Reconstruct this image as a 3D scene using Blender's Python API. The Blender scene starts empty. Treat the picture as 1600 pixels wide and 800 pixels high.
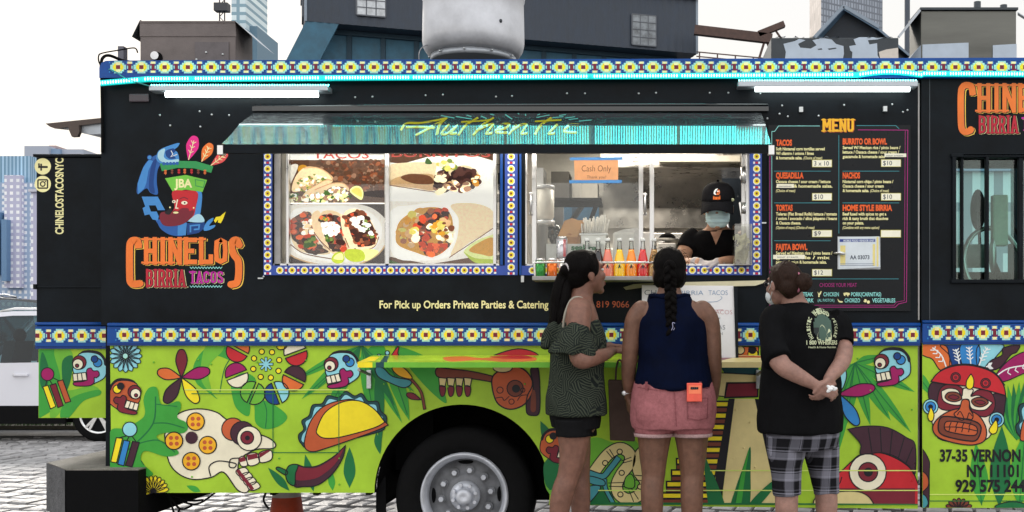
import bpy, bmesh, math, random
from mathutils import Vector, Matrix
from mathutils.bvhtree import BVHTree
R = math.radians
random.seed(7)
SC = bpy.context.scene
COL = SC.collection
# ---------------------------------------------------------------- camera
CAM_Y, CAM_H, F, PX0, PY0 = -6.0, 1.25, 1740.0, 1000.0, 530.0
cam = bpy.data.cameras.new('camera')
cam.sensor_width = 36.0
cam.lens = 36.0 * F / 1600.0
cam.shift_x = -(PX0 - 800.0) / 1600.0
cam.shift_y = (PY0 - 400.0) / 1600.0
cam.clip_start, cam.clip_end = 0.1, 4000.0
cam_o = bpy.data.objects.new('camera', cam)
cam_o.location = (0, CAM_Y, CAM_H)
cam_o.rotation_euler = (R(90), 0, 0)
COL.objects.link(cam_o)
SC.camera = cam_o
# ---------------------------------------------------------------- sky, sun, exposure
SUN_EL, SUN_ROT = R(24), R(-25)          # low, behind the truck and a little to its left
world = bpy.data.worlds.new('World')
SC.world = world
world.use_nodes = True
nt = world.node_tree
nt.nodes.clear()
out = nt.nodes.new('ShaderNodeOutputWorld')
bg = nt.nodes.new('ShaderNodeBackground')
bg.inputs['Strength'].default_value = 0.10
sky = nt.nodes.new('ShaderNodeTexSky')
sky.sky_type = 'NISHITA'
sky.sun_disc = False
sky.sun_elevation = SUN_EL
sky.sun_rotation = SUN_ROT
sky.dust_density = 3.0
tc = nt.nodes.new('ShaderNodeTexCoord')
sep = nt.nodes.new('ShaderNodeSeparateXYZ')
nt.links.new(tc.outputs['Generated'], sep.inputs[0])
mr = nt.nodes.new('ShaderNodeMapRange')          # thin cloud, brightened away from the sun to fill the truck's near side
mr.inputs['From Min'].default_value = -0.5
mr.inputs['From Max'].default_value = 0.7
mr.inputs['To Min'].default_value = 13.5
mr.inputs['To Max'].default_value = 8.3
mr.interpolation_type = 'SMOOTHSTEP'
nt.links.new(sep.outputs['Y'], mr.inputs['Value'])
nz = nt.nodes.new('ShaderNodeTexNoise')
nz.inputs['Scale'].default_value = 3.0
nz.inputs['Detail'].default_value = 4.0
nt.links.new(tc.outputs['Generated'], nz.inputs['Vector'])
cr_ = nt.nodes.new('ShaderNodeMix')
cr_.data_type = 'RGBA'
cr_.inputs['A'].default_value = (1.0, 0.93, 0.83, 1)
cr_.inputs['B'].default_value = (0.96, 0.98, 1.0, 1)
zr0 = nt.nodes.new('ShaderNodeMapRange')       # creamy haze low down, neutral cloud above
zr0.inputs['From Max'].default_value = 0.45
nt.links.new(sep.outputs['Z'], zr0.inputs['Value'])
zm = nt.nodes.new('ShaderNodeMath')
zm.operation = 'MULTIPLY_ADD'
zm.inputs[1].default_value = 0.5
nt.links.new(nz.outputs['Fac'], zm.inputs[0])
nt.links.new(zr0.outputs['Result'], zm.inputs[2])
zs = nt.nodes.new('ShaderNodeMath')
zs.operation = 'SUBTRACT'
zs.use_clamp = True
zs.inputs[1].default_value = 0.25
nt.links.new(zm.outputs[0], zs.inputs[0])
nt.links.new(zs.outputs[0], cr_.inputs['Factor'])
vm = nt.nodes.new('ShaderNodeVectorMath')
vm.operation = 'SCALE'
nt.links.new(cr_.outputs['Result'], vm.inputs[0])
nt.links.new(mr.outputs['Result'], vm.inputs['Scale'])
mx = nt.nodes.new('ShaderNodeMix')
mx.data_type = 'RGBA'
mx.inputs['Factor'].default_value = 0.94
nt.links.new(sky.outputs['Color'], mx.inputs['A'])
nt.links.new(vm.outputs['Vector'], mx.inputs['B'])
nt.links.new(mx.outputs['Result'], bg.inputs['Color'])
nt.links.new(bg.outputs['Background'], out.inputs['Surface'])
sun = bpy.data.lights.new('sun', 'SUN')
sun.energy = 1.2
sun.angle = R(12)
sun.color = (1.0, 0.93, 0.84)
sun_o = bpy.data.objects.new('sun', sun)
sd = Vector((math.sin(SUN_ROT) * math.cos(SUN_EL), math.cos(SUN_ROT) * math.cos(SUN_EL), math.sin(SUN_EL)))
sun_o.rotation_euler = sd.to_track_quat('Z', 'Y').to_euler()
sun_o.location = (0, 0, 30)
COL.objects.link(sun_o)
vs = SC.view_settings
vs.view_transform = 'Standard'
vs.look = 'None'
vs.exposure = 0.3
vs.gamma = 1.0
SC.render.engine = 'CYCLES'
SC.cycles.use_denoising = True
SC.cycles.max_bounces = 6
SC.cycles.transparent_max_bounces = 12
SC.cycles.sample_clamp_indirect = 6.0
# ---------------------------------------------------------------- helpers
def P(px, py, y=0.0):
 d = y - CAM_Y
 return Vector(((px - PX0) * d / F, y, CAM_H - (py - PY0) * d / F))
def X(px, y=0.0): return (px - PX0) * (y - CAM_Y) / F
def Z(py, y=0.0): return CAM_H - (py - PY0) * (y - CAM_Y) / F
def srgb(r, g, b):
 def f(c):
  c /= 255.0
  return c / 12.92 if c <= 0.04045 else ((c + 0.055) / 1.055) ** 2.4
 return (f(r), f(g), f(b))
MATS = {}
def mat(name, col, rough=0.5, metal=0.0, spec=0.5, var=0.12, scale=18.0, bump=0.0, bscale=60.0,
  coat=0.0, emit=None, es=0.0, rvar=0.1, stretch=(1, 1, 1), island=0.0, sheen=0.0, sss=0.0):
 if name in MATS: return MATS[name]
 m = bpy.data.materials.new(name)
 m.use_nodes = True
 n, l = m.node_tree.nodes, m.node_tree.links
 b = n['Principled BSDF']
 b.inputs['Metallic'].default_value = metal
 b.inputs['Specular IOR Level'].default_value = spec
 b.inputs['Coat Weight'].default_value = coat
 b.inputs['Coat Roughness'].default_value = 0.06
 if sheen:
  b.inputs['Sheen Weight'].default_value = sheen
 if sss:
  b.inputs['Subsurface Weight'].default_value = sss
  b.inputs['Subsurface Radius'].default_value = (0.012, 0.005, 0.003)
  b.inputs['Subsurface Scale'].default_value = 1.0
 t = n.new('ShaderNodeTexCoord')
 mp = n.new('ShaderNodeMapping')
 mp.inputs['Scale'].default_value = stretch
 l.new(t.outputs['Object'], mp.inputs['Vector'])
 no = n.new('ShaderNodeTexNoise')
 no.inputs['Scale'].default_value = scale
 no.inputs['Detail'].default_value = 6.0
 no.inputs['Roughness'].default_value = 0.65
 l.new(mp.outputs['Vector'], no.inputs['Vector'])
 ra = n.new('ShaderNodeMapRange')
 ra.inputs['From Min'].default_value = 0.3
 ra.inputs['From Max'].default_value = 0.7
 ra.inputs['To Min'].default_value = 1.0 - var
 ra.inputs['To Max'].default_value = 1.0 + var
 l.new(no.outputs['Fac'], ra.inputs['Value'])
 val = ra.outputs['Result']
 if island:
  g = n.new('ShaderNodeNewGeometry')
  r2 = n.new('ShaderNodeMapRange')
  r2.inputs['To Min'].default_value = 1.0 - island
  r2.inputs['To Max'].default_value = 1.0 + island
  l.new(g.outputs['Random Per Island'], r2.inputs['Value'])
  mm = n.new('ShaderNodeMath')
  mm.operation = 'MULTIPLY'
  l.new(val, mm.inputs[0])
  l.new(r2.outputs['Result'], mm.inputs[1])
  val = mm.outputs[0]
 sc = n.new('ShaderNodeVectorMath')
 sc.operation = 'SCALE'
 sc.inputs[0].default_value = col
 l.new(val, sc.inputs['Scale'])
 l.new(sc.outputs['Vector'], b.inputs['Base Color'])
 rr = n.new('ShaderNodeMapRange')
 rr.inputs['From Min'].default_value = 0.3
 rr.inputs['From Max'].default_value = 0.7
 rr.inputs['To Min'].default_value = max(0.02, rough - rvar)
 rr.inputs['To Max'].default_value = min(1.0, rough + rvar)
 l.new(no.outputs['Fac'], rr.inputs['Value'])
 l.new(rr.outputs['Result'], b.inputs['Roughness'])
 if bump:
  nb = n.new('ShaderNodeTexNoise')
  nb.inputs['Scale'].default_value = bscale
  nb.inputs['Detail'].default_value = 4.0
  l.new(mp.outputs['Vector'], nb.inputs['Vector'])
  bp = n.new('ShaderNodeBump')
  bp.inputs['Strength'].default_value = bump
  bp.inputs['Distance'].default_value = 0.01
  l.new(nb.outputs['Fac'], bp.inputs['Height'])
  l.new(bp.outputs['Normal'], b.inputs['Normal'])
 if emit:
  b.inputs['Emission Color'].default_value = (*emit, 1)
  b.inputs['Emission Strength'].default_value = es
 MATS[name] = m
 return m
def glass_mat(name, tint=(0.9, 0.95, 0.95), refl=0.12, rough=0.02):
 if name in MATS: return MATS[name]
 m = bpy.data.materials.new(name)
 m.use_nodes = True
 n, l = m.node_tree.nodes, m.node_tree.links
 n.clear()
 o = n.new('ShaderNodeOutputMaterial')
 tr = n.new('ShaderNodeBsdfTransparent')
 tr.inputs['Color'].default_value = (*tint, 1)
 gl = n.new('ShaderNodeBsdfGlossy')
 gl.inputs['Roughness'].default_value = rough
 fr = n.new('ShaderNodeFresnel')
 fr.inputs['IOR'].default_value = 1.45
 no = n.new('ShaderNodeTexNoise')
 no.inputs['Scale'].default_value = 6.0
 ad = n.new('ShaderNodeMath')
 ad.operation = 'MULTIPLY_ADD'
 ad.inputs[1].default_value = refl
 l.new(no.outputs['Fac'], ad.inputs[0])
 l.new(fr.outputs['Fac'], ad.inputs[2])
 mi = n.new('ShaderNodeMixShader')
 l.new(ad.outputs[0], mi.inputs['Fac'])
 l.new(tr.outputs[0], mi.inputs[1])
 l.new(gl.outputs[0], mi.inputs[2])
 l.new(mi.outputs[0], o.inputs['Surface'])
 MATS[name] = m
 return m
def cr(pts, closed=True, n=6):
 """Catmull-Rom through points (2-D or 3-D tuples); a repeated point makes a corner."""
 pts = [Vector(p) for p in pts]
 m = len(pts)
 res = []
 rng = range(m) if closed else range(m - 1)
 for i in rng:
  if closed:
   a, b, c, d = pts[i - 1], pts[i], pts[(i + 1) % m], pts[(i + 2) % m]
  else:
   a, b, c, d = pts[max(i - 1, 0)], pts[i], pts[i + 1], pts[min(i + 2, m - 1)]
  if (b - c).length < 1e-6: continue
  for k in range(n):
   t = k / n
   res.append(0.5 * ((2 * b) + (c - a) * t + (2 * a - 5 * b + 4 * c - d) * t * t + (3 * b - a - 3 * c + d) * t ** 3))
 if not closed: res.append(pts[-1])
 return res
def org_of(o):
 v = Vector((0, 0, 0))
 while o is not None:
  v += o.location
  o = o.parent
 return v
def tag(o, label=None, cat=None, group=None, kind=None):
 if label: o['label'] = label
 if cat: o['category'] = cat
 if group: o['group'] = group
 if kind: o['kind'] = kind
 return o
def empty(name, loc, label, cat, group=None):
 o = bpy.data.objects.new(name, None)
 o.empty_display_size = 0.2
 COL.objects.link(o)
 o.location = loc
 return tag(o, label, cat, group)
class MB:
 """mesh builder in world coordinates"""
 def __init__(s): s.v, s.f, s.m, s.mats, s.sm, s.cut = [], [], [], [], [], []
 def mi(s, m):
  if m not in s.mats: s.mats.append(m)
  return s.mats.index(m)
 def add(s, vs, fs, m, smooth=False):
  o = len(s.v)
  s.cut.append((o, len(s.f)))
  s.v += [Vector(p) for p in vs]
  i = s.mi(m)
  for f in fs:
   s.f.append([o + k for k in f]); s.m.append(i); s.sm.append(smooth)
  return s
 def box(s, x0, x1, y0, y1, z0, z1, m):
  if x0 > x1: x0, x1 = x1, x0
  if y0 > y1: y0, y1 = y1, y0
  if z0 > z1: z0, z1 = z1, z0
  v = [(x, y, z) for z in (z0, z1) for y in (y0, y1) for x in (x0, x1)]
  return s.add(v, [(0, 2, 3, 1), (4, 5, 7, 6), (0, 1, 5, 4), (2, 6, 7, 3), (0, 4, 6, 2), (1, 3, 7, 5)], m)
 def obox(s, c, ax, ay, az, m):
  c, ax, ay, az = Vector(c), Vector(ax), Vector(ay), Vector(az)
  v = [c + ax * i + ay * j + az * k for k in (-1, 1) for j in (-1, 1) for i in (-1, 1)]
  return s.add(v, [(0, 2, 3, 1), (4, 5, 7, 6), (0, 1, 5, 4), (2, 6, 7, 3), (0, 4, 6, 2), (1, 3, 7, 5)], m)
 def bar(s, a, b, w, h, m):
  a, b = Vector(a), Vector(b)
  d = (b - a).normalized()
  up = Vector((0, 0, 1)) if abs(d.z) < 0.95 else Vector((0, 1, 0))
  sd_ = d.cross(up).normalized()
  u = sd_.cross(d)
  return s.obox((a + b) / 2, (b - a) / 2, sd_ * w / 2, u * h / 2, m)
 def prism(s, pts, y0, y1, m, m_side=None):
  """polygon of (x,z) extruded from y0 (front) to y1"""
  n = len(pts)
  pts = [Vector(p) for p in pts]
  area = sum(pts[i].x * pts[(i + 1) % n].y - pts[(i + 1) % n].x * pts[i].y for i in range(n))
  if area < 0: pts = pts[::-1]
  v = [(p.x, y0, p.y) for p in pts] + [(p.x, y1, p.y) for p in pts]
  s.add(v, [tuple(range(n)), tuple(range(2 * n - 1, n - 1, -1))], m)
  return s.add(v, [(i, i + n, (i + 1) % n + n, (i + 1) % n) for i in range(n)], m_side or m)
 def hull(s, pts, vec, m):
  """planar polygon (3-D) extruded along vec"""
  n = len(pts)
  v = [Vector(p) for p in pts] + [Vector(p) + Vector(vec) for p in pts]
  return s.add(v, [tuple(range(n - 1, -1, -1)), tuple(range(n, 2 * n))] + [(i, (i + 1) % n, (i + 1) % n + n, i + n) for i in range(n)], m)
 def tube(s, pts, r, m, n=10, caps=True, axis=None, smooth=True):
  """r: number, list of numbers or of (ra, rb) with ra along axis"""
  pts = [Vector(p) for p in pts]
  k = len(pts)
  if not isinstance(r, (list, tuple)): r = [r] * k
  rings, prev = [], None
  for i, p in enumerate(pts):
   d = (pts[min(i + 1, k - 1)] - pts[max(i - 1, 0)])
   if d.length < 1e-9: d = Vector((0, 0, 1))
   d.normalize()
   if axis is not None:
    a = Vector(axis)
   elif prev is not None:
    a = prev
   else:
    a = Vector((1, 0, 0)) if abs(d.x) < 0.8 else Vector((0, 1, 0))
   a = (a - d * a.dot(d)).normalized()
   prev = a
   b = d.cross(a)
   ra, rb = r[i] if isinstance(r[i], (list, tuple)) else (r[i], r[i])
   rings.append([p + a * (ra * math.cos(2 * math.pi * j / n)) + b * (rb * math.sin(2 * math.pi * j / n)) for j in range(n)])
  v = [q for ring in rings for q in ring]
  f = [(i * n + j, i * n + (j + 1) % n, (i + 1) * n + (j + 1) % n, (i + 1) * n + j) for i in range(k - 1) for j in range(n)]
  s.add(v, f, m, smooth)
  if caps:
   o = len(s.v) - len(v)
   mi = s.mi(m)
   s.f.append([o + j for j in range(n - 1, -1, -1)]); s.m.append(mi); s.sm.append(False)
   s.f.append([o + (k - 1) * n + j for j in range(n)]); s.m.append(mi); s.sm.append(False)
  return s
 def cyl(s, a, b, r, m, n=16, r2=None):
  return s.tube([a, b], [r, r if r2 is None else r2], m, n)
 def lathe(s, prof, c, m, n=24, axis='z', caps=True):
  """prof: list of (radius, height)"""
  c = Vector(c)
  v = []
  for (r, h) in prof:
   for j in range(n):
    a = 2 * math.pi * j / n
    if axis == 'z': v.append(c + Vector((r * math.cos(a), r * math.sin(a), h)))
    else: v.append(c + Vector((r * math.cos(a), h, r * math.sin(a))))
  k = len(prof)
  f = []
  for i in range(k - 1):
   for j in range(n):
    q = (i * n + j, i * n + (j + 1) % n, (i + 1) * n + (j + 1) % n, (i + 1) * n + j)
    f.append(q if axis == 'z' else q[::-1])
  s.add(v, f, m, True)
  if caps:
   o = len(s.v) - len(v); mi = s.mi(m)
   lo = [o + j for j in range(n)]; hi = [o + (k - 1) * n + j for j in range(n)]
   s.f.append(lo[::-1] if axis == 'z' else lo); s.m.append(mi); s.sm.append(False)
   s.f.append(hi if axis == 'z' else hi[::-1]); s.m.append(mi); s.sm.append(False)
  return s
 def ell(s, c, rx, ry, rz, m, frame=None, nu=16, nv=10):
  c = Vector(c)
  ax = frame or (Vector((1, 0, 0)), Vector((0, 1, 0)), Vector((0, 0, 1)))
  v = []
  for i in range(nv + 1):
   th = math.pi * i / nv
   rr = math.sin(th) if 0 < i < nv else 0.02
   for j in range(nu):
    a = 2 * math.pi * j / nu
    v.append(c + ax[0] * (rx * rr * math.cos(a)) + ax[1] * (ry * rr * math.sin(a)) - ax[2] * (rz * math.cos(th)))
  f = [(i * nu + j, i * nu + (j + 1) % nu, (i + 1) * nu + (j + 1) % nu, (i + 1) * nu + j) for i in range(nv) for j in range(nu)]
  f += [tuple(range(nu - 1, -1, -1)), tuple(range(nv * nu, nv * nu + nu))]
  return s.add(v, f, m, True)
 def loft(s, secs, m, n=20):
  """secs: list of (centre, ax_vector, ay_vector)"""
  v = []
  for c, a, b in secs:
   for j in range(n):
    t = 2 * math.pi * j / n
    v.append(Vector(c) + Vector(a) * math.cos(t) + Vector(b) * math.sin(t))
  k = len(secs)
  f = [(i * n + j, i * n + (j + 1) % n, (i + 1) * n + (j + 1) % n, (i + 1) * n + j) for i in range(k - 1) for j in range(n)]
  f += [tuple(range(n - 1, -1, -1)), tuple(range((k - 1) * n, k * n))]
  return s.add(v, f, m, True)
 def mesh(s, name, org=Vector((0, 0, 0))):
  me = bpy.data.meshes.new(name)
  me.from_pydata([tuple(p - org) for p in s.v], [], s.f)
  for m in s.mats: me.materials.append(m)
  me.polygons.foreach_set('material_index', s.m)
  me.polygons.foreach_set('use_smooth', s.sm)
  me.update()
  return me
 def build(s, name, parent=None, base=None, bevel=0.0, label=None, cat=None, group=None, kind=None):
  org = org_of(parent) if parent is not None else Vector(base if base is not None else (0, 0, 0))
  o = bpy.data.objects.new(name, s.mesh(name, org))
  COL.objects.link(o)
  if parent is not None: o.parent = parent
  else: o.location = org
  if bevel:
   b = o.modifiers.new('bevel', 'BEVEL')
   b.width = bevel; b.segments = 2; b.limit_method = 'ANGLE'; b.angle_limit = R(40)
   b.harden_normals = False
  return tag(o, label, cat, group, kind)
def split(mb, name, parent, per=1, bevel=0.0):
 """one object per piece (every `per` shapes added make a piece)"""
 c = mb.cut[::per] + [(len(mb.v), len(mb.f))]
 for (v0, f0), (v1, f1) in zip(c, c[1:]):
  q = MB(); q.mats = mb.mats; q.v = mb.v[v0:v1]; q.f = [[k - v0 for k in f] for f in mb.f[f0:f1]]; q.m = mb.m[f0:f1]; q.sm = mb.sm[f0:f1]
  q.build(name, parent, bevel=bevel)
def copy_tree(o, parent=None):
 c = o.copy()
 COL.objects.link(c)
 if parent is not None: c.parent = parent
 for ch in list(o.children): copy_tree(ch, c)
 return c
# ---- flat printed artwork -------------------------------------------------
INK = None
def T(x0, y0, s):
 return lambda x, y: (x0 + x / s, y0 + y / s)
def clip_poly(pts, x0, y0, x1, y1):
 def cut(p, ins, inter):
  o = []
  for i in range(len(p)):
   a, b = p[i - 1], p[i]
   ia, ib = ins(a), ins(b)
   if ib:
    if not ia: o.append(inter(a, b))
    o.append(b)
   elif ia: o.append(inter(a, b))
  return o
 def lx(v): return lambda a, b: (v, a[1] + (b[1] - a[1]) * (v - a[0]) / (b[0] - a[0]))
 def ly(v): return lambda a, b: (a[0] + (b[0] - a[0]) * (v - a[1]) / (b[1] - a[1]), v)
 p = [tuple(q) for q in pts]
 for ins, inter in ((lambda q: q[0] >= x0, lx(x0)), (lambda q: q[0] <= x1, lx(x1)), (lambda q: q[1] >= y0, ly(y0)), (lambda q: q[1] <= y1, ly(y1))):
  if p: p = cut(p, ins, inter)
 return p
FONT_CACHE = {}
def glyphs(txt, bold=0.0, shear=0.0):
 key = (txt, bold, shear)
 if key in FONT_CACHE: return FONT_CACHE[key]
 cu = bpy.data.curves.new('t', 'FONT')
 cu.body = txt
 cu.size = 1.0
 cu.resolution_u = 3
 cu.offset = bold
 cu.shear = shear
 ob = bpy.data.objects.new('t', cu)
 COL.objects.link(ob)
 dg = bpy.context.evaluated_depsgraph_get()
 me = bpy.data.meshes.new_from_object(ob.evaluated_get(dg))
 v = [(p.co.x, p.co.y) for p in me.vertices]
 f = [tuple(p.vertices) for p in me.polygons]
 bpy.data.objects.remove(ob); bpy.data.curves.remove(cu); bpy.data.meshes.remove(me)
 FONT_CACHE[key] = (v, f)
 return v, f
_hv = glyphs('H')[0]
CAP = max(p[1] for p in _hv)
class Art:
 """coloured shapes printed in photo-pixel units on the plane y = y0; overlapping shapes are stacked in thin layers"""
 def __init__(s, y0, tr=None, clip=None, to3=None):
  s.y0, s.tr, s.clip, s.items = y0, tr or (lambda x, y: (x, y)), clip, []
  s.to3 = to3 or (lambda x, y, L: Vector((X(x), s.y0 - 0.0007 * L, Z(y))))
 def at(s, x0, y0, sc):
  s.tr = T(x0, y0, sc); s.sc = sc
  return s
 sc = 1.0
 def put(s, polys, m, L, verts=None, faces=None):
  if verts is None:
   out = []
   for q in polys:
    if s.clip: q = clip_poly(q, *s.clip)
    if len(q) < 3: continue
    a = sum(q[i][0] * q[(i + 1) % len(q)][1] - q[(i + 1) % len(q)][0] * q[i][1] for i in range(len(q)))
    if abs(a) < 1e-6: continue
    out.append(q[::-1] if a > 0 else q)
   if not out: return
   verts, faces = [], []
   for q in out:
    o = len(verts); verts += [(p[0], p[1]) for p in q]; faces.append(tuple(range(o, o + len(q))))
  xs, ys = [p[0] for p in verts], [p[1] for p in verts]
  s.items.append((L, len(s.items), verts, faces, m, (min(xs), min(ys), max(xs), max(ys))))
 def raw(s, q, m, L): s.put([q], m, L)
 @property
 def mb(s):
  if hasattr(s, '_mb'): return s._mb
  mb, done = MB(), []
  for L, k, v, f, m, b in sorted(s.items, key=lambda t: t[:2]):
   lv = 1
   for b2, l2 in done:
    if l2 >= lv and b[0] < b2[2] and b2[0] < b[2] and b[1] < b2[3] and b2[1] < b[3]: lv = l2 + 1
   done.append((b, lv))
   mb.add([s.to3(x, y, .32 * lv) for x, y in v], f, m)
  s._mb = mb
  return mb
 def poly(s, pts, m, L=1, sm=True, ol=None, w=2.0, n=5):
  q = cr(pts, True, n) if sm else [Vector(p) for p in pts]
  q = [s.tr(p[0], p[1]) for p in q]
  if m is not None: s.raw(q, m, L)
  if ol is not None: s.stroke_px(q, ol, L + 0.4, w, True)
  return s
 def stroke_px(s, q, m, L, w, closed=False):
  p = []
  for a in q:
   a = Vector((a[0], a[1]))
   if not p or (a - p[-1]).length > 1e-4: p.append(a)
  if closed and len(p) > 2 and (p[0] - p[-1]).length < 1e-4: p.pop()
  k = len(p)
  if k < 2: return
  if not closed:
   p[0] = p[0] + (p[0] - p[1]).normalized() * w * .25; p[-1] = p[-1] + (p[-1] - p[-2]).normalized() * w * .25
  lf, rt = [], []
  for i in range(k):
   d1 = (p[i] - p[i - 1]).normalized() if (closed or i) else None
   d2 = (p[(i + 1) % k] - p[i]).normalized() if (closed or i < k - 1) else None
   d1 = d1 or d2; d2 = d2 or d1
   n1, n2 = Vector((-d1.y, d1.x)), Vector((-d2.y, d2.x))
   n_ = n1 + n2
   n_ = n1 if n_.length < .3 else n_.normalized()
   n_ = n_ * (w / 2 / max(.55, n_.dot(n1)))
   lf.append(p[i] + n_); rt.append(p[i] - n_)
  s.put([[lf[i], lf[(i + 1) % k], rt[(i + 1) % k], rt[i]] for i in range(k if closed else k - 1)], m, L)
 def line(s, pts, m, L=3, w=2.0, sm=True, closed=False):
  q = cr(pts, closed, 5) if sm else [Vector(p) for p in pts]
  s.stroke_px([s.tr(p[0], p[1]) for p in q], m, L, w, closed)
  return s
 def disc(s, x, y, r, m, L=2, ol=None, w=1.6, ry=None, n=22, rot=0):
  ry = r if ry is None else ry
  p = []
  for i in range(n):
   a = 2 * math.pi * i / n
   u, v_ = r * math.cos(a), ry * math.sin(a)
   p.append((x + u * math.cos(rot) - v_ * math.sin(rot), y + u * math.sin(rot) + v_ * math.cos(rot)))
  return s.poly(p, m, L, False, ol, w)
 def half(s, x, y, r, ang, m, L=2, ol=None, w=1.6, gap=0.0):
  p = []
  for i in range(13):
   a = ang + math.pi * i / 12
   p.append((x + r * math.cos(a) + gap * math.cos(ang + math.pi / 2), y + r * math.sin(a) + gap * math.sin(ang + math.pi / 2)))
  return s.poly(p, m, L, False, ol, w)
 def petal(s, bx, by, tx, ty, wd, m, L=2, ol=None, w=1.6, fat=0.62):
  b, t = Vector((bx, by)), Vector((tx, ty))
  d = t - b
  nn = Vector((-d.y, d.x)).normalized() * wd
  p = [b, b, b + d * 0.3 + nn * 0.62, b + d * fat + nn, b + d * 0.92 + nn * 0.62, t, b + d * 0.92 - nn * 0.62, b + d * fat - nn, b + d * 0.3 - nn * 0.62]
  return s.poly(p, m, L, True, ol, w)
 def frond(s, bx, by, tx, ty, wd, m, L=0.3, vein=None):
  b, t = Vector((bx, by)), Vector((tx, ty))
  d = t - b
  nn = Vector((-d.y, d.x)).normalized() * wd
  s.poly([b, b, b + d * 0.35 + nn, b + d * 0.7 + nn * 0.75, t, t, b + d * 0.7 - nn * 0.75, b + d * 0.35 - nn], m, L)
  if vein is not None: s.line([b, b + d * 0.9], vein, L + 0.2, 1.3, False)
  return s
 def rect(s, x0, y0, x1, y1, m, L=1, ol=None, w=1.2):
  return s.poly([(x0, y0), (x1, y0), (x1, y1), (x0, y1)], m, L, False, ol, w)
 def text(s, txt, x, yb, h, m, L=2, width=None, bold=0.0, shear=0.0, rot=0.0, xs=0.75, dx=0, dy=0):
  """baseline start (x, yb), cap height h (in the current units); width fits the line to a length"""
  v, f = glyphs(txt, bold, shear)
  if not v: return s
  x0, x1 = min(p[0] for p in v), max(p[0] for p in v)
  ky = h / CAP
  kx = (width / (x1 - x0)) if width else ky * xs
  c, sn = math.cos(rot), math.sin(rot)
  pts = []
  for a, b in v:
   u, w_ = (a - x0) * kx, -b * ky
   pts.append(s.tr(x + u * c - w_ * sn + dx, yb + u * sn + w_ * c + dy))
  s.put(None, m, L, pts, f)
  return s
 def build(s, name, parent=None, **k):
  return s.mb.build(name, parent, **k)
# ---- slab letters drawn as strokes ---------------------------------------
SLAB = {
 'H': [[(.2, 0), (.2, 1)], [(.8, 0), (.8, 1)], [(.2, .5), (.8, .5)]],
 'I': [[(.5, 0), (.5, 1)]],
 'N': [[(.18, 0), (.18, 1)], [(.82, 0), (.82, 1)], [(.2, .05), (.8, .95)]],
 'E': [[(.2, 0), (.2, 1)], [(.2, .07), (.9, .07)], [(.2, .5), (.7, .5)], [(.2, .93), (.9, .93)]],
 'L': [[(.2, 0), (.2, 1)], [(.2, .93), (.92, .93)], [(.88, .68), (.88, .95)]],
 'O': [[(.5, .08), (.22, .16), (.18, .5), (.22, .84), (.5, .92), (.78, .84), (.82, .5), (.78, .16), (.5, .08)]],
 'B': [[(.2, 0), (.2, 1)], [(.2, .07), (.65, .07), (.8, .16), (.8, .36), (.65, .48), (.2, .48)], [(.65, .48), (.84, .6), (.84, .84), (.65, .93), (.2, .93)]],
 'R': [[(.2, 0), (.2, 1)], [(.2, .07), (.65, .07), (.8, .16), (.8, .4), (.65, .5), (.2, .5)], [(.55, .5), (.84, 1)]],
 'A': [[(.14, 1), (.5, .03)], [(.5, .03), (.86, 1)], [(.28, .68), (.72, .68)]],
 'T': [[(.5, 0), (.5, 1)], [(.04, .08), (.96, .08)]],
 'C': [[(.82, .28), (.78, .14), (.5, .08), (.22, .16), (.18, .5), (.22, .84), (.5, .92), (.78, .86), (.82, .7)]],
 'S': [[(.82, .26), (.76, .12), (.5, .08), (.22, .14), (.2, .36), (.5, .5), (.8, .62), (.8, .86), (.5, .92), (.24, .88), (.18, .72)]],
 'M': [[(.14, 0), (.14, 1)], [(.86, 0), (.86, 1)], [(.16, .04), (.5, .62)], [(.84, .04), (.5, .62)]],
 'U': [[(.2, 0), (.2, .8), (.32, .93), (.68, .93), (.8, .8), (.8, 0)]],
}
SERIF = {'H': [(.2, 0), (.2, 1), (.8, 0), (.8, 1)], 'I': [(.5, 0), (.5, 1)], 'N': [(.18, 0), (.18, 1), (.82, 0)], 'E': [], 'L': [(.2, 0)],
         'B': [], 'R': [(.2, 1), (.84, 1)], 'A': [(.14, 1), (.86, 1)], 'T': [(.5, 1)], 'M': [(.14, 0), (.14, 1), (.86, 0), (.86, 1)], 'U': [(.2, 0), (.8, 0)]}
def slab(art, word, x0, y0, x1, y1, m, L, wt=0.26, gap=0.08, off=(0, 0), ext=0.0):
 n = len(word)
 wts = [0.62 if c == 'I' else (1.2 if c == 'M' else 1.0) for c in word]
 tot = sum(wts)
 x = x0
 for c, q in zip(word, wts):
  cw = (x1 - x0) * q / tot
  gw = cw * (1 - gap)
  st = (x1 - x0) / tot * wt
  fx = lambda a: x + cw * gap / 2 + a * gw + off[0]
  fy = lambda b: y0 + b * (y1 - y0) + off[1]
  for s_ in SLAB[c]:
   art.line([(fx(a), fy(b)) for a, b in s_], m, L, st * art_px(art) + ext, False)
  for a, b in SERIF.get(c, []):
   sw = st * 0.95
   yy = fy(b) + (st * 0.22 if b == 0 else -st * 0.22)
   art.line([(fx(a) - sw, yy), (fx(a) + sw, yy)], m, L + 0.05, st * 0.45 * art_px(art) + ext, False)
  x += cw
def art_px(a): return 1.0 / a.sc
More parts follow.
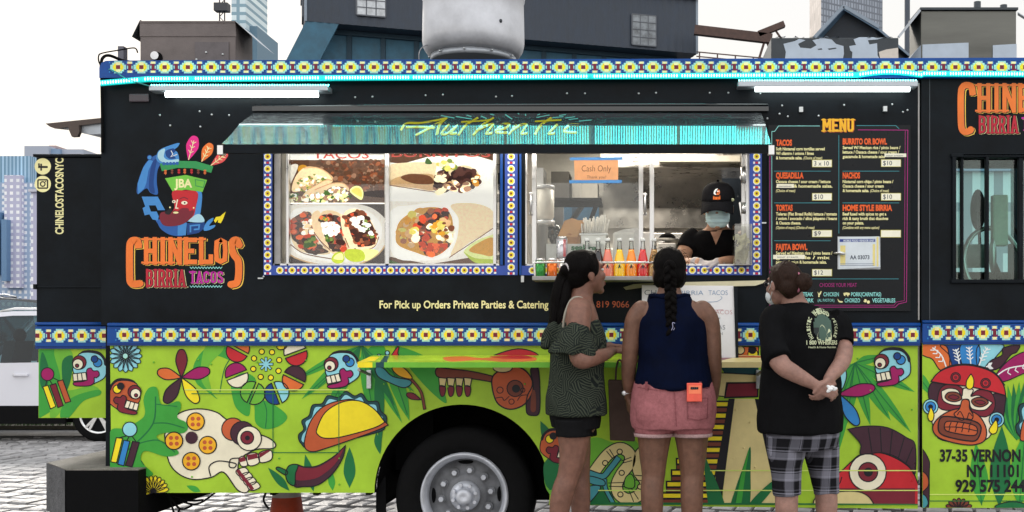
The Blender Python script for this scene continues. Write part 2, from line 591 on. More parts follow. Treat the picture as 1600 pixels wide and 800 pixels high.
# ---- palette -------------------------------------------------------------
def vinyl(name, rgb, k=1.0, rough=0.4, spec=0.3):
 c = srgb(*rgb)
 return mat('vinyl_' + name, tuple(x * k for x in c), rough, 0, spec, var=0.13, scale=5, rvar=0.14, bump=0.05, bscale=7)
V = {
 'ink': vinyl('ink', (24, 22, 30)), 'green': vinyl('lime', (166, 204, 52)), 'green2': vinyl('leaf', (62, 160, 60)),
 'green3': vinyl('deep_leaf', (26, 112, 62)), 'green4': vinyl('mid_leaf', (112, 184, 56)), 'yellow': vinyl('yellow', (250, 226, 40)), 'orange': vinyl('orange', (226, 112, 52)),
 'rust': vinyl('rust', (196, 92, 52)), 'brown': vinyl('brown', (126, 62, 46)), 'maroon': vinyl('maroon', (124, 34, 50)),
 'red': vinyl('red', (200, 38, 48)), 'magenta': vinyl('magenta', (160, 20, 96)), 'cream': vinyl('cream', (243, 234, 206)),
 'sand': vinyl('sand', (226, 208, 146)), 'sky': vinyl('sky_blue', (146, 214, 226)), 'blue': vinyl('blue', (48, 132, 200)),
 'navy': vinyl('navy', (16, 64, 132)), 'teal': vinyl('teal', (70, 150, 160)), 'dteal': vinyl('dark_teal', (28, 72, 78)),
 'aub': vinyl('aubergine', (68, 36, 50)), 'white': vinyl('white', (240, 242, 240)), 'pink': vinyl('pink', (236, 40, 140)),
 'logo_or': vinyl('logo_orange', (244, 124, 52)), 'logo_ye': vinyl('logo_yellow', (252, 206, 84)), 'paper': vinyl('menu_cream', (248, 240, 176)),
 'menu_or': vinyl('menu_orange', (240, 100, 44)), 'mint': vinyl('mint', (150, 226, 220)), 'band': vinyl('band_blue', (12, 72, 148)),
 'band_dk': vinyl('band_dark_blue', (12, 52, 118)), 'aqua': vinyl('aqua', (170, 226, 214)), 'tile': vinyl('tile_blue', (58, 84, 168)),
 'lime2': vinyl('hat_green', (118, 200, 70)), 'emer': vinyl('emerald', (50, 152, 84)), 'gold': vinyl('gold', (246, 182, 40)),
}
K = V['ink']
# ================================================================ SETTING
m_asph = mat('asphalt', (0.07, 0.07, 0.075), 0.9, var=0.25, scale=3, bump=0.3, bscale=200)
m_joint = mat('dark_joint', (0.02, 0.02, 0.022), 0.95, var=0.3, scale=20)
m_stone = mat('granite_setts', (0.30, 0.29, 0.29), 0.5, var=0.14, scale=9, bump=0.35, bscale=55, island=0.28, spec=0.5)
m_conc = mat('pavement_concrete', (0.27, 0.26, 0.25), 0.85, var=0.2, scale=4, bump=0.25, bscale=150)
m_kerb = mat('kerb_granite', (0.4, 0.39, 0.38), 0.7, var=0.2, scale=12, bump=0.3)
m_grass = mat('grass_green', (0.05, 0.09, 0.03), 0.9, var=0.5, scale=8)
g = MB(); S = 1800
g.add([(-S, -S, -0.03), (S, -S, -0.03), (S, S, -0.03), (-S, S, -0.03)], [(0, 1, 2, 3)], m_asph)
g.build('ground', kind='structure')
# stone setts of the road, laid in slightly skewed courses
cb = MB()
cb.add([(-16, -0.16, -0.018), (9, -0.16, -0.018), (9, 8.6, -0.018), (-16, 8.6, -0.018)], [(0, 1, 2, 3)], m_joint)
ang = R(14); ca, sa = math.cos(ang), math.sin(ang)
rnd = random.Random(3)
j = -30
vv = -9.0
while vv < 14:
 hgt = 0.25 + rnd.uniform(-0.015, 0.015)
 uu = -20 + rnd.uniform(0, 0.2)
 while uu < 14:
  wd = rnd.uniform(0.12, 0.19)
  cx, cy = uu + wd / 2, vv + hgt / 2
  x, y = cx * ca + cy * sa, -cx * sa + cy * ca
  if -15.5 < x < 8.7 and -0.02 < y < 8.35:
   dz, tx, ty = rnd.uniform(-0.006, 0.008), rnd.uniform(-0.03, 0.03), rnd.uniform(-0.05, 0.05)
   vs_ = []
   for (fx, fy, zz) in [(-1, -1, -0.02), (1, -1, -0.02), (1, 1, -0.02), (-1, 1, -0.02), (-.93, -.88, .0), (.93, -.88, .0), (.93, .88, .0), (-.93, .88, .0), (-.6, -.5, .006), (.6, -.5, .006), (.6, .5, .006), (-.6, .5, .006)]:
    lx, ly = fx * (wd / 2 - 0.011), fy * (hgt / 2 - 0.022)
    a, b = cx + lx, cy + ly
    vs_.append((a * ca + b * sa, -a * sa + b * ca, zz + (dz + lx * tx + ly * ty if zz > -0.01 else 0)))
   fs_ = [(8, 9, 10, 11)]
   for q in range(4):
    fs_ += [(q, (q + 1) % 4, 4 + (q + 1) % 4, 4 + q), (4 + q, 4 + (q + 1) % 4, 8 + (q + 1) % 4, 8 + q)]
   cb.add(vs_, fs_, m_stone)
  uu += wd
 vv += hgt
cb.build('cobbled_road', kind='structure')
# the footway the customers stand on: flags with joints and a granite kerb
pv = MB()
pv.box(-16, 9, -9, -0.36, -0.02, 0.098, m_joint)
yy = -0.36
while yy > -8.9:
 xx = -16.0
 while xx < 9:
  pv.box(xx + 0.004, xx + 1.196, yy - 0.896, yy - 0.004, 0.05, 0.11, m_conc)
  xx += 1.2
 yy -= 0.9
pv.build('pavement', kind='structure', bevel=0.004)
kb = MB()
xx = -16.0
while xx < 9:
 kb.box(xx + 0.003, xx + 1.497, -0.355, -0.20, -0.02, 0.112, m_kerb)
 xx += 1.5
kb.build('pavement_kerb', kind='structure', bevel=0.012)
# far side of the road: kerb, grass verge and another road
fk = MB()
xx = -30.0
while xx < 12:
 fk.box(xx + 0.004, xx + 1.496, 9.75, 9.9, -0.02, 0.13, m_kerb)
 xx += 1.5
gb = MB(); gb.box(-40, 12, 9.7, 12.0, -0.02, 0.03, mat('verge_soil', (0.05, 0.045, 0.03), 0.95, var=0.3))
gb.build('terrain', kind='structure')
gr = MB(); rnd = random.Random(11)
for i in range(9000):
 x, y = rnd.uniform(-9.5, -1), rnd.uniform(9.7, 11.9)
 h, a, w = rnd.uniform(0.05, 0.16), rnd.uniform(0, 6.28), rnd.uniform(0.006, 0.012)
 dx, dy = math.cos(a) * w, math.sin(a) * w
 lx, ly = rnd.uniform(-.05, .05), rnd.uniform(-.05, .05)
 gr.add([(x - dx, y - dy, 0.02), (x + dx, y + dy, 0.02), (x + lx, y + ly, 0.04 + h)], [(0, 1, 2)], m_grass)
gr.build('verge_grass', label='rough green grass on the verge behind the parked cars', cat='grass', kind='stuff')
# ---------------------------------------------------------------- far buildings
def stripes(name, base, dark, sx, sz, duty=0.5, metal=0.0, rough=0.6, rot_u=None, var=0.15):
 """a facade of panes set in a grid, by object position along u and z"""
 m = bpy.data.materials.new(name); m.use_nodes = True
 n, l = m.node_tree.nodes, m.node_tree.links
 b = n['Principled BSDF']; b.inputs['Roughness'].default_value = rough; b.inputs['Metallic'].default_value = metal
 t = n.new('ShaderNodeTexCoord')
 br = n.new('ShaderNodeTexBrick')
 br.offset = 0.0
 mp = n.new('ShaderNodeMapping')
 sp = n.new('ShaderNodeSeparateXYZ'); cb_ = n.new('ShaderNodeCombineXYZ'); ad = n.new('ShaderNodeMath')
 l.new(t.outputs['Object'], sp.inputs[0])
 l.new(sp.outputs['X'], ad.inputs[0]); l.new(sp.outputs['Y'], ad.inputs[1])
 l.new(ad.outputs[0], cb_.inputs['X']); l.new(sp.outputs['Z'], cb_.inputs['Y'])
 l.new(cb_.outputs[0], br.inputs['Vector'])
 br.inputs['Scale'].default_value = 1.0
 br.inputs['Brick Width'].default_value = sx
 br.inputs['Row Height'].default_value = sz
 br.inputs['Mortar Size'].default_value = min(sx, sz) * duty * 0.5
 br.inputs['Mortar Smooth'].default_value = 0.0
 br.inputs['Color1'].default_value = (*dark, 1)
 br.inputs['Color2'].default_value = tuple(min(1, c * (1 + var * 4)) for c in dark) + (1,)
 br.inputs['Mortar'].default_value = (*base, 1)
 l.new(br.outputs['Color'], b.inputs['Base Color'])
 return m
def wall_frame(a, b):
 a, b = Vector(a), Vector(b)
 d = (b - a).normalized()
 return d, Vector((d.y, -d.x, 0))
m_tower = stripes('tower_glass', (0.34, 0.45, 0.62), (0.66, 0.74, 0.85), 0.75, 0.8, 0.5)  # panes and frames paled: distance haze put into the colour
m_tower_top = stripes('tower_louvres', (0.16, 0.30, 0.44), (0.30, 0.45, 0.58), .5, 30, 0.5)
m_tower2 = stripes('tower_pink_grid', (0.50, 0.50, 0.66), (0.80, 0.82, 0.88), .85, .85, 0.5)
# glass tower, left (about 150 m off)
d0 = 150; yT = d0 + CAM_Y
tw = empty('glass_tower', (X(-60, yT), yT, 0), 'pale blue glass office tower with a louvred crown behind the parked white car', 'tower')
b = MB(); b.box(X(-260, yT), X(50, yT), yT, yT + 25, 0, Z(285, yT), m_tower); b.build('tower_shaft', tw)
b = MB(); b.box(X(-260, yT) + .3, X(45, yT), yT + .4, yT + 24, Z(285, yT), Z(243, yT), m_tower_top); b.build('crown', tw)
b = MB(); b.box(X(12, yT), X(38, yT), yT - .8, yT - 0.01, Z(450, yT), Z(275, yT), m_tower2); b.build('lift_shaft', tw)
b = MB(); b.box(X(-1, yT), X(8, yT), yT - 1.6, yT - 0.01, Z(430, yT), Z(333, yT), mat('tower_fin', (0.13, 0.25, 0.42), 0.5)); b.box(X(14, yT), X(22, yT), yT - 1.8, yT - 0.81, Z(440, yT), Z(345, yT), mat('tower_fin', (0.13, 0.25, 0.42), 0.5)); b.build('fin', tw)
yU = 120
wb = empty('apartment_slab', (X(90, yU), yU, 0), 'pale violet apartment block with a square window grid beside the glass tower', 'building')
b = MB(); b.box(X(48, yU), X(120, yU), yU, yU + 20, 0, Z(300, yU), m_tower2); b.build('wall', wb)
b = MB(); b.box(X(46, yU), X(122, yU), yU - .3, yU + 20.3, Z(300, yU), Z(296, yU), mat('pale_cornice', (0.6, 0.6, 0.68), 0.7)); b.build('parapet', wb)
yV = 260
sb = empty('stepped_block', (X(80, yV), yV, 0), 'low grey stepped block peeping over the black rear box of the truck', 'building')
mg = mat('far_grey', (0.42, 0.46, 0.55), 0.8); mg2 = mat('far_blue', (0.25, 0.36, 0.52), 0.8)
b = MB(); b.box(X(38, yV), X(76, yV), yV, yV + 30, 0, Z(228, yV), mg); b.box(X(86, yV), X(124, yV), yV + 2, yV + 30, 0, Z(231, yV), mg); b.box(X(70, yV), X(90, yV), yV + 1, yV + 30, 0, Z(231.5, yV), mg2); b.build('wall', sb)
b = MB(); b.box(X(66, yV), X(77, yV), yV + 3, yV + 20, Z(228, yV), Z(224, yV), mat('far_brown', (0.4, 0.3, 0.3), 0.8)); b.build('roof_hut', sb)
# slim glass tower behind the left roof hood, with its lower shoulder
yN = 200
nt_ = empty('slim_tower', (X(372, yN), yN, 0), 'slim blue glass tower rising behind the brown rooftop hood', 'tower')
mN = stripes('slim_glass', (0.26, 0.40, 0.48), (0.55, 0.66, 0.72), 40, 1.5, 0.4); mN2 = mat('slim_side', (0.14, 0.24, 0.32), 0.6)  # shaft paled as well, haze painted into the glass colour
b = MB(); b.box(X(361.5, yN), X(384, yN), yN, yN + 12, 0, Z(-80, yN), mN); b.build('tower_shaft', nt_)
b = MB(); b.box(X(353, yN), X(396, yN), yN + 2, yN + 14, 0, Z(36, yN), mN2); b.build('podium', nt_)
# crane mast
yC = 190
cm = MB(); mst = mat('crane_steel', (0.05, 0.05, 0.06), 0.6)
for dx in (-.45, .45):
 cm.bar((X(347, yC) + dx, yC, 0), (X(347, yC) + dx, yC, Z(-60, yC)), .18, .18, mst)
z = 40.0
while z < Z(-60, yC) - 1:
 cm.bar((X(347, yC) - .45, yC, z), (X(347, yC) + .45, yC, z + 1), .12, .12, mst)
 cm.bar((X(347, yC) + .45, yC, z + 1), (X(347, yC) - .45, yC, z + 2), .12, .12, mst)
 z += 2
cm.obox((X(347, yC), yC, Z(12, yC)), (1.2, 0, 0), (0, .8, 0), (0, 0, .7), mst)
cm.build('crane_mast', base=(X(347, yC), yC, 0), label='thin dark lattice crane mast beside the slim blue tower', cat='crane')
# ---------------------------------------------------------------- gantry house
m_corr = mat('corrugated_slate', (0.038, 0.05, 0.072), 0.55, 0.1, var=0.22, scale=2.5, stretch=(1, 1, .3))
m_corr2 = mat('corrugated_lit_tone', (0.10, 0.11, 0.13), 0.6, 0.2, var=0.2, scale=2.5)  # lighter copy of the slate, daylight on the end wall put into its colour
m_teal = mat('teal_panel', (0.05, 0.14, 0.21), 0.7, var=0.25, scale=1.2)
m_teald = mat('teal_frame', (0.025, 0.06, 0.09), 0.7)
m_roofm = mat('metal_roof', (0.25, 0.30, 0.36), 0.5, 0.3, var=0.15, scale=2)
m_pane = mat('old_pane', (0.6, 0.63, 0.66), 0.3, var=0.35, scale=1.2)
m_paned = mat('dirty_pane', (0.20, 0.22, 0.24), 0.35, var=0.6, scale=1.6)
m_mull = mat('mullion', (0.12, 0.13, 0.15), 0.6)
A = P(478, 33, 64); Bp = P(1089, 92, 72.0); Cp = P(428, 60, 71.0)
A.z = Z(33, 64); zb = A.z; Bp.z = Cp.z = zb
dv = (Bp - A); dv.z = 0; Lw = dv.length; dv.normalize()
du = Vector((-dv.y, dv.x, 0))                        # away from the camera, square to the long wall
Wd = 9.5
zt = zb + 3.75
gh = empty('gantry_house', (A.x, A.y, 0), 'dark slate corrugated gantry building towering behind the food truck', 'building')
def corr(mb, a, d, L, z0, z1, m, nrm, pitch=0.28, dep=0.05):
 n = int(L / pitch)
 vs_, fs_ = [], []
 for i in range(n + 1):
  p = a + d * (L * i / n) + nrm * (dep if i % 2 else 0)
  vs_ += [(p.x, p.y, z0), (p.x, p.y, z1)]
 for i in range(n): fs_.append((2 * i, 2 * i + 2, 2 * i + 3, 2 * i + 1))
 mb.add(vs_, fs_, m)
A0 = Vector((A.x, A.y, 0))
b = MB()
c4 = [A0, A0 + dv * Lw, A0 + dv * Lw + du * Wd, A0 + du * Wd]
b.hull([Vector((p.x, p.y, zb + .01)) for p in [c4[0] + (dv + du) * .06, c4[1] + (du - dv) * .06, c4[2] - (dv + du) * .06, c4[3] + (dv - du) * .06]], (0, 0, zt - zb), m_corr)
corr(b, A0, dv, Lw, zb, zt, m_corr, -du)
corr(b, A0 + du * Wd, -du, Wd, zb, zt, m_corr2, -dv)
corr(b, A0 + dv * Lw, du, Wd, zb, zt, m_corr, dv)
b.build('wall', gh)
b = MB()   # corner trims and sill
for p in (c4[0], c4[1]): b.bar((p.x, p.y, zb), (p.x, p.y, zt), .16, .16, m_roofm)
split(b, 'corner_trim', gh)
b = MB()
rz = zt + 3.2
e0, e1, e2, e3 = [Vector((p.x, p.y, zt)) for p in (c4[0] - du * .3 - dv * .2, c4[1] - du * .3 + dv * .2, c4[2] + du * .3 + dv * .2, c4[3] + du * .3 - dv * .2)]
r0 = (e0 + e3) / 2; r1 = (e1 + e2) / 2; r0.z = r1.z = rz
b.hull([e0, e1, r1, r0], (0, 0, .15), m_roofm); b.hull([r0, r1, e2, e3], (0, 0, .15), m_roofm)
b.build('roof', gh)
b = MB()
g0, g1 = Vector((c4[0].x, c4[0].y, zt)), Vector((c4[3].x, c4[3].y, zt)); gm = (g0 + g1) / 2; gm.z = rz - .15
b.hull([g0, g1, gm], dv * .1, m_corr2)
g0, g1 = Vector((c4[1].x, c4[1].y, zt)), Vector((c4[2].x, c4[2].y, zt)); gm = (g0 + g1) / 2; gm.z = rz - .15
b.hull([g0, g1, gm], -dv * .1, m_corr2)
b.build('gable', gh)
def pane_window(par, o, d, nrm, w, h, nx, nz, mp_, z0):
 f = MB(); f.bar(o + Vector((0, 0, z0 - .03)) , o + d * w + Vector((0, 0, z0 - .03)), .12, .08, m_mull)
 for i in range(nx + 1):
  q = o + d * (w * i / nx); f.bar((q.x, q.y, z0), (q.x, q.y, z0 + h), .1, .055, m_mull)
 for k in range(1, nz + 1):
  q0, q1 = o.copy(), o + d * w; q0.z = q1.z = z0 + h * k / nz; f.bar(q0, q1, .1, .05, m_mull)
 wo = f.build('window', par)
 p = MB(); p.hull([Vector((o.x, o.y, z0)) + nrm * .02, Vector((o.x + d.x * w, o.y + d.y * w, z0)) + nrm * .02, Vector((o.x + d.x * w, o.y + d.y * w, z0 + h)) + nrm * .02, Vector((o.x, o.y, z0 + h)) + nrm * .02], -nrm * .02, mp_)
 p.build('pane', wo)
kx = Lw / (1089 - 478)
def along(px):        # where the long wall meets the ray through photo column px
 r = (px - PX0) / F
 # A0 + dv*t : x = r*(y+6)
 return (r * (A0.y - CAM_Y) - A0.x) / (dv.x - r * dv.y)
for (pa, pb, pt, pbm, mm_) in ((557, 602, -22, 25, m_pane), (987, 1024, 24, 71, m_paned)):
 t0, t1 = along(pa), along(pb)
 yq = (A0 + dv * ((t0 + t1) / 2)).y
 pane_window(gh, A0 + dv * t0 - du * .11, dv, -du, t1 - t0, Z(pt, yq) - Z(pbm, yq), 3, 4, mm_, Z(pbm, yq))
pane_window(gh, A0 + du * 6.2 - dv * .11, -du, -dv, 1.9, 2.4, 3, 4, m_pane, zb + 1.5)
b = MB()    # the set-back lower storey of panels with ribs, and splayed corner braces
q = A0 + du * 1.6 + dv * .6
LL = Lw - 1.6
b.hull([Vector((p.x, p.y, 0)) for p in (q, q + dv * LL, q + dv * LL + du * (Wd - 2.6), q + du * (Wd - 2.6))], (0, 0, zb), m_teal)
b.build('lower_storey', gh)
b = MB()
t = .0
while t <= LL:
 p = q + dv * t; b.bar((p.x, p.y, 0), (p.x, p.y, zb), .3, .3, m_teald); t += 2.15
b.bar(Vector((q.x, q.y, zb - .15)) - du * .1, Vector((q.x, q.y, zb - .15)) + dv * LL - du * .1, .25, .3, m_teald)
b.build('rib', gh)
b = MB()
b.hull([Vector((A0.x, A0.y, zb)), Vector((A0.x, A0.y, zb)) + dv * 2.0, Vector((A0.x, A0.y, zb - 12)) + dv * .2 + du * .1 - dv * 4, Vector((A0.x, A0.y, zb - 12)) - dv * 5.6], du * .5, m_teal)
b.hull([Vector((c4[3].x, c4[3].y, zb)), Vector((c4[3].x, c4[3].y, zb)) + dv * 1.2, Vector((c4[3].x, c4[3].y, zb - 12)) - dv * 4.8, Vector((c4[3].x, c4[3].y, zb - 12)) - dv * 6], -du * .4, m_corr2)
b.build('brace', gh)
# steel gantry arm and walkway to the right of the gantry house
m_rust = mat('rusty_steel', (0.10, 0.06, 0.05), 0.8, var=0.3, scale=3)
ga = empty('steel_gantry', P(1160, 60, 70).xy.to_3d(), 'rusty steel gantry arm and walkway joined to the slate building', 'gantry')
b = MB(); yg = 70
b.bar(P(1085, 47, yg), P(1206, 61, yg), .5, .62, m_rust); b.build('beam', ga)
b = MB(); b.bar(P(1088, 81, yg), P(1215, 93, yg), .07, .07, m_rust); b.bar(P(1088, 88, yg), P(1215, 100, yg), .07, .07, m_rust)
for px in (1093, 1121, 1149, 1177, 1205): b.bar(P(px, 81.5 + (px - 1088) * .095, yg), P(px, 110, yg), .09, .09, m_rust)
b.build('handrail', ga)
b = MB(); b.bar(P(1185, 54, yg), P(1225, 38, yg), .5, .4, m_rust); b.bar(P(1196, 60, yg), P(1184, 98, yg), .16, .16, m_rust); b.bar(P(1197, 60, yg), P(1210, 98, yg), .16, .16, m_rust)
b.bar(P(1212, 48, yg), P(1222, 62, yg), .12, .12, m_rust); b.bar(P(1184, 98, yg), (P(1184, 98, yg).x, yg, 0), .5, .5, m_rust); b.bar(P(1210, 98, yg), (P(1210, 98, yg).x, yg, 0), .5, .5, m_rust)
b.build('truss', ga)
# office tower, gabled shed and stacks to the right
yS = 230
ot = empty('office_tower', (X(1322, yS), yS, 0), 'grey office tower with one side coloured as if sunlit behind the gabled shed', 'tower')
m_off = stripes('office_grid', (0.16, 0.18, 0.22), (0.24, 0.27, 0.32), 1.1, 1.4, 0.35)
m_offl = stripes('office_painted_sun', (0.52, 0.46, 0.42), (0.42, 0.37, 0.34), 2, 2.2, 0.3)  # lit copy of the facade, sunlight painted into its colour
p0, p1, p2 = P(1265, 60, yS + 12), P(1283, 60, yS), P(1379, 60, yS + 10)
b = MB()
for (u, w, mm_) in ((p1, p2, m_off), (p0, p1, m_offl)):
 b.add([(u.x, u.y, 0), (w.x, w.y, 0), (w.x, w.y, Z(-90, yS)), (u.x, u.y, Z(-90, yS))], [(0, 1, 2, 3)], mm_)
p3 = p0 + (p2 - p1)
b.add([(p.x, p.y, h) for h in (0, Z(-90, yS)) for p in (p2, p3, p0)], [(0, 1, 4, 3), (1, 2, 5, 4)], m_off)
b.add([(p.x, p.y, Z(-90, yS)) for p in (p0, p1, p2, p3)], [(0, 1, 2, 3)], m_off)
b.build('tower_shaft', ot)
b = MB(); b.box(p1.x - 4, p2.x, yS + 3, yS + 9, Z(-90, yS), Z(-94, yS), m_off); b.build('roof_plant', ot)
yH = 60
hs = empty('gabled_shed', (X(1330, yH), yH, 0), 'dark gabled shed with a blue metal roof behind the peeling rooftop box', 'building')
G = [P(1284, 60, yH), P(1322, 18.5, yH), P(1368, 46, yH)]
dep = P(1430, 30, yH + 14) - P(1322, 18.5, yH); dep.z = 0
zb0 = min(G[0].z, G[2].z)
b = MB()
f0 = [Vector((G[0].x, yH, 0)), Vector((G[2].x, yH, 0)), Vector((G[2].x, yH, G[2].z)), G[1], Vector((G[0].x, yH, G[0].z))]
b.hull(f0, dep, mat('shed_dark', (0.022, 0.027, 0.035), 0.8, var=0.3, scale=3)); b.build('wall', hs)
b = MB()
m_rb = mat('shed_roof', (0.10, 0.17, 0.26), 0.5, 0.2, var=0.2, scale=1.5)
off = -dep.normalized() * .5
b.hull([G[1] + off, G[2] + off + Vector((.35, 0, -.2)), G[2] + dep + Vector((.35, 0, -.2)), G[1] + dep], (0, 0, .18), m_rb)
b.hull([G[1] + off, G[1] + dep, G[0] + dep + Vector((-.3, 0, -.3)), G[0] + off + Vector((-.3, 0, -.3))], (0, 0, .18), m_rb)
b.build('roof', hs)
b = MB(); b.bar(G[1] + off + Vector((0, 0, .2)), G[2] + off + Vector((.35, 0, .02)), .12, .2, m_roofm); b.bar(G[1] + off + Vector((0, 0, .2)), G[0] + off + Vector((-.3, 0, -.1)), .12, .2, m_roofm); b.build('bargeboard', hs)
yk = 66
b = MB(); b.tube([(X(1417.5, yk), yk, 0), (X(1417.5, yk), yk, Z(-30, yk))], .18, mat('flue_dark', (0.05, 0.06, 0.08), 0.6), 14)
b.build('flue_pipe', base=(X(1417.5, yk), yk, 0), label='tall dark flue pipe rising between the gabled shed and the grey rooftop hood', cat='chimney')
# pale block across the street, seen through the cab
yB_ = 34
ob = empty('street_block', (X(1560, yB_), yB_, 0), 'blue grey facade across the street seen through the truck cab window', 'building')
b = MB(); b.box(X(1455, yB_), X(1720, yB_), yB_, yB_ + 8, 0, Z(268, yB_), stripes('street_facade', (.24, .33, .38), (.42, .55, .58), 1.1, 1.5, .3)); b.build('wall', ob)
b = MB(); b.box(X(1453, yB_), X(1722, yB_), yB_ - .2, yB_ + 8.2, Z(268, yB_), Z(262, yB_), mg2); b.build('parapet', ob)
# ================================================================ FOOD TRUCK
m_blk = mat('black_wrap', (0.007, 0.0095, 0.0125), 0.42, 0, 0.10, var=0.5, scale=4, bump=0.10, bscale=6, rvar=0.14)
m_gloss = mat('gloss_black', (0.006, 0.009, 0.012), 0.07, 0, 0.55, var=0.1, scale=4, bump=0.0, coat=0.6, rvar=0.04)
m_dark = mat('underbody_black', (0.0045, 0.0045, 0.005), 0.9, 0, 0.1, var=0.3)
m_steel = mat('brushed_steel', (0.62, 0.60, 0.57), 0.32, 1.0, var=0.14, scale=9, stretch=(1, 1, 6), bump=0.05, bscale=30, rvar=0.14)
m_steelw = mat('steel_wall', (0.52, 0.50, 0.47), 0.38, 0.85, var=0.22, scale=3.5, rvar=0.18, bump=0.15, bscale=5)
m_alu = mat('aluminium', (0.72, 0.72, 0.72), 0.35, 1.0, var=0.1, scale=20)
m_alud = mat('dull_aluminium', (0.36, 0.35, 0.34), 0.5, 0.7, var=0.2, scale=14)
m_glass = glass_mat('window_glass', (0.95, 0.97, 0.97), 0.02, 0.01)
m_glassc = glass_mat('cab_glass', (0.72, 0.88, 0.84), 0.05, 0.02)
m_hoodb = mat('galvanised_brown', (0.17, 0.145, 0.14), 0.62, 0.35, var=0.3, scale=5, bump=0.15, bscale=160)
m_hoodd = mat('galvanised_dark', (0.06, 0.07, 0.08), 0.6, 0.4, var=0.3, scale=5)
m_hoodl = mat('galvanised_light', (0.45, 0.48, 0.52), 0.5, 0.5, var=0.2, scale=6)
m_white = mat('fan_white', (0.62, 0.63, 0.67), 0.4, 0.2, var=0.2, scale=4, bump=0.05, bscale=40)
m_led = mat('led_cyan', (0.1, 0.6, 0.6), 0.4, emit=(0.10, 1.0, 0.92), es=12.5)
m_ledtape = mat('led_tape', (0.02, 0.30, 0.30), 0.4, spec=0.4, emit=(0.0, 0.5, 0.46), es=0.8)
m_tube = mat('tube_white', (0.9, 0.95, 0.95), 0.4, emit=(0.86, 1.0, 0.98), es=6.0)
m_house = mat('lamp_housing', (0.46, 0.50, 0.54), 0.4, 0.6, var=0.1)
m_screw = mat('screw_head', (0.55, 0.57, 0.58), 0.35, 0.8, var=0.2)
truck = empty('food_truck', (X(722), 1.05, 0), 'black and lime painted food truck with a long service window and awning', 'food truck')
YT = 2.1
zf = Z(768)
def grid_wall(mb, xs, zs, holes, y0, y1, m):
 xs, zs = sorted(xs), sorted(zs)
 def solid(i, k):
  if i < 0 or k < 0 or i >= len(xs) - 1 or k >= len(zs) - 1: return False
  cx, cz = (xs[i] + xs[i + 1]) / 2, (zs[k] + zs[k + 1]) / 2
  return not any(h[0] < cx < h[1] and h[2] < cz < h[3] for h in holes)
 for i in range(len(xs) - 1):
  for k in range(len(zs) - 1):
   if not solid(i, k): continue
   a, b, c, d = xs[i], xs[i + 1], zs[k], zs[k + 1]
   mb.add([(a, y0, c), (b, y0, c), (b, y0, d), (a, y0, d)], [(0, 1, 2, 3)], m)
   mb.add([(a, y1, c), (b, y1, c), (b, y1, d), (a, y1, d)], [(3, 2, 1, 0)], m)
   if not solid(i - 1, k): mb.add([(a, y0, c), (a, y1, c), (a, y1, d), (a, y0, d)], [(3, 2, 1, 0)], m)
   if not solid(i + 1, k): mb.add([(b, y0, c), (b, y1, c), (b, y1, d), (b, y0, d)], [(0, 1, 2, 3)], m)
   if not solid(i, k - 1): mb.add([(a, y0, c), (b, y0, c), (b, y1, c), (a, y1, c)], [(3, 2, 1, 0)], m)
   if not solid(i, k + 1): mb.add([(a, y0, d), (b, y0, d), (b, y1, d), (a, y1, d)], [(0, 1, 2, 3)], m)
XL, XR, XE = X(158), X(1437), X(1790)
LW = (X(425), X(780), Z(415), Z(236))           # poster window
SW = (X(820), X(1173), Z(415), Z(236))          # service window
CW = (X(1491), X(1690), Z(438), Z(246))         # cab window
b = MB()
grid_wall(b, [XL, LW[0], LW[1], SW[0], SW[1], XR], [Z(508), LW[2], LW[3], Z(118)], [LW, SW], 0, 0.05, m_blk)
b.build('side_wall', truck)
b = MB()
grid_wall(b, [XR + .006, CW[0], CW[1], XE], [Z(508), CW[2], CW[3], Z(118)], [CW], -0.012, 0.05, m_blk)
b.build('cab_wall', truck)
# far wall with openings to the daylight beyond, ends, floor, roof
FW1 = (X(864, YT), X(936, YT), Z(352, YT), Z(312, YT))
FW2 = (X(1128, YT), X(1168, YT), Z(372, YT), Z(262, YT))
FC = (X(1482, YT), X(1650, YT), Z(425, YT), Z(262, YT))
b = MB()
grid_wall(b, [XL, FW1[0], FW1[1], FW2[0], FW2[1], XR + .03, FC[0], FC[1], XE], [0.45, FW1[2], FW1[3], FW2[2], FW2[3], FC[2], FC[3], Z(106)], [FW1, FW2, FC], YT, YT + .05, m_blk)
b.build('far_wall', truck)
b = MB()
b.box(XL, XL + .05, .051, YT - .001, Z(752), Z(106), m_blk)
b.build('rear_wall', truck)
b = MB(); b.box(XL + .051, XE - .3, .64, YT - .06, Z(748) , Z(740), m_dark); b.build('floor', truck)
b = MB(); b.box(XL + .03, XE, 0.0, YT + .05, Z(108), Z(99), m_blk); b.build('roof', truck, bevel=.01)
b = MB(); b.box(XE - .05, XE, .051, YT - .001, 0.45, Z(330), m_blk); b.build('front_wall', truck)
b = MB(); b.box(XE - .03, XE - .025, .051, YT - .001, Z(330), Z(110), m_glassc); b.build('windscreen', truck)
b = MB(); b.box(XR - .01, XR + .03, .051, YT - .002, Z(740), Z(109), m_steelw); b.build('bulkhead', truck)
b = MB(); b.box(X(408), X(414), .051, YT - .002, Z(740), Z(109), m_steelw); b.build('bulkhead', truck)
# underbody: chassis rails and axle, exhaust
b = MB()
for y in (.55, 1.5): b.box(X(240), XE, y, y + .08, .50, .62, m_dark)
b.tube([(X(722), .1, Z(779)), (X(722), YT - .1, Z(779))], .06, m_dark)
b.ell((X(722), 1.05, Z(779)), .2, .2, .2, m_dark)
b.build('chassis', truck)
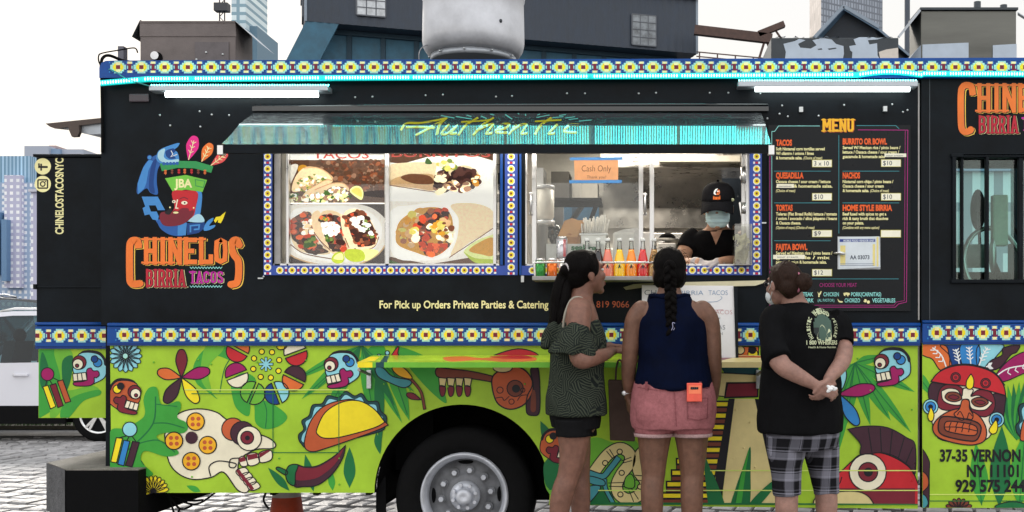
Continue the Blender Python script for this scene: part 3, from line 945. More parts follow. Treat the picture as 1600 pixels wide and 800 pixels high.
# ---------------- lime skirt with the wheel arch
acx, acz, ar = X(722), Z(769), 137 / 290.0
pts = [(X(172), Z(538)), (X(1434), Z(538)), (X(1434), Z(795)), (X(860), Z(789))]
a0, a1 = math.atan2(Z(789) - acz, X(857) - acx), math.pi + .01
for i in range(37):
 a = a0 + (a1 - a0) * i / 36
 pts.append((acx + ar * math.cos(a), acz + ar * math.sin(a)))
pts += [(X(584), Z(770)), (X(221), Z(770)), (X(219), Z(752)), (X(174), Z(750))]
b = MB(); b.prism(pts, 0.0, 0.045, V['green'], m_dark); b.build('skirt', truck)
b = MB(); b.prism([(X(1440), Z(536)), (XE, Z(536)), (XE, Z(793)), (X(1440), Z(793))], -0.014, 0.04, V['green'], m_dark); b.build('cab_skirt', truck)
# wheel well liner, mud flap
b = MB()
arc = [(acx + ar * math.cos(math.pi * i / 20), acz + ar * math.sin(math.pi * i / 20)) for i in range(21)]
arc = [(acx + ar, Z(800))] + arc + [(acx - ar, Z(800))]
n = len(arc)
b.add([(p[0], .046, p[1]) for p in arc] + [(p[0], .62, p[1]) for p in arc], [(i, i + 1, i + 1 + n, i + n) for i in range(n - 1)], m_dark)
back = arc[:]
b.add([(p[0], .62, p[1]) for p in arc[1:-1]], [tuple(range(n - 2))], m_dark)
b.build('wheel_arch', truck)
b = MB(); b.prism([(X(584), Z(768)), (X(599), Z(745)), (X(600), Z(832)), (X(584), Z(832))], .05, .06, m_dark); b.prism([(X(599), Z(690)), (X(660), Z(640)), (X(660), Z(745)), (X(599), Z(745))], .3, .34, m_dark); b.prism([(X(826), Z(690)), (X(860), Z(745)), (X(860), Z(798)), (X(826), Z(798))], .4, .42, m_dark); split(b, 'mud_flap', truck, 2)
# wheels: dished steel rim, ten studs, hub
tyre_m = mat('tyre_rubber', (0.0065, 0.0065, 0.007), 0.8, 0, 0.1, var=0.3, scale=30, bump=0.1, bscale=80)
rim_m = mat('rim_steel', (0.60, 0.62, 0.68), 0.42, 0.35, var=0.2, scale=9, bump=0.08, bscale=60)
rimd_m = mat('rim_dark_steel', (0.19, 0.195, 0.21), 0.6, 0.3, var=0.35, scale=12, bump=0.1)  # darker tone for the wheel disc and nut seats
def truck_wheel(cx, y0, deep):
 cz = Z(779); rt, rr = 110 / 290.0, 69 / 290.0
 w = MB()
 w.lathe([(rr - .002, .012), (rr + .012, -.004), (rr + .05, -.022), (rt - .03, -.018), (rt - .006, .0), (rt, .03), (rt, .20), (rt - .03, .235), (rr, .235)], (cx, y0, cz), tyre_m, 72, 'y', caps=False)
 wt = w.build('wheel', truck)
 r = MB()
 r.lathe([(rr + .004, .004), (rr - .002, -.012), (rr - .012, -.012), (rr - .02, .004), (rr - .03, .012), (rr - .036, deep * .6)], (cx, y0, cz), rim_m, 64, 'y', caps=False)
 ro = r.build('rim', wt)
 r = MB()
 r.lathe([(rr - .034, deep * .55), (rr - .05, deep), (rr - .09, deep + .012), (.115, deep - .012), (.105, deep - .018), (.04, deep - .018), (.001, deep - .018)], (cx, y0, cz), rimd_m, 64, 'y', caps=False)
 for i in range(4):      # hand holes
  a = math.pi / 2 * i + .02
  c = Vector((cx + (rr - .055) * math.cos(a), y0 + deep * .93, cz + (rr - .055) * math.sin(a)))
  r.ell(c, .014 if abs(math.cos(a)) > .5 else .042, .006, .042 if abs(math.cos(a)) > .5 else .014, m_dark)
 r.build('wheel_disc', wt)
 r = MB()
 r.lathe([(.078, deep - .016), (.082, deep - .06), (.062, deep - .075), (.045, deep - .078), (.045, deep - .10), (.036, deep - .112), (.02, deep - .114), (.006, deep - .108), (.001, deep - .108)], (cx, y0, cz), rim_m, 40, 'y', caps=False)
 for i in range(8):
  a = 2 * math.pi * i / 8 + .3
  c = Vector((cx + .064 * math.cos(a), y0 + deep - .075, cz + .064 * math.sin(a)))
  r.cyl(c, c + Vector((0, -.018, 0)), .0105, rim_m, 6)
 r.build('hub', wt)
 r = MB()
 for i in range(10):
  a = 2 * math.pi * i / 10 + .16
  c = Vector((cx + .138 * math.cos(a), y0 + deep + .003, cz + .138 * math.sin(a)))
  r.cyl(c, c + Vector((0, -.016, 0)), .024, rimd_m, 12)
  r.cyl(c + Vector((0, -.01, 0)), c + Vector((0, -.042, 0)), .0145, rim_m, 6)
 split(r, 'wheel_nut', wt, 2)
 return wt
truck_wheel(acx, 0.075, 0.085)
truck_wheel(X(722) + 3.65, 0.12, 0.05)
# ---------------- patterned bands
def pix(art, cx, cy, u, w, cells, L):
 for (ax, ay, bx, by, m) in cells: art.rect(cx + ax * u, cy + ay * w, cx + bx * u, cy + by * w, m, L)
FL = [(-3, -5, 3, 5, V['aqua']), (-6, -2, 6, 2, V['aqua']), (-4.5, -3.5, 4.5, 3.5, V['aqua'])]
FL2 = [(-3, -3, 3, 3, V['yellow']), (-4, -1.6, 4, 1.6, V['yellow']), (-1.7, -4, 1.7, 4, V['paper'])]
FL3 = [(-1.6, -1.6, 1.6, 1.6, V['maroon'])]
BW = [(-2, -4.6, 2, -2.8, V['paper']), (-2, 2.8, 2, 4.6, V['paper']), (-1.2, -2.8, 1.2, 2.8, V['maroon']), (-2.1, -1.2, -1.3, 1.2, V['aqua']), (1.3, -1.2, 2.1, 1.2, V['aqua']), (-2.4, -2.4, -1.4, -1.5, V['magenta']), (1.4, 1.5, 2.4, 2.4, V['magenta'])]
CO = [(-1, -5.4, 1, -4.2, V['navy']), (-1, 4.2, 1, 5.4, V['navy'])]
def band(art, x0, x1, first, pitch, cy, u, w, L=1):
 x = first
 while x < x1 + pitch:
  for cells, l in ((FL, L), (FL2, L + 1), (FL3, L + 2)): pix(art, x, cy, u, w, cells, l)
  pix(art, x + pitch / 2, cy, u, w, BW, L)
  for s_ in (-1, 1):
   pix(art, x + s_ * pitch * .28, cy, u, w, CO, L)
   art.rect(x + s_ * 6.6 * u - .9, cy - 4.4 * w, x + s_ * 6.6 * u + .9, cy - 3.2 * w, V['blue'], L)
   art.rect(x + s_ * 6.6 * u - .9, cy + 3.2 * w, x + s_ * 6.6 * u + .9, cy + 4.4 * w, V['blue'], L)
  x += pitch
# roof edge trim: rounded corner at the rear
b = MB()
pr = [(X(160), Z(124)), (X(160), Z(108)), (X(163), Z(101)), (X(170), Z(97.5)), (X(186), Z(97)), (XE, Z(92)), (XE, Z(120)), (XE, Z(124))]
b.prism(pr, -.035, .002, V['band'], V['band_dk'])
b.build('roof_trim', truck)
a = Art(-.0355, clip=(161, 97, 1780, 121))
band(a, 160, 1790, 189.5, 36.12, 107.5, 2.05, 1.9, 1)
a.build('roof_trim_pattern', truck)
# lower belt, with its rolled top edge
b = MB()
b.tube([(X(170), -.008, Z(507.5)), (XR, -.008, Z(507.5))], .011, V['band'], 12)
b.box(X(170), XR - .002, -.018, .002, Z(539), Z(511), V['band'])
b.box(X(170), XR - .002, -.022, -.0181, Z(540), Z(536), V['band_dk'])
b.build('belt_rail', truck)
a = Art(-.0185, clip=(171, 511.5, 1434, 535.8))
band(a, 160, 1434, 196.8, 36.12, 523.3, 2.0, 2.1, 1)
a.rect(171, 511.5, 1434, 513, V['navy'], .6)
a.build('belt_pattern', truck)
b = MB()
b.tube([(X(1440), -.014, Z(503)), (XE, -.014, Z(503))], .009, V['band'], 12)
b.box(X(1440), XE, -.022, .002, Z(535.5), Z(506), V['band'])
b.box(X(1440), XE, -.026, -.0221, Z(538), Z(534), V['band_dk'])
b.build('belt_rail', truck)
a = Art(-.0225, clip=(1440, 506, 1785, 534))
band(a, 1430, 1785, 1462, 36.0, 520, 2.1, 2.3, 1)
a.build('belt_pattern', truck)
# ---------------- tiled trim round the windows
b = MB()
b.box(X(412.5), X(425.5), -.008, 0.002, Z(430), Z(238), V['tile'])
b.box(X(425.6), X(789), -.008, 0.002, Z(430), Z(415), V['tile'])
b.box(X(789.1), X(809), -.008, 0.002, Z(430), Z(236), V['tile'])
b.box(X(812), X(815), -.012, 0.002, Z(430), Z(236), V['band'])
b.box(X(782), X(786), -.012, -.0081, Z(414), Z(236), V['band'])
b.box(X(815.2), X(1171), -.008, 0.002, Z(430), Z(415.5), V['tile'])
b.box(X(1171.1), X(1190), -.008, 0.002, Z(430), Z(238), V['tile'])
b.build('window_trim', truck)
a = Art(-.0085)
def tile(x, y, s=1.0):
 p = [(x + 6 * s * math.cos(t * math.pi / 4 + .39), y + 6 * s * math.sin(t * math.pi / 4 + .39)) for t in range(8)]
 a.poly(p, V['white'], 1, False)
 a.poly([(x + (q[0] - x) * .72, y + (q[1] - y) * .72) for q in p], V['yellow'], 2, False)
 a.rect(x - 1.7 * s, y - 1.7 * s, x + 1.7 * s, y + 1.7 * s, V['brown'], 3)
def between(x, y, vert):
 if vert:
  a.rect(x - 2, y - 1.6, x + 2, y + 1.6, V['red'], 1)
  for dx in (-4, 4): a.rect(x + dx - 1.4, y - 1.8, x + dx + 1.4, y + 1.8, V['white'], 1)
 else:
  a.rect(x - 1.6, y - 2, x + 1.6, y + 2, V['red'], 1)
  for dy in (-4, 4): a.rect(x - 1.8, y + dy - 1.4, x + 1.8, y + dy + 1.4, V['white'], 1)
for cx in (419, 799, 1182):
 y = 245.0
 while y < 424:
  tile(cx, y); between(cx, y + 9.6, True); y += 19.2
for (x0, x1) in ((438, 780), (832, 1168)):
 x = x0
 while x < x1:
  tile(x, 422.5); between(x + 9.6, 422.5, False); x += 19.2
a.build('window_tile_pattern', truck)
# ---------------- sliding windows
fr = MB()
for (x0, x1) in ((427, 437), (446, 450), (601, 607), (770, 775)): fr.box(X(x0), X(x1), .012, .045, LW[2], LW[3], m_alu if x1 - x0 < 7 else m_alud)
fr.box(LW[0], LW[1], .012, .045, LW[2], LW[2] + .012, m_alu)
w1 = fr.build('window_frame', truck, bevel=.002)
fr = MB(); fr.box(LW[0], LW[1], .046, .049, LW[2], LW[3], m_glass); fr.build('pane', w1)
fr = MB()
for (x0, x1, y) in ((820, 823, .012), (831, 838, .002), (998, 1005, .002), (1015, 1022, .014), (1166, 1173, .012)): fr.box(X(x0), X(x1), y, y + .03, SW[2], SW[3], m_alu)
fr.box(SW[0], SW[1], .012, .045, SW[2] - .002, SW[2] + .01, m_alu)
w2 = fr.build('window_frame', truck, bevel=.002)
fr = MB(); fr.box(X(838), X(998), .018, .021, SW[2], SW[3], m_glass); fr.build('pane', w2)
fr = MB()
for (px, y0_, y1_) in ((829.5, 303, 334), (1008, 304, 334)):
 fr.tube([P(px, y0_, .004), P(px, y0_, -.028), P(px, y1_, -.028), P(px, y1_, .004)], .006, m_alu, 8)
 for q in (y0_, y1_): fr.ell(P(px, q, .0), .011, .006, .011, m_alu)
fr.build('handle', w2)
fr = MB(); fr.box(X(1160), X(1166), .05, .08, SW[2], SW[3], m_alu); fr.tube([P(1163, 262, .045), P(1163, 285, .03)], .02, m_alu); fr.tube([P(1163, 318, .045), P(1163, 332, .03)], .018, m_alu); fr.tube([P(1168, 240, .06), P(1180, 330, .06)], .008, m_alu); fr.build('hinge_rail', w2)
# ---------------- service ledge with its wire rail
lz = Z(433, -.1)
b = MB(); b.box(X(832, -.18), X(1062, -.18), -.20, -.009, lz - .022, lz, m_alud); b.build('ledge', truck, bevel=.003)
b = MB()
zr = Z(410, -.19)
b.tube(cr([P(836, 432, -.19), P(835, 414, -.19), P(838, 410.4, -.19), P(890, 410, -.19), P(896, 413, -.17), P(899, 424, -.14)], False, 6), .006, m_alu, 8)
b.tube([P(938, 410, -.19), P(1060, 410, -.19), P(1060, 432, -.19)], .006, m_alu, 8)
b.tube([P(888, 410, -.19), P(940, 410, -.19)], .006, m_alu, 8)
b.build('ledge_rail', truck)
# ---------------- fold-down counter, sagging slightly to the front
ya, yb_ = -.03, -.36
za, zb_ = Z(555), Z(566, yb_)
b = MB()
x0, x1 = X(585), X(1190)
b.add([(x0, ya, za), (x1, ya, za), (x1 + .0, yb_, zb_), (x0 - .0, yb_, zb_)], [(3, 2, 1, 0)], vinyl('counter_lime', (196, 226, 60), 1.0, 0.12, 0.6))
b.add([(x0, yb_, zb_), (x1, yb_, zb_), (x1, yb_, zb_ - .027), (x0, yb_, zb_ - .027)], [(3, 2, 1, 0)], V['green4'])
b.add([(x0, ya, za - .03), (x1, ya, za - .03), (x1, yb_, zb_ - .027), (x0, yb_, zb_ - .027)], [(0, 1, 2, 3)], m_alud)
b.add([(x0, ya, za), (x0, yb_, zb_), (x0, yb_, zb_ - .027), (x0, ya, za - .03)], [(0, 1, 2, 3)], V['yellow'])
b.add([(x1, ya, za), (x1, yb_, zb_), (x1, yb_, zb_ - .027), (x1, ya, za - .03)], [(3, 2, 1, 0)], V['sand'])
cs = b.build('counter_shelf', truck)
def on_counter(x, y, L):          # print and painted reflections on the counter top; y 0..1 from wall to edge
 p = Vector((X(x), ya + (yb_ - ya) * y, za + (zb_ - za) * y)); p.z += .0007 * L; return p
a = Art(0, to3=on_counter)
a.poly([(700, .3), (730, .15), (760, .4), (800, .1), (838, .3), (842, .8), (800, .95), (760, .7), (720, .9)], V['orange'], 1)  # mirrored wall art painted into the counter's colour
a.poly([(770, .15), (820, .05), (835, .5), (790, .5)], V['red'], 2)
a.poly([(585, .2), (600, .2), (606, .8), (596, 1), (585, 1)], V['yellow'], 1, False)
a.poly([(605, .1), (612, .1), (628, 1), (618, 1)], V['dteal'], 1, False)
a.poly([(1120, .0), (1190, 0), (1190, 1), (1110, 1)], V['sand'], 1, False)
a.poly([(1130, .2), (1150, .2), (1120, .8), (1106, .8)], V['maroon'], 2, False); a.poly([(1145, .1), (1190, .1), (1190, .35), (1140, .35)], V['rust'], 2, False)
a.build('counter_print_reflection', truck)
a = Art(yb_ - .0005, to3=lambda x, y, L: Vector((X(x), yb_ - .0008 * L, zb_ - .027 * y)))
a.rect(585, 0, 607, 1, V['yellow'], 1); a.rect(612, 0, 624, 1, V['dteal'], 1); a.rect(1120, 0, 1190, 1, V['sand'], 1); a.rect(1105, 0, 1118, 1, V['aub'], 1); a.rect(1085, 0, 1103, 1, V['yellow'], 1)
a.build('counter_edge_print', truck)
b = MB()
for px in (577, 1184): b.box(X(px - 3), X(px + 4), -.02, .0, Z(607), Z(578), m_screw); b.tube([P(px, 585, -.02), (X(px) + (.02 if px < 900 else 0), -.3, zb_ - .04)], .009, m_alud, 8)
split(b, 'counter_bracket', truck, 2, .002)
# ---------------- drip rail, awning and its lettering
b = MB(); b.tube([P(398, 166, -.015), P(1200, 163, -.015)], .010, m_gloss, 10); b.box(X(397), X(1200), -.03, .001, Z(175), Z(168), m_gloss); b.build('drip_rail', truck)
xa0, xa1 = -2.07, .648
hz, hy, ez, ey = Z(179, -.04), -.04, 1.25 + 304 * 5.5 / 1740, -.50
# section of the sheet: lower half bent to mirror the light strip into the camera (heights at 25 stations from lip to hinge)
prof_ = [ez]
for i in range(24):
 v = 1 - (i + .5) / 24
 yy = hy + (ey - hy) * v
 dc, dl = Vector((-6 - yy, 1.25 - prof_[-1])).normalized(), Vector((-.056 - yy, Z(121) - prof_[-1])).normalized()
 hv = (dc + dl).normalized()
 sl = -hv.x / hv.y if v > .47 else .49 - .0 * v
 prof_.append(prof_[-1] + sl * (hy - ey) / 24)
def on_awn(u, v, L=0):        # u metres, v 0..1 from hinge to edge
 y = hy + (ey - hy) * v
 k = min(max((1 - v) * 24, 0), 23.999); z = prof_[int(k)] + (prof_[int(k) + 1] - prof_[int(k)]) * (k - int(k))
 return Vector((u, y - .0006 * L, z + .0008 * L))
m_awn = mat('awning_film', (0.006, 0.010, 0.013), 0.085, 0, 0.8, var=0.1, scale=4, bump=0.6, bscale=22.0, coat=0.9, rvar=0.02, stretch=(.35, 4.5, 9))
aw = MB()
NU, NV = 40, 24
vs_ = [on_awn(xa0 + (xa1 - xa0) * i / NU, k / NV) for k in range(NV + 1) for i in range(NU + 1)]
fs_ = [(k * (NU + 1) + i, (k + 1) * (NU + 1) + i, (k + 1) * (NU + 1) + i + 1, k * (NU + 1) + i + 1) for k in range(NV) for i in range(NU)]
aw.add(vs_, fs_, m_awn, True)
awn = aw.build('awning', truck)
aw = MB(); aw.box(xa0, xa1, ey - .006, ey + .02, ez - .042, ez + .001, m_blk)
aw.hull([(xa0, hy, hz - .012), (xa0, ey, ez - .012), (xa0, ey, ez - .042), (xa0, hy, hz - .03)], (.02, 0, 0), m_blk); aw.hull([(xa1, hy, hz - .012), (xa1, ey, ez - .012), (xa1, ey, ez - .042), (xa1, hy, hz - .03)], (-.02, 0, 0), m_blk)
aw.add([(xa0 + .02, hy, hz - .02), (xa1 - .02, hy, hz - .02), (xa1 - .02, ey + .02, ez - .02), (xa0 + .02, ey + .02, ez - .02)], [(0, 1, 2, 3)], m_blk)
aw.build('frame', awn)
aw = MB(); aw.box(xa0 + .15, xa1 - .15, -.245, -.215, 2.322, 2.334, m_house); aw.build('under_lamp', awn)
li = bpy.data.lights.new('awning_light', 'AREA'); li.shape = 'RECTANGLE'; li.size = xa1 - xa0 - .3; li.size_y = .05; li.energy = 8; li.color = (1.0, .94, .84)
lo = bpy.data.objects.new('awning_light', li); lo.location = ((xa0 + xa1) / 2, -.23, 2.318); lo.rotation_euler = (R(30), 0, 0); COL.objects.link(lo)
aw = MB()
for x_ in (xa0, xa1):
 aw.box(x_ - .014, x_ + .014, ey - .012, ey + .03, ez - .05, ez - .005, m_alu)
split(aw, 'corner_bracket', awn, 1)
m_ay = mat('awning_yellow', srgb(190, 178, 30), .12, 0, .8, var=.05, scale=4, bump=.5, bscale=9.0, coat=1.0, rvar=.02, stretch=(.8, 3.2, 3.2)); m_am = vinyl('awning_mint', (90, 170, 160), 1.0, 0.15, 0.6)
av = lambda x, y, L: on_awn(X(x), (188 + (y - 188) * .92 - 180) / 47.0, L)
a = Art(0, to3=av)
# brush script drawn as strokes: Authentic
def scr(pts, w=4.2): a.line(pts, m_ay, 2, w)
t_ = a
scr([(646, 209), (650, 200), (668, 200), (690, 195), (704, 191), (690, 205), (672, 216)], 4)
scr([(652, 206), (676, 206), (694, 207)], 3); scr([(704, 191), (700, 204), (702, 215)], 4.4)
scr([(714, 203), (708, 213), (716, 215), (726, 205), (722, 214), (730, 214)], 3.6)
scr([(752, 190), (738, 206), (734, 216)], 4.2); scr([(731, 198), (758, 196), (772, 194)], 3)
scr([(776, 190), (762, 207), (756, 216)], 4.2); scr([(758, 211), (772, 204), (780, 203), (774, 214), (782, 214)], 3.6)
scr([(786, 210), (800, 207), (804, 202), (794, 202), (788, 212), (804, 213)], 3.6)
scr([(814, 203), (808, 215)], 3.8); scr([(810, 211), (822, 203), (830, 203), (826, 214), (834, 214)], 3.6)
scr([(864, 190), (850, 206), (846, 215)], 4.4); scr([(842, 197), (868, 195), (880, 194)], 3.2)
scr([(876, 203), (866, 214), (874, 214)], 3.8); scr([(908, 203), (896, 203), (888, 211), (906, 213)], 3.8)
for (p, q) in (((694, 185), (716, 190)), ((718, 187), (744, 192)), ((733, 184), (741, 187)), ((756, 186), (766, 191)), ((769, 182), (775, 184)), ((792, 183), (805, 192)), ((811, 180.6), (813, 182)), ((823, 182), (824, 185)), ((845, 182), (842, 184)), ((860, 184), (842, 189)), ((882, 187), (864, 190)), ((885, 183), (876, 185)), ((900, 187.5), (886, 190)), ((905, 191), (892, 193)), ((926, 194), (908, 196))): a.line([p, q], m_am, 1, 1.6, False)
a.build('lettering', awn)
# ---------------- light strips
b = MB()
def led_y(px):
 if px < 232: return 130 - (px - 157) * 6.5 / 75
 if px < 1340: return 123.5 - (px - 232) * 6.5 / 1108 + .0
 if px < 1440: return 117 - 6 * math.sin((px - 1340) / 100 * math.pi) * .8
 return 115 + (px - 1440) * .006
x = 157.0; gaps = {300, 504, 642, 784, 922, 1062, 1198, 1337, 1480}
tape = MB(); prev = None; xs_ = []
while x < 1780:
 p = P(x, led_y(x), -.052); xs_.append(p)
 if not any(abs(x - q - (-78 if q == 300 else 0)) < 3 for q in gaps) and not any(abs(x - q) < 3 for q in gaps):
  b.ell(p + Vector((0, -.006, 0)), .0042, .006, .0088, m_led, nu=6, nv=4)
 x += 4.15
ls = b.build('light_strip', truck)
tape.tube(xs_, [(.016, .004)] * len(xs_), m_ledtape, 8, axis=(0, 0, 1)); tape.build('strip_backing', ls)
for (x0, x1, y0_, y1_, t0, t1, ty) in ((235, 514, 134.5, 143, 259, 497, 148), (1153, 1433, 127, 136.5, 1180, 1421, 139.5)):
 b = MB(); yl = -.068
 b.box(X(x0, yl), X(x1, yl), yl - .02, -.001, Z(y1_, yl), Z(y0_, yl), m_house)
 fo = b.build('tube_light', truck, bevel=.004)
 b = MB(); b.tube([P(t0, ty, yl), P(t1, ty, yl)], .0135, m_tube, 12); b.build('diffuser', fo)
 b = MB(); x = x0 + 2.0
 while x < x1: b.ell(P(x, y0_ - 1.6, yl - .01), .0035, .0045, .0045, m_led, nu=6, nv=4); x += 4.0
 b.build('light_strip', fo)
# rear corner post and its cable, small fittings and screws over the wall
b = MB(); b.tube(cr([P(160, 238, -.012), P(160, 190, -.012), P(159, 130, -.02), P(158, 100, -.01), P(162, 89, .02), P(172, 87, .05), P(190, 94, .1), P(205, 97, .2)], False, 5), .008, m_dark, 8); b.build('corner_rail', truck)
b = MB(); b.tube(cr([P(168, 112, -.03), P(156, 100, -.03), P(154, 88, -.02), P(160, 83, .1), P(188, 78, .2), P(210, 75, .3), P(215, 82, .4)], False, 6), .004, m_dark, 6)
b.tube(cr([P(170, 108, -.04), P(180, 112, -.05), P(200, 124, -.06), P(232, 134, -.1)], False, 5), .0035, mat('cable_teal', (.02, .25, .25), .5), 6); b.build('cable', truck)
b = MB(); rs = random.Random(5)
for px, py in [(449, 151), (477, 151), (555, 152), (582, 151), (665, 149), (692, 148), (775, 151), (800, 150), (886, 146), (914, 146), (998, 146), (1025, 145), (1109, 145), (1138, 145), (1188, 146), (1199, 185), (1218, 178), (1222, 165), (1251, 172), (1253, 174), (1319, 164), (1382, 171), (1383, 173), (1394, 163), (1411, 175), (1418, 172), (312, 174), (331, 179), (358, 180), (266, 196), (250, 180), (313, 198), (1279, 181), (1231, 182), (412, 432), (816, 437)]:
 b.ell(P(px, py, -.001), .006, .004, .006, m_screw, nu=8, nv=5)
for px, py in ((1251, 172), (1382, 171)): b.box(X(px - 3), X(px + 3), -.02, 0, Z(py + 4), Z(py - 4), m_screw)
b.box(X(814.5), X(819), -.014, -.0005, Z(441), Z(431), m_screw); b.box(X(404), X(412), -.012, 0, Z(436), Z(434), m_screw); b.box(X(1190), X(1197), -.012, 0, Z(349.5), Z(347.5), m_screw)
b.build('screw', truck)
b = MB(); b.box(X(203), X(234), -.014, -.0005, Z(160), Z(147), mat('marker_dark', (0.06, 0.045, 0.055), 0.35)); mk = b.build('marker_lamp', truck, bevel=.006)
b = MB()
for px in (1451,): b.box(X(px), X(px + 1.2), -.0135, -.0121, Z(500), Z(120), m_hoodd)
b.box(X(1434.2), X(1436.4), -.004, -.0002, Z(500), Z(130), m_alud)
split(b, 'door_seam', truck)
# ---------------- cab: window frame, seat, wheel, mirror
b = MB()
for (x0, x1, y) in ((1486, 1492, -.03), (1501, 1505, -.012), (1538, 1543, -.03), (1590, 1597, -.02)): b.box(X(x0), X(x1), y, y + .035, CW[2], CW[3], m_blk)
b.box(X(1484), X(1692), -.03, -.0125, Z(443), Z(437), m_blk); b.box(X(1484), X(1692), -.03, -.0125, Z(247), Z(241), m_blk)
cf = b.build('window_frame', truck, bevel=.004)
b = MB(); b.box(CW[0], CW[1], .02, .024, CW[2], CW[3], m_glassc); b.build('pane', cf)
b = MB(); b.box(X(1502), X(1700), -.03, -.0125, Z(244), Z(242.4), m_alu); b.build('drip_rail', truck)
b = MB(); b.tube([(X(1602) + .19 * math.cos(t), .55 + .07 * math.cos(t) + .05 * math.sin(t), Z(400) + .21 * math.sin(t)) for t in [2 * math.pi * i / 28 for i in range(29)]], .014, m_alu, 8, caps=False)
b.tube([(X(1602), .55, Z(400)), (X(1640), .7, Z(450))], .02, m_dark); b.build('steering_wheel', truck)
b = MB(); b.box(X(1552, .5), X(1576, .5), .5, .56, Z(384, .5), Z(304, .5), mat('visor_green', (0.62, 0.80, 0.60), 0.5)); b.build('sun_visor', truck, bevel=.01)
b = MB(); b.box(X(1487, YT), X(1536, YT), YT - .12, YT - .1, Z(420, YT), Z(384, YT), mat('cab_card', (0.8, 0.85, 0.85), 0.7)); b.build('door_panel', truck)
b = MB(); b.ell(P(1528, 328, YT + .5), .06, .04, .16, m_dark); b.tube([P(1528, 328, YT + .5), P(1532, 400, YT + .06)], .012, m_dark); b.build('wing_mirror', truck)
b = MB(); b.ell(P(1551, 400, .35), .02, .03, .10, m_alu); b.build('gear_lever', truck)
b = MB(); b.box(X(1500), X(1580), .6, 1.3, Z(560), Z(470), m_dark); b.box(X(1492), X(1510), .6, 1.3, Z(560), Z(400), m_dark); b.build('driver_seat', truck, bevel=.03)
# ---------------- rear generator box, step bumper, raised rear hatch
yr = .26
b = MB(); b.box(X(57, yr), X(160, yr), yr, 1.8, Z(542, yr), Z(246, yr), m_blk); b.box(X(53, yr), X(160, yr), yr - .012, 1.82, Z(245.5, yr), Z(241, yr), m_blk)
b.box(X(53, yr), X(58, yr), yr - .012, 1.8, Z(452, yr), Z(444, yr), m_blk); b.box(X(57, yr), X(170, yr), yr - .006, yr, Z(450, yr), Z(447, yr), m_blk)
rb = b.build('rear_box', truck, bevel=.004)
b = MB(); b.box(X(60, yr), X(175, yr), yr + .002, 1.7, Z(653, yr), Z(541, yr), V['green']); b.build('rear_skirt', truck)
b = MB(); b.tube([P(56, 506, yr - .006), P(175, 506, yr - .006)], .010, V['band'], 10); b.box(X(57, yr), X(174, yr), yr - .012, yr - .0065, Z(541, yr), Z(510, yr), V['band']); b.box(X(57, yr), X(174, yr), yr - .014, yr - .0121, Z(545, yr), Z(541.4, yr), V['band_dk']); b.build('belt_rail', truck)
rt3 = lambda x, y, L: Vector((X(x, yr), yr - .0125 - .0007 * L, Z(y, yr)))
a = Art(0, clip=(57.5, 511, 171, 537), to3=rt3); band(a, 57, 171, 60.5, 34.6, 524.5, 1.95, 2.1, 1); a.build('belt_pattern', truck)
b = MB()
m_tread = mat('tread_plate', (0.10, 0.10, 0.105), 0.7, 0.0, 0.12, var=0.35, scale=12, bump=0.8, bscale=60)
yb0 = -.10
zt0 = Z(735, yb0)
top = [(X(103, yb0), yb0), (X(216, yb0), yb0), (X(216, yb0), 1.9), (X(78, .3), 1.9), (X(74, .22), .22)]
top = [Vector((p[0], p[1], zt0)) for p in top]
b.hull(top, (0, 0, .006), mat('lit_tread_top', (.20, .185, .165), .7, 0, .15, var=.3, scale=10, bump=.8, bscale=60))  # top paler and warmer than the side: light on it put into the colour
b.hull([p + Vector((0, 0, -.26)) for p in top], (0, 0, .258), m_dark)
b.add([top[4] + Vector((-.004, -.003, .004)), top[0] + Vector((-.004, -.003, .004)), top[0] + Vector((-.004, -.003, -.26)), top[4] + Vector((-.004, -.003, -.26))], [(0, 1, 2, 3)], m_tread)
b.build('step_bumper', truck)
b = MB(); yh = 1.0
m_hat = mat('hatch_brown', (0.09, 0.065, 0.055), 0.6, 0.2, var=0.3, scale=6)
b.hull([P(71, 193, yh), P(160, 184, yh), P(160, 191.5, yh), P(86, 201, yh), P(78, 198, yh)], (0, .9, .12), m_hat)
b.hull([P(92, 199, yh + .02), P(160, 192, yh + .02), P(160, 209, yh + .02), P(140, 210, yh + .02)], (0, .8, .05), m_hoodl)
b.hull([P(106, 197, yh - .02), P(123, 195, yh - .02), P(124, 206, yh - .02), P(121, 213, yh - .02), P(112, 213.5, yh - .02), P(108, 204, yh - .02)], (0, .03, 0), m_hat)
b.build('rear_hatch', truck)
# cables hanging below the skirt
b = MB()
for k_, (p, q, w_) in enumerate((((262, 770), (300, 790), .1), ((266, 772), (318, 781), .02), ((280, 782), (336, 770), .12), ((264, 770), (282, 794), .2))):
 b.tube(cr([P(p[0], p[1], .1), P((p[0] + q[0]) / 2, max(p[1], q[1]) + 12 * w_ * 4, .08), P(q[0], q[1], .12)], False, 6), .006, m_dark, 6)
b.tube(cr([P(416, 768, .1), P(412, 782, .12), P(420, 795, .12)], False, 6), .006, m_dark, 6)
split(b, 'cable', truck)
b = MB()
for px in (420, 488, 571): b.box(X(px - 4), X(px + 4), .06, .12, Z(776), Z(768), m_dark)
split(b, 'skirt_bracket', truck)
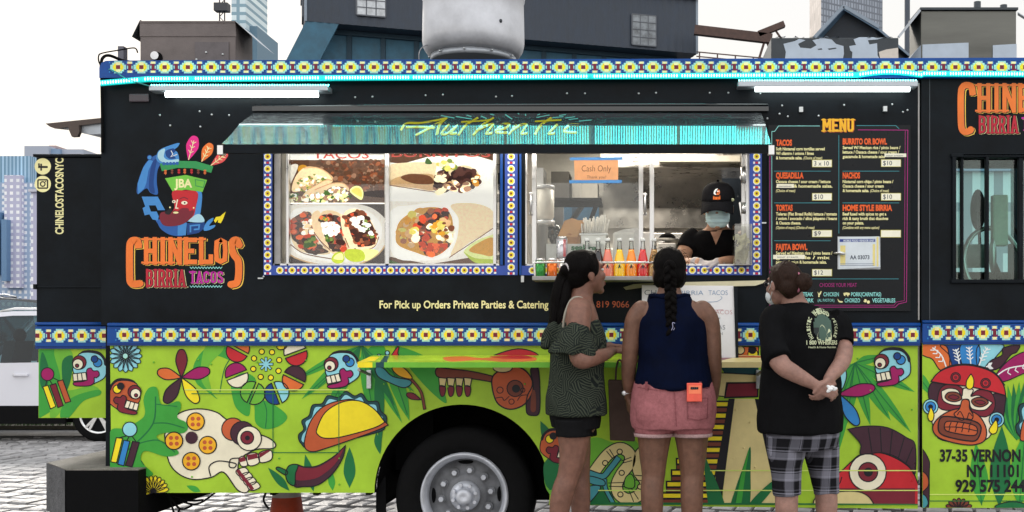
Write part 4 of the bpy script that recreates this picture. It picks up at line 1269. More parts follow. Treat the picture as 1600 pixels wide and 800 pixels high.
# ---------------- roof equipment
def roofz(y): return Z(99)
b = MB(); y0 = .55; y1 = .84
zr_ = Z(99)
xl, xr = X(219, y0), X(368, y0)
zc = Z(57, y0)
hole = [(X(247, y0) + .028 * math.cos(t), Z(91, y0) + .035 * math.sin(t)) for t in [2 * math.pi * i / 16 for i in range(16)]]
b.box(xl, xr, y0, y1, zr_, Z(37, y0), m_hoodb)
hh = b.build('roof_hood', truck, bevel=.004)
b = MB(); b.prism(hole, y0 - .003, y0 - .001, m_dark)
b.prism([(p[0] - .02, p[1] + .016) for p in [(X(247, y0) + .024 * math.cos(t), Z(91, y0) + .024 * math.sin(t)) for t in [2 * math.pi * i / 16 for i in range(16)]]], y0 - .0045, y0 - .0031, mat('duct_white', (.95, .95, .97), .5)); b.build('duct_hole', hh)
b = MB()   # flared cap: sloping flaps left, right (paler, light put into its metal), and a flat lid
zt_ = Z(36, y0)
b.hull([(xl, y0 - .01, zt_), (xr, y0 - .01, zt_), (xr, y1, zt_), (xl, y1, zt_)], (0, 0, .01), m_hoodb)
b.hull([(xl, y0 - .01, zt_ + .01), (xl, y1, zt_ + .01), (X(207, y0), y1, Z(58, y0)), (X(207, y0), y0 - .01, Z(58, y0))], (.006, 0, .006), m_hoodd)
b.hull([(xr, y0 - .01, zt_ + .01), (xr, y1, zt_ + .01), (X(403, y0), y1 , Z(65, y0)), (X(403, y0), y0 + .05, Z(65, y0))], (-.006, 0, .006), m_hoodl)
b.hull([(xl, y0 - .006, zt_), (xr, y0 - .006, zt_), (xr + .005, y0 - .004, Z(57, y0)), (xl, y0 - .004, Z(57, y0))], (0, .003, 0), m_hoodb)
b.build('hood_cap', hh)
b = MB(); b.prism([(X(305, y0), Z(97, y0)), (X(358, y0), Z(97, y0)), (X(358, y0), Z(66, y0)), (X(305, y0), Z(66, y0))], y0 - .006, y0 - .001, mat('hood_patch', (.13, .115, .12), .5, .4, var=.25))
for q in ((322, 82), (348, 85), (307, 93)): b.ell(P(q[0], q[1], y0 - .006), .007, .005, .007, m_screw)
b.build('access_panel', hh)
b = MB(); b.box(X(184, .4), X(193, .4), .4, .45, zr_, Z(72, .4), mat('vent_pipe', (.12, .12, .15), .5, .3)); b.build('vent_pipe', truck)
# exhaust fan
fx, fy = X(740, .95), .95
sc_ = (fy + 6) / F
b = MB()
pr = [(60, 97), (64, 89), (68, 88.5), (72, 86), (77, 78), (79, 68), (79, 58), (78.5, 30), (78, 4), (79.5, 2), (80, -6), (76, -12), (74, -12)]
b.lathe([(r * sc_, Z(y, fy)) for r, y in pr], (fx, fy, 0), m_white, 48)
ef = b.build('exhaust_fan', truck)
b = MB(); b.lathe([(66 * sc_, Z(99, fy)), (66 * sc_, Z(89.5, fy))], (fx, fy, 0), m_hoodl, 32)
for t in range(10):
 q = 2 * math.pi * t / 10 + .25
 b.ell((fx + 68 * sc_ * math.cos(q), fy + 68 * sc_ * math.sin(q), Z(93, fy)), .008, .008, .008, m_screw, nu=8, nv=5)
b.ell((fx + 50 * sc_, fy - 61 * sc_, Z(50, fy)), .01, .01, .012, m_hoodd)
b.build('fan_curb', ef)
b = MB(); b.tube(cr([P(655, 99, .7), P(655, 82, .7), P(661, 73, .75), P(668, 70, .8)], False, 6), .003, mat('wire_grey', (.3, .3, .32), .5), 6); b.build('wire', ef)
# peeling rooftop box
b = MB(); y0 = .5
b.box(X(1205, y0), X(1404, y0), y0, 1.3, zr_ - .02, Z(59, y0), m_hoodd)
pb = b.build('roof_box', truck, bevel=.004)
m_peel = mat('peeling_paint', (.50, .58, .68), .6, var=.12, scale=6)
a = Art(y0 - .002, to3=lambda x, y, L: Vector((X(x, y0), y0 - .002 - .0012 * L, Z(y, y0))))
ta = a.at(1180, 0, 3.81)
ta.poly([(168, 262), (235, 245), (262, 232), (300, 240), (255, 262), (268, 284), (330, 290), (365, 270), (340, 240), (400, 226), (455, 236), (480, 262), (525, 275), (528, 320), (520, 358), (176, 358), (182, 310)], m_peel, 1, False)
ta.poly([(560, 275), (600, 268), (585, 235), (620, 222), (700, 222), (740, 226), (770, 222), (730, 235), (670, 240), (680, 265), (725, 258), (728, 330), (745, 360), (575, 360), (578, 310), (565, 300)], m_peel, 1, False)
ta.poly([(735, 310), (780, 295), (850, 285), (852, 355), (745, 358)], mat('bare_metal', (.55, .50, .45), .4, .6), 1, False)
for pp in ([(370, 292), (395, 288), (400, 296), (376, 298)], [(430, 290), (480, 284), (484, 290), (440, 298)]): ta.poly(pp, m_hoodd, 2, False)
a.build('flaking_paint', pb)
b = MB(); rs = random.Random(4)
for i in range(26):
 px = rs.uniform(1208, 1400); b.hull([P(px, 58.5, y0 - .003), P(px + rs.uniform(3, 9), 58.5, y0 - .003), P(px + rs.uniform(0, 8), 58.5 - rs.uniform(.5, 3), y0 - .012)], (0, .003, 0), m_peel if i % 2 else m_hoodd)
b.build('torn_edge', pb)
# right rooftop hood
b = MB(); y0, y1 = .55, .83
m_hg = mat('hood_green_grey', (.15, .15, .135), .5, .5, var=.4, scale=1.6, stretch=(.5, 1, 3), rvar=.15)
b.box(X(1439, y0), X(1588, y0), y0, y1, zr_, Z(17, y0), m_hg)
rh = b.build('roof_hood', truck, bevel=.004)
b = MB()
zc2 = Z(16, y0); b.box(X(1437, y0), X(1590, y0), y0 - .012, y1, zc2, zc2 + .014, m_hoodd)
b.hull([P(1437, 16, y0 - .01), P(1404, 58, y0 - .01), Vector((X(1404, y0), y1, Z(58, y0))), Vector((X(1437, y0), y1, zc2))], (.005, 0, .006), m_hoodd)
b.bar(P(1437.5, 16, y0 - .015), P(1404, 58, y0 - .015), .012, .014, m_hoodl)
b.hull([P(1590, 20, y0), P(1606, 30, y0), P(1606, 34, y1), P(1590, 24, y1)], (0, 0, .006), m_hoodl)
b.build('hood_cap', rh)
b = MB(); b.prism([(X(1441, y0), Z(92, y0)), (X(1513, y0), Z(91, y0)), (X(1513, y0), Z(67, y0)), (X(1441, y0), Z(70, y0))], y0 - .006, y0 - .001, m_peel); b.prism([(X(1551, y0), Z(91, y0)), (X(1588, y0), Z(91, y0)), (X(1588, y0), Z(69, y0)), (X(1551, y0), Z(71, y0))], y0 - .006, y0 - .001, m_peel)
for q in ((1446, 75), (1480, 82), (1506, 78), (1556, 75)): b.ell(P(q[0], q[1], y0 - .006), .007, .005, .007, m_screw)
for k_ in range(2):
 q_ = MB(); c_ = [(0, 2), (2, 4)][k_]; e_ = b.cut + [(len(b.v), len(b.f))]; v0, f0 = e_[c_[0]]; v1, f1 = e_[c_[1]]; q_.mats, q_.v, q_.f, q_.m, q_.sm = b.mats, b.v[v0:v1], [[i - v0 for i in f] for f in b.f[f0:f1]], b.m[f0:f1], b.sm[f0:f1]; q_.build('access_panel', rh)
b = MB(); b.hull([P(1421, 92, y0 + .1), P(1439, 70, y0), P(1439, 92, y0)], (0, .5, 0), m_peel); b.build('gusset', rh)
b = MB()
for px, py in ((1527, 3), (1568, 8)): b.cyl((X(px, .9), .9, zr_), P(px, py, .9), .022, m_hoodd, 12)
split(b, 'vent_pipe', truck)
# ---------------- galley seen through the service window
b = MB(); yk_ = YT - .012
b.box(X(414), X(864, YT), yk_, YT - .001, .9, Z(110), m_steelw); b.box(FW1[1], FW2[0], yk_, YT - .001, .9, Z(110), m_steelw)
b.box(FW1[0], FW1[1], yk_, YT - .001, FW1[3], Z(110), m_steelw); b.box(FW1[0], FW1[1], yk_, YT - .001, .9, FW1[2], m_steelw)
b.box(FW2[0], XR - .02, yk_, YT - .001, FW2[3], Z(110), m_steelw); b.box(FW2[1], XR - .02, yk_, YT - .001, .9, FW2[3], m_steelw); b.box(FW2[0], FW2[1], yk_, YT - .001, .9, FW2[2], m_steelw)
b.build('galley_lining', truck)
b = MB(); b.box(X(414), XR - .02, .052, YT - .02, Z(112), Z(110), mat('galley_ceiling', (.7, .68, .64), .6)); b.build('ceiling', truck)
b = MB(); yq = 1.5
b.hull([(X(938, yq), yq, Z(262, yq)), (X(1165, yq), yq, Z(262, yq)), (X(1165, yq), yq, Z(232, yq)), (X(938, yq), yq, Z(215, yq))], (0, .5, 0), m_steel)
b.box(X(1030, yq), X(1156, yq), yq - .06, yq - .001, Z(255, yq), Z(245, yq), mat('lamp_cover_cream', (.75, .72, .62), .5)); b.build('extractor_hood', truck, bevel=.004)
b = MB(); b.box(X(940, 1.6), X(1128, 1.6), 1.94, 1.98, Z(356, 1.94), Z(262, 1.94), mat('griddle_splash', (.50, .485, .46), .3, .9, var=.4, scale=2.2, rvar=.15)); b.build('splashback', truck)
b = MB(); b.box(X(830, 1.5), X(1160, 1.5), 1.4, 1.98, Z(470, 1.4), Z(388, 1.4), m_steel); b.box(X(1010, 1.3), X(1140, 1.3), 1.38, 1.399, Z(385, 1.38), Z(364, 1.38), m_steel); b.build('griddle', truck, bevel=.004)
b = MB()
b.box(X(838, 1.7), X(940, 1.7), 1.6, 2.0, Z(313, 1.6), Z(309, 1.6), m_dark); b.box(X(862, 1.7), X(890, 1.7), 1.65, 1.95, Z(309, 1.65), Z(268, 1.65), mat('pot_dark', (.09, .085, .08), .5, .4)); b.box(X(909, 1.7), X(934, 1.7), 1.65, 1.95, Z(309, 1.65), Z(283, 1.65), mat('tub_grey', (.35, .33, .3), .5)); b.box(X(838, 1.75), X(850, 1.75), 1.7, 1.95, Z(309, 1.7), Z(262, 1.7), m_white)
b.bar(P(935, 312, 1.95), P(920, 352, 1.95), .03, .03, m_dark); b.build('wall_shelf', truck)
b = MB(); b.box(X(870, YT + .3), X(884, YT + .3), YT + .06, YT + .1, FW1[2], FW1[3], m_white); b.bar(P(890, 350, YT + .03), P(912, 318, YT + .03), .1, .03, m_hoodd); b.build('far_hatch', truck)
b = MB(); b.bar(P(1134, 258, YT + .5), P(1152, 372, YT + .5), .10, .08, m_hoodd); b.bar(P(1142, 262, YT + .52), P(1170, 330, YT + .52), .06, .06, m_hoodd); b.bar(P(1130, 330, YT + .5), P(1170, 300, YT + .5), .04, .04, m_hoodd); b.build('hatch_stay', truck)
b = MB(); b.box(X(814), X(1180), .052, .6, Z(437), Z(416), m_steel); b.build('counter', truck)
b = MB(); b.box(X(470), X(780), .06, .1, Z(236), Z(230), m_steel); b.box(X(414), X(1190), .06, .5, Z(560), Z(437.5), m_steelw); b.build('galley_cabinet', truck)
# steel shelving behind the posters
b = MB()
for z_ in (255, 300, 345, 395): b.box(X(416), X(800), .5, .9, Z(z_ + 3, .5), Z(z_, .5), m_steel)
for x_ in (440, 452, 785, 792): b.box(X(x_, .5), X(x_ + 4, .5), .48, .52, Z(430, .5), Z(225, .5), m_alud)
for (x_, z_, w_) in ((430, 298, 14), (432, 344, 12), (778, 296, 10), (780, 342, 12), (436, 392, 14), (778, 392, 12)): b.box(X(x_, .6), X(x_ + w_, .6), .6, .8, Z(z_, .6), Z(z_ - 26, .6), m_white if z_ % 4 else m_dark)
b.build('galley_rack', truck)
# lit ceiling lamps inside
lmp = mat('galley_tube', (.9, .88, .8), .4, emit=(1.0, .90, .74), es=5.0)
for (xa_, xb_, y_) in ((850, 1150, 1.0), (450, 760, .35)):
 b = MB(); b.box(X(xa_), X(xb_), y_ - .05, y_ + .05, Z(114), Z(112.1), m_house); gl = b.build('ceiling_lamp', truck)
 b = MB(); b.box(X(xa_) + .03, X(xb_) - .03, y_ - .035, y_ + .035, Z(116), Z(114.1), lmp); b.build('diffuser', gl)
 li = bpy.data.lights.new('galley_light', 'AREA'); li.shape = 'RECTANGLE'; li.size = X(xb_) - X(xa_); li.size_y = .08; li.energy = 20 if y_ > .5 else 10; li.color = (1.0, .90, .76)
 lo = bpy.data.objects.new('galley_light', li); lo.location = ((X(xa_) + X(xb_)) / 2, y_, Z(117)); COL.objects.link(lo)
# ================================================================ PAINTED ARTWORK (traced as flat print on the truck's panels)
def skull(a, fx, fy, s, ex, ey, head, ring, jaw, e1, e2, L=3, w=2.0, rot=0.0):
 """reference skull in its own units, eye at (880,360); placed with the eye at (ex,ey)"""
 c, sn = math.cos(rot), math.sin(rot)
 def q(p):
  u, v_ = (p[0] - 880) * s * fx, (p[1] - 360) * s * fy
  return (ex + u * c - v_ * sn, ey + u * sn + v_ * c)
 Q = lambda ps: [q(p) for p in ps]
 a.poly(Q([(846, 360), (870, 290), (905, 258), (960, 240), (1040, 250), (1092, 300), (1112, 390), (1100, 445), (1040, 490), (1000, 500), (860, 440)]), head, L, True, K, w)
 a.poly(Q([(880, 282), (905, 250), (970, 236), (1045, 244), (1100, 300), (1108, 345), (1090, 340), (1075, 300), (1035, 266), (965, 258), (905, 268)]), K, L + .6)
 def dc(x, y, r, m, l, ol=None):
  p = q((x, y)); a.disc(p[0], p[1], r * s, m, l, ol, w)
 dc(889, 345, 55, ring, L + .8, K); dc(880, 360, 42, V['cream'], L + 1.6, K); dc(875, 373, 14, V['maroon'], L + 2.4, K)
 dc(1035, 330, 34, e2, L + .8, K); dc(1007, 303, 27, e1, L + 1.6, K)
 a.poly(Q([(955, 400), (985, 378), (1008, 398), (1045, 395), (1060, 425), (1040, 450), (1022, 452), (1025, 490), (992, 520), (885, 534), (864, 510), (960, 480)]), jaw, L + 1, True, K, w)
 a.poly(Q([(848, 442), (950, 418), (968, 478), (860, 500)]), V['cream'], L + 2, False, K, w)
 for t in (.34, .67): a.line(Q([(848 + 102 * t, 442 - 24 * t), (860 + 108 * t, 500 - 22 * t)]), K, L + 2.6, w, False)
def bars(a, cx, cy, r, m, bl, strings, w=2.0):
 for p in strings: a.line(p, K, 4.1, w, False)
 for p, mm in bl: a.poly(p, mm, 4.2, False, K, w)
 a.disc(cx, cy, r, m, 4.2, K, w)
# ---------------- rear skirt panel
a = Art(0, clip=(60.5, 546, 170, 652.5), to3=lambda x, y, L: Vector((X(x, yr), yr + .0015 - .0007 * L, Z(y, yr)))).at(0, 440, 3.077)
a.poly([(185, 330), (300, 330), (310, 380), (290, 440), (300, 520), (270, 600), (200, 650), (185, 640)], V['green2'], .3)
a.poly([(200, 340), (230, 400), (235, 470), (210, 520), (190, 470)], V['green3'], .5)
a.poly([(260, 330), (340, 330), (350, 420), (320, 520), (440, 500), (480, 530), (420, 560), (330, 565), (280, 640), (240, 655), (250, 560), (290, 470)], V['green4'], .6)
a.poly([(300, 380), (350, 360), (340, 470), (310, 540), (300, 480)], V['green3'], .7)
a.poly([(300, 600), (360, 550), (470, 520), (480, 545), (400, 575), (330, 655), (290, 655)], V['green2'], .8)
skull(a, 1, 1, .60, 375, 397, V['sky'], V['maroon'], V['magenta'], V['navy'], V['blue'], 3, 1.5, .12)
bars(a, 228, 445, 31, V['magenta'], [([(206, 506), (230, 498), (268, 600), (243, 612)], V['yellow']), ([(240, 498), (268, 490), (304, 596), (278, 606)], V['maroon']), ([(276, 480), (302, 472), (340, 576), (314, 584)], V['rust'])],
     [[(228, 460), (218, 505)], [(228, 460), (252, 495)], [(240, 455), (290, 480)]], 1.5)
a.build('rear_mural', truck)
# ---------------- main skirt
a = Art(-.0008, clip=(172.6, 541, 1433.6, 788.5))
G2, G3, G4 = V['green2'], V['green3'], V['green4']
# big lobed leaf at the left
a.at(0, 500, 2.667)
a.poly([(458, 470), (520, 450), (580, 420), (606, 390), (600, 330), (620, 285), (655, 282), (668, 340), (690, 355), (745, 338), (755, 365), (740, 405), (775, 425), (784, 452), (760, 472), (690, 470), (655, 490), (735, 538), (742, 560), (690, 568), (605, 545), (590, 590), (640, 640), (600, 650), (540, 620), (458, 650)], G2, 3.7)
a.line([(470, 590), (560, 520), (640, 430), (650, 320)], G3, 3.9, 2.2)
a.line([(560, 520), (660, 500), (730, 550)], G3, 3.9, 1.6); a.line([(640, 430), (700, 430), (770, 450)], G3, 3.9, 1.6); a.line([(650, 350), (740, 360)], G3, 3.9, 1.3)
a.poly([(458, 600), (560, 560), (620, 650), (560, 690), (458, 690)], G3, .8)
# swirling leaves behind the round flower
a.at(250, 500, 2.667)
a.poly([(140, 190), (190, 120), (280, 105), (330, 160), (300, 170), (230, 150), (190, 200), (210, 290), (240, 330), (200, 300), (150, 260)], G2, .5)
a.poly([(190, 110), (260, 105), (260, 130), (200, 200), (215, 300), (170, 240)], G4, .9)
a.poly([(300, 250), (350, 220), (400, 250), (380, 330), (370, 400), (320, 370), (300, 310)], G2, .5)
a.poly([(400, 330), (470, 350), (530, 400), (500, 440), (440, 455), (400, 430), (395, 380)], G2, .7)
a.line([(440, 450), (445, 380), (430, 330)], G3, 1.0, 1.4); a.line([(250, 300), (270, 200), (310, 140)], G3, 1.0, 1.4)
for (tx, ty, wd) in ((590, 330, 22), (680, 420, 26), (560, 250, 18), (905, 480, 26), (1010, 430, 22), (940, 330, 20), (1060, 300, 20), (640, 300, 14)): a.frond(840, 105, tx, ty, wd, G2, .4 + (tx % 7) * .05, G3)
for (tx, ty, wd) in ((740, 300, 20), (980, 360, 18)): a.frond(840, 105, tx, ty, wd, G3, .9, None)
a.frond(900, 470, 918, 560, 14, G3, .4); a.frond(640, 715, 605, 560, 20, G3, .4, None); a.frond(790, 700, 790, 530, 24, G3, .5, None); a.frond(540, 712, 450, 615, 16, G3, .4, None); a.frond(720, 712, 710, 620, 14, G2, .4, None)
a.frond(170, 715, 110, 690, 12, G2, .4)
# five-petal flower
for (tx, ty, wd, m) in ((90, 122, 24, V['maroon']), (-10, 215, 24, V['orange']), (208, 210, 25, V['magenta']), (22, 345, 26, V['aub']), (158, 345, 25, V['yellow'])): a.petal(90, 240, tx, ty, wd, m, 3, K, 1.7)
# round flower of split discs
c0 = (440, 184)
for i, (x, y, m1, m2, r) in enumerate(((325, 124, V['orange'], V['red'], 46), (320, 230, V['magenta'], V['cream'], 46), (387, 304, V['green4'], V['green4'], 46), (487, 304, V['sky'], V['navy'], 46), (560, 243, V['aub'], V['orange'], 47), (566, 138, V['cream'], V['red'], 47))):
 ag = math.atan2(y - c0[1], x - c0[0])
 if math.cos(ag) < 0: ag += math.pi
 a.half(x, y, r, ag, m2, 3, K, 1.7, 6); a.half(x, y, r, ag + math.pi, m1, 3, K, 1.7, 6)
for (x, y) in ((424, 132), (467, 134), (497, 167), (494, 212), (462, 240), (420, 237), (389, 204), (392, 160)): a.disc(x, y, 11, V['yellow'], 3, K, 1.6)
for i in range(4):
 t = math.pi * i / 4
 a.line([(442 - 28 * math.cos(t), 184 - 28 * math.sin(t)), (442 + 28 * math.cos(t), 184 + 28 * math.sin(t))], K, 3, 4.6, False)
for i in range(4):
 t = math.pi * i / 4
 a.line([(442 - 26 * math.cos(t), 184 - 26 * math.sin(t)), (442 + 26 * math.cos(t), 184 + 26 * math.sin(t))], V['sky'], 3.5, 2.6, False)
a.poly([(490, 105), (530, 105), (520, 120), (495, 122)], V['yellow'], 3, True, K, 1.5)
# taco
a.poly([(590, 515), (578, 480), (600, 455), (592, 420), (622, 398), (636, 355), (676, 348), (700, 315), (745, 322), (775, 297), (812, 316), (842, 306), (868, 338), (908, 340), (920, 378), (944, 402), (940, 440), (900, 470), (640, 530)], V['dteal'], 2.6, True, K, 1.6)
a.poly([(602, 510), (594, 482), (612, 455), (608, 425), (634, 406), (648, 365), (684, 360), (706, 330), (748, 336), (775, 312), (810, 330), (838, 322), (858, 350), (898, 354), (908, 386), (930, 410), (900, 440), (700, 500)], V['sky'], 3.2)
a.poly([(606, 532), (606, 490), (630, 420), (680, 362), (760, 334), (830, 340), (940, 425), (938, 444), (850, 480), (690, 535), (635, 548)], V['rust'], 3.6, True, K, 1.7)
a.poly([(655, 455), (690, 385), (760, 342), (832, 337), (895, 372), (938, 425), (938, 425), (890, 450), (760, 486), (690, 492), (660, 478)], V['yellow'], 4.2, True, K, 1.7)
# chilli
a.poly([(560, 605), (605, 612), (660, 606), (725, 568), (774, 522), (774, 522), (762, 575), (720, 640), (660, 686), (600, 694), (558, 688)], V['aub'], 3, True, K, 1.7)
a.poly([(566, 612), (610, 617), (662, 612), (728, 572), (766, 534), (738, 590), (690, 636), (640, 662), (564, 664)], V['maroon'], 3.6)
a.poly([(525, 640), (540, 606), (576, 604), (566, 640), (562, 688), (535, 676)], G3, 3.8, True, K, 1.7)
a.poly([(487, 622), (495, 612), (532, 630), (524, 645)], G3, 3.8, True, K, 1.7)
# big cream skull
a.poly([(22, 500), (25, 465), (60, 405), (112, 376), (180, 371), (240, 386), (290, 422), (400, 470), (455, 492), (482, 516), (470, 535), (400, 540), (335, 580), (330, 640), (372, 690), (360, 719), (322, 706), (266, 634), (215, 655), (140, 664), (78, 640), (38, 590)], V['cream'], 3, True, K, 1.9)
a.line([(212, 650), (206, 610), (240, 588), (290, 592), (318, 600), (310, 615), (290, 610), (296, 580), (330, 575)], K, 4.2, 1.9)
for (x, y) in ((150, 423), (60, 503), (200, 521), (132, 588)):
 a.disc(x, y, 39, K, 4); a.disc(x, y, 34, V['gold'], 4.5)
 for (dx, dy) in ((-12, -12), (12, -12), (-12, 12), (12, 12)): a.disc(x + dx, y + dy, 8.5, V['rust'], 5)
a.disc(133, 490, 26, V['aub'], 4)
a.disc(305, 455, 47, V['rust'], 4, K, 1.7); a.disc(345, 472, 50, V['aub'], 4.6, K, 1.7); a.disc(373, 493, 51, V['cream'], 5.4, K, 1.7); a.disc(365, 490, 27, V['maroon'], 6.2, K, 1.7); a.disc(366, 491, 10, K, 7)
for i, p in enumerate(([(330, 578), (352, 568), (366, 604), (340, 608)], [(364, 562), (405, 555), (414, 594), (372, 606)], [(414, 555), (452, 542), (468, 550), (464, 582), (420, 593)])):
 a.poly(p, V['cream'], 4.6, True, K, 1.7); a.poly([p[0], p[1], ((p[1][0] + p[2][0]) / 2, (p[1][1] + p[2][1]) / 2), ((p[0][0] + p[-1][0]) / 2, (p[0][1] + p[-1][1]) / 2)], V['maroon'], 5.4, False)
for i in range(4):
 x, y = 318 + i * 16, 628 + i * 20
 a.poly([(x, y), (x + 36, y - 14), (x + 52, y + 8), (x + 16, y + 22)], V['cream'], 4.6, True, K, 1.6); a.poly([(x, y), (x + 14, y - 6), (x + 28, y + 15), (x + 15, y + 22)], V['maroon'], 5.2, False)
# turquoise skull, middle
a.at(340, 500, 5.0)
skull(a, 1, 1, 1.0, 880, 360, V['sky'], V['maroon'], V['magenta'], V['navy'], V['blue'], 3, 1.7)
# turquoise daisy and yellow half daisy, brown skull, chime at the left edge
a.at(0, 500, 2.667)
for i in range(16):
 t = 2 * math.pi * i / 16
 a.petal(525, 150, 525 + 68 * math.cos(t), 150 + 68 * math.sin(t), 11, V['sky'], 3, K, 1.3, .75)
a.disc(525, 150, 10, V['aqua'], 4.5)
for i in range(11):
 t = math.pi + math.pi * (i - .3) / 10.4
 a.petal(640, 718, 640 + 66 * math.cos(t), 718 + 70 * math.sin(t), 10, V['yellow'], 3, K, 1.3, .72)
skull(a, -1, 1, .50, 567, 307, V['rust'], V['maroon'], V['maroon'], K, V['yellow'], 3, 1.5, .05)
bars(a, 543, 455, 30, V['sky'], [([(487, 490), (513, 493), (488, 595), (464, 590)], V['yellow']), ([(518, 500), (543, 505), (518, 607), (493, 600)], V['blue']), ([(555, 505), (583, 510), (553, 612), (525, 605)], V['aub'])],
     [[(540, 480), (500, 490)], [(543, 480), (530, 503)], [(550, 480), (570, 508)]], 1.6)
# second brown skull behind the customers
skull(a, -1, 1, .50, 567 + 675 * 2.667, 307 + 78 * 2.667, V['rust'], V['maroon'], V['maroon'], K, V['yellow'], 3, 1.5, .05)
# brown bird skull, twig and petals above the arch
a.at(550, 500, 2.667)
a.poly([(20, 185), (80, 110), (130, 105), (150, 180), (110, 190)], G2, .5); a.poly([(180, 110), (320, 160), (360, 240), (395, 345), (330, 300), (240, 200)], G2, .5); a.frond(150, 150, 240, 420, 30, G2, .6, G3); a.frond(110, 160, 120, 540, 20, G3, .6)
a.frond(840, 540, 785, 420, 22, G3, .5); a.poly([(800, 600), (840, 570), (870, 640), (830, 700), (805, 680)], G3, .5)
a.poly([(98, 200), (130, 200), (170, 235), (240, 250), (246, 268), (215, 282), (160, 262), (110, 236)], V['teal'], 2.6, True, K, 1.6)
a.poly([(168, 200), (210, 196), (246, 230), (246, 246), (195, 232)], V['gold'], 3.2, True, K, 1.5)
a.poly([(165, 150), (188, 115), (196, 114), (192, 140), (205, 160), (180, 165)], V['red'], 3, True, K, 1.5); a.disc(148, 137, 9, V['sky'], 3, K, 1.5); a.disc(113, 150, 8, V['sky'], 3, K, 1.5)
a.line([(250, 250), (288, 300), (303, 370)], K, 2.6, 5.0); a.line([(250, 250), (288, 300), (303, 368)], V['brown'], 3.2, 3.0); a.petal(288, 332, 228, 308, 13, V['maroon'], 3, K, 1.4)
a.poly([(585, 150), (690, 120), (770, 140), (772, 175), (690, 168), (575, 170)], V['red'], 2.8, True, K, 1.8)
a.poly([(355, 200), (420, 205), (520, 218), (670, 258), (690, 280), (640, 270), (500, 245), (365, 240)], V['brown'], 2.8, True, K, 1.8)
a.poly([(585, 240), (620, 210), (690, 195), (740, 230), (755, 290), (720, 350), (660, 372), (610, 350), (588, 300)], V['rust'], 3.2, True, K, 2.2)
a.poly([(745, 205), (775, 200), (783, 300), (780, 385), (755, 398), (728, 385), (730, 320), (752, 270)], V['aub'], 2.9, True, K, 2.0); a.poly([(750, 300), (764, 300), (766, 375), (745, 375)], V['brown'], 3.6)
a.disc(628, 200, 40, V['sand'], 3.9, K, 1.6, ry=18)
for (x, y, r) in ((617, 292, 13), (665, 340, 11), (712, 292, 9)): a.disc(x, y, r, V['rust'], 4.2, K, 1.3)
a.disc(680, 285, 34, V['brown'], 4.2, K, 1.6); a.disc(684, 286, 17, K, 4.9)
a.line([(600, 325), (625, 322), (635, 335), (655, 318)], K, 4.4, 1.3); a.line([(690, 335), (705, 315), (735, 312)], K, 4.4, 1.3)
for i in range(4):
 x = 362 + i * 35
 a.poly([(x, 240), (x + 33, 243), (x + 26, 278), (x + 3, 274)], V['sand'], 4, False, K, 1.5); a.poly([(x + 3, 276), (x + 27, 279), (x + 24, 312), (x + 9, 316)], V['maroon'], 3.6, True, K, 1.5)
# serpent between the customers
a.at(840, 660, 5.333)
a.poly([(90, 320), (440, 130), (640, 170), (840, 180), (860, 690), (420, 690), (100, 600)], G4, .4)
a.poly([(420, 560), (560, 520), (640, 690), (420, 700)], G3, .7); a.poly([(60, 330), (180, 360), (180, 480), (95, 560)], G3, .6)
# body drawn as a fat ribbon with bands and rings
sp_ = [(455, 440), (520, 345), (600, 255), (690, 215), (765, 260), (765, 340), (700, 430), (660, 520), (680, 600), (760, 640), (850, 600), (900, 500), (840, 400), (850, 280), (900, 230)]
a.line(sp_, K, 2, 20); a.line(sp_, V['sand'], 2.5, 16.6)
for (x, y) in ((563, 338), (684, 243), (701, 420), (690, 600), (855, 535)): a.disc(x, y, 22, V['sand'], 3.2, K, 1.6, ry=21)
for (p, q) in (((575, 240), (625, 300)), ((600, 225), (640, 290)), ((700, 320), (780, 290)), ((705, 340), (785, 318)), ((590, 505), (720, 500)), ((595, 532), (720, 535)), ((760, 560), (800, 660)), ((785, 555), (840, 640)), ((815, 440), (880, 445)), ((815, 480), (880, 485))): a.line([p, q], K, 3.2, 1.4, False)
a.line([(430, 420), (540, 450), (600, 390), (670, 300)], K, 3.6, 11); a.line([(430, 420), (540, 450), (600, 390), (670, 300)], V['teal'], 4.2, 7.5)
a.poly([(425, 450), (480, 455), (555, 485), (555, 525), (480, 520), (430, 500)], V['teal'], 4.4, True, K, 1.7)
a.line([(560, 480), (570, 560), (640, 690)], K, 3.6, 8); a.line([(560, 480), (570, 560), (640, 690)], V['teal'], 4.2, 5)
a.poly([(425, 540), (520, 530), (500, 590), (420, 670)], V['teal'], 3.4, True, K, 1.6)
a.poly([(740, 450), (780, 430), (808, 480), (800, 545), (730, 540), (722, 500)], G4, 3.6, True, K, 1.6)
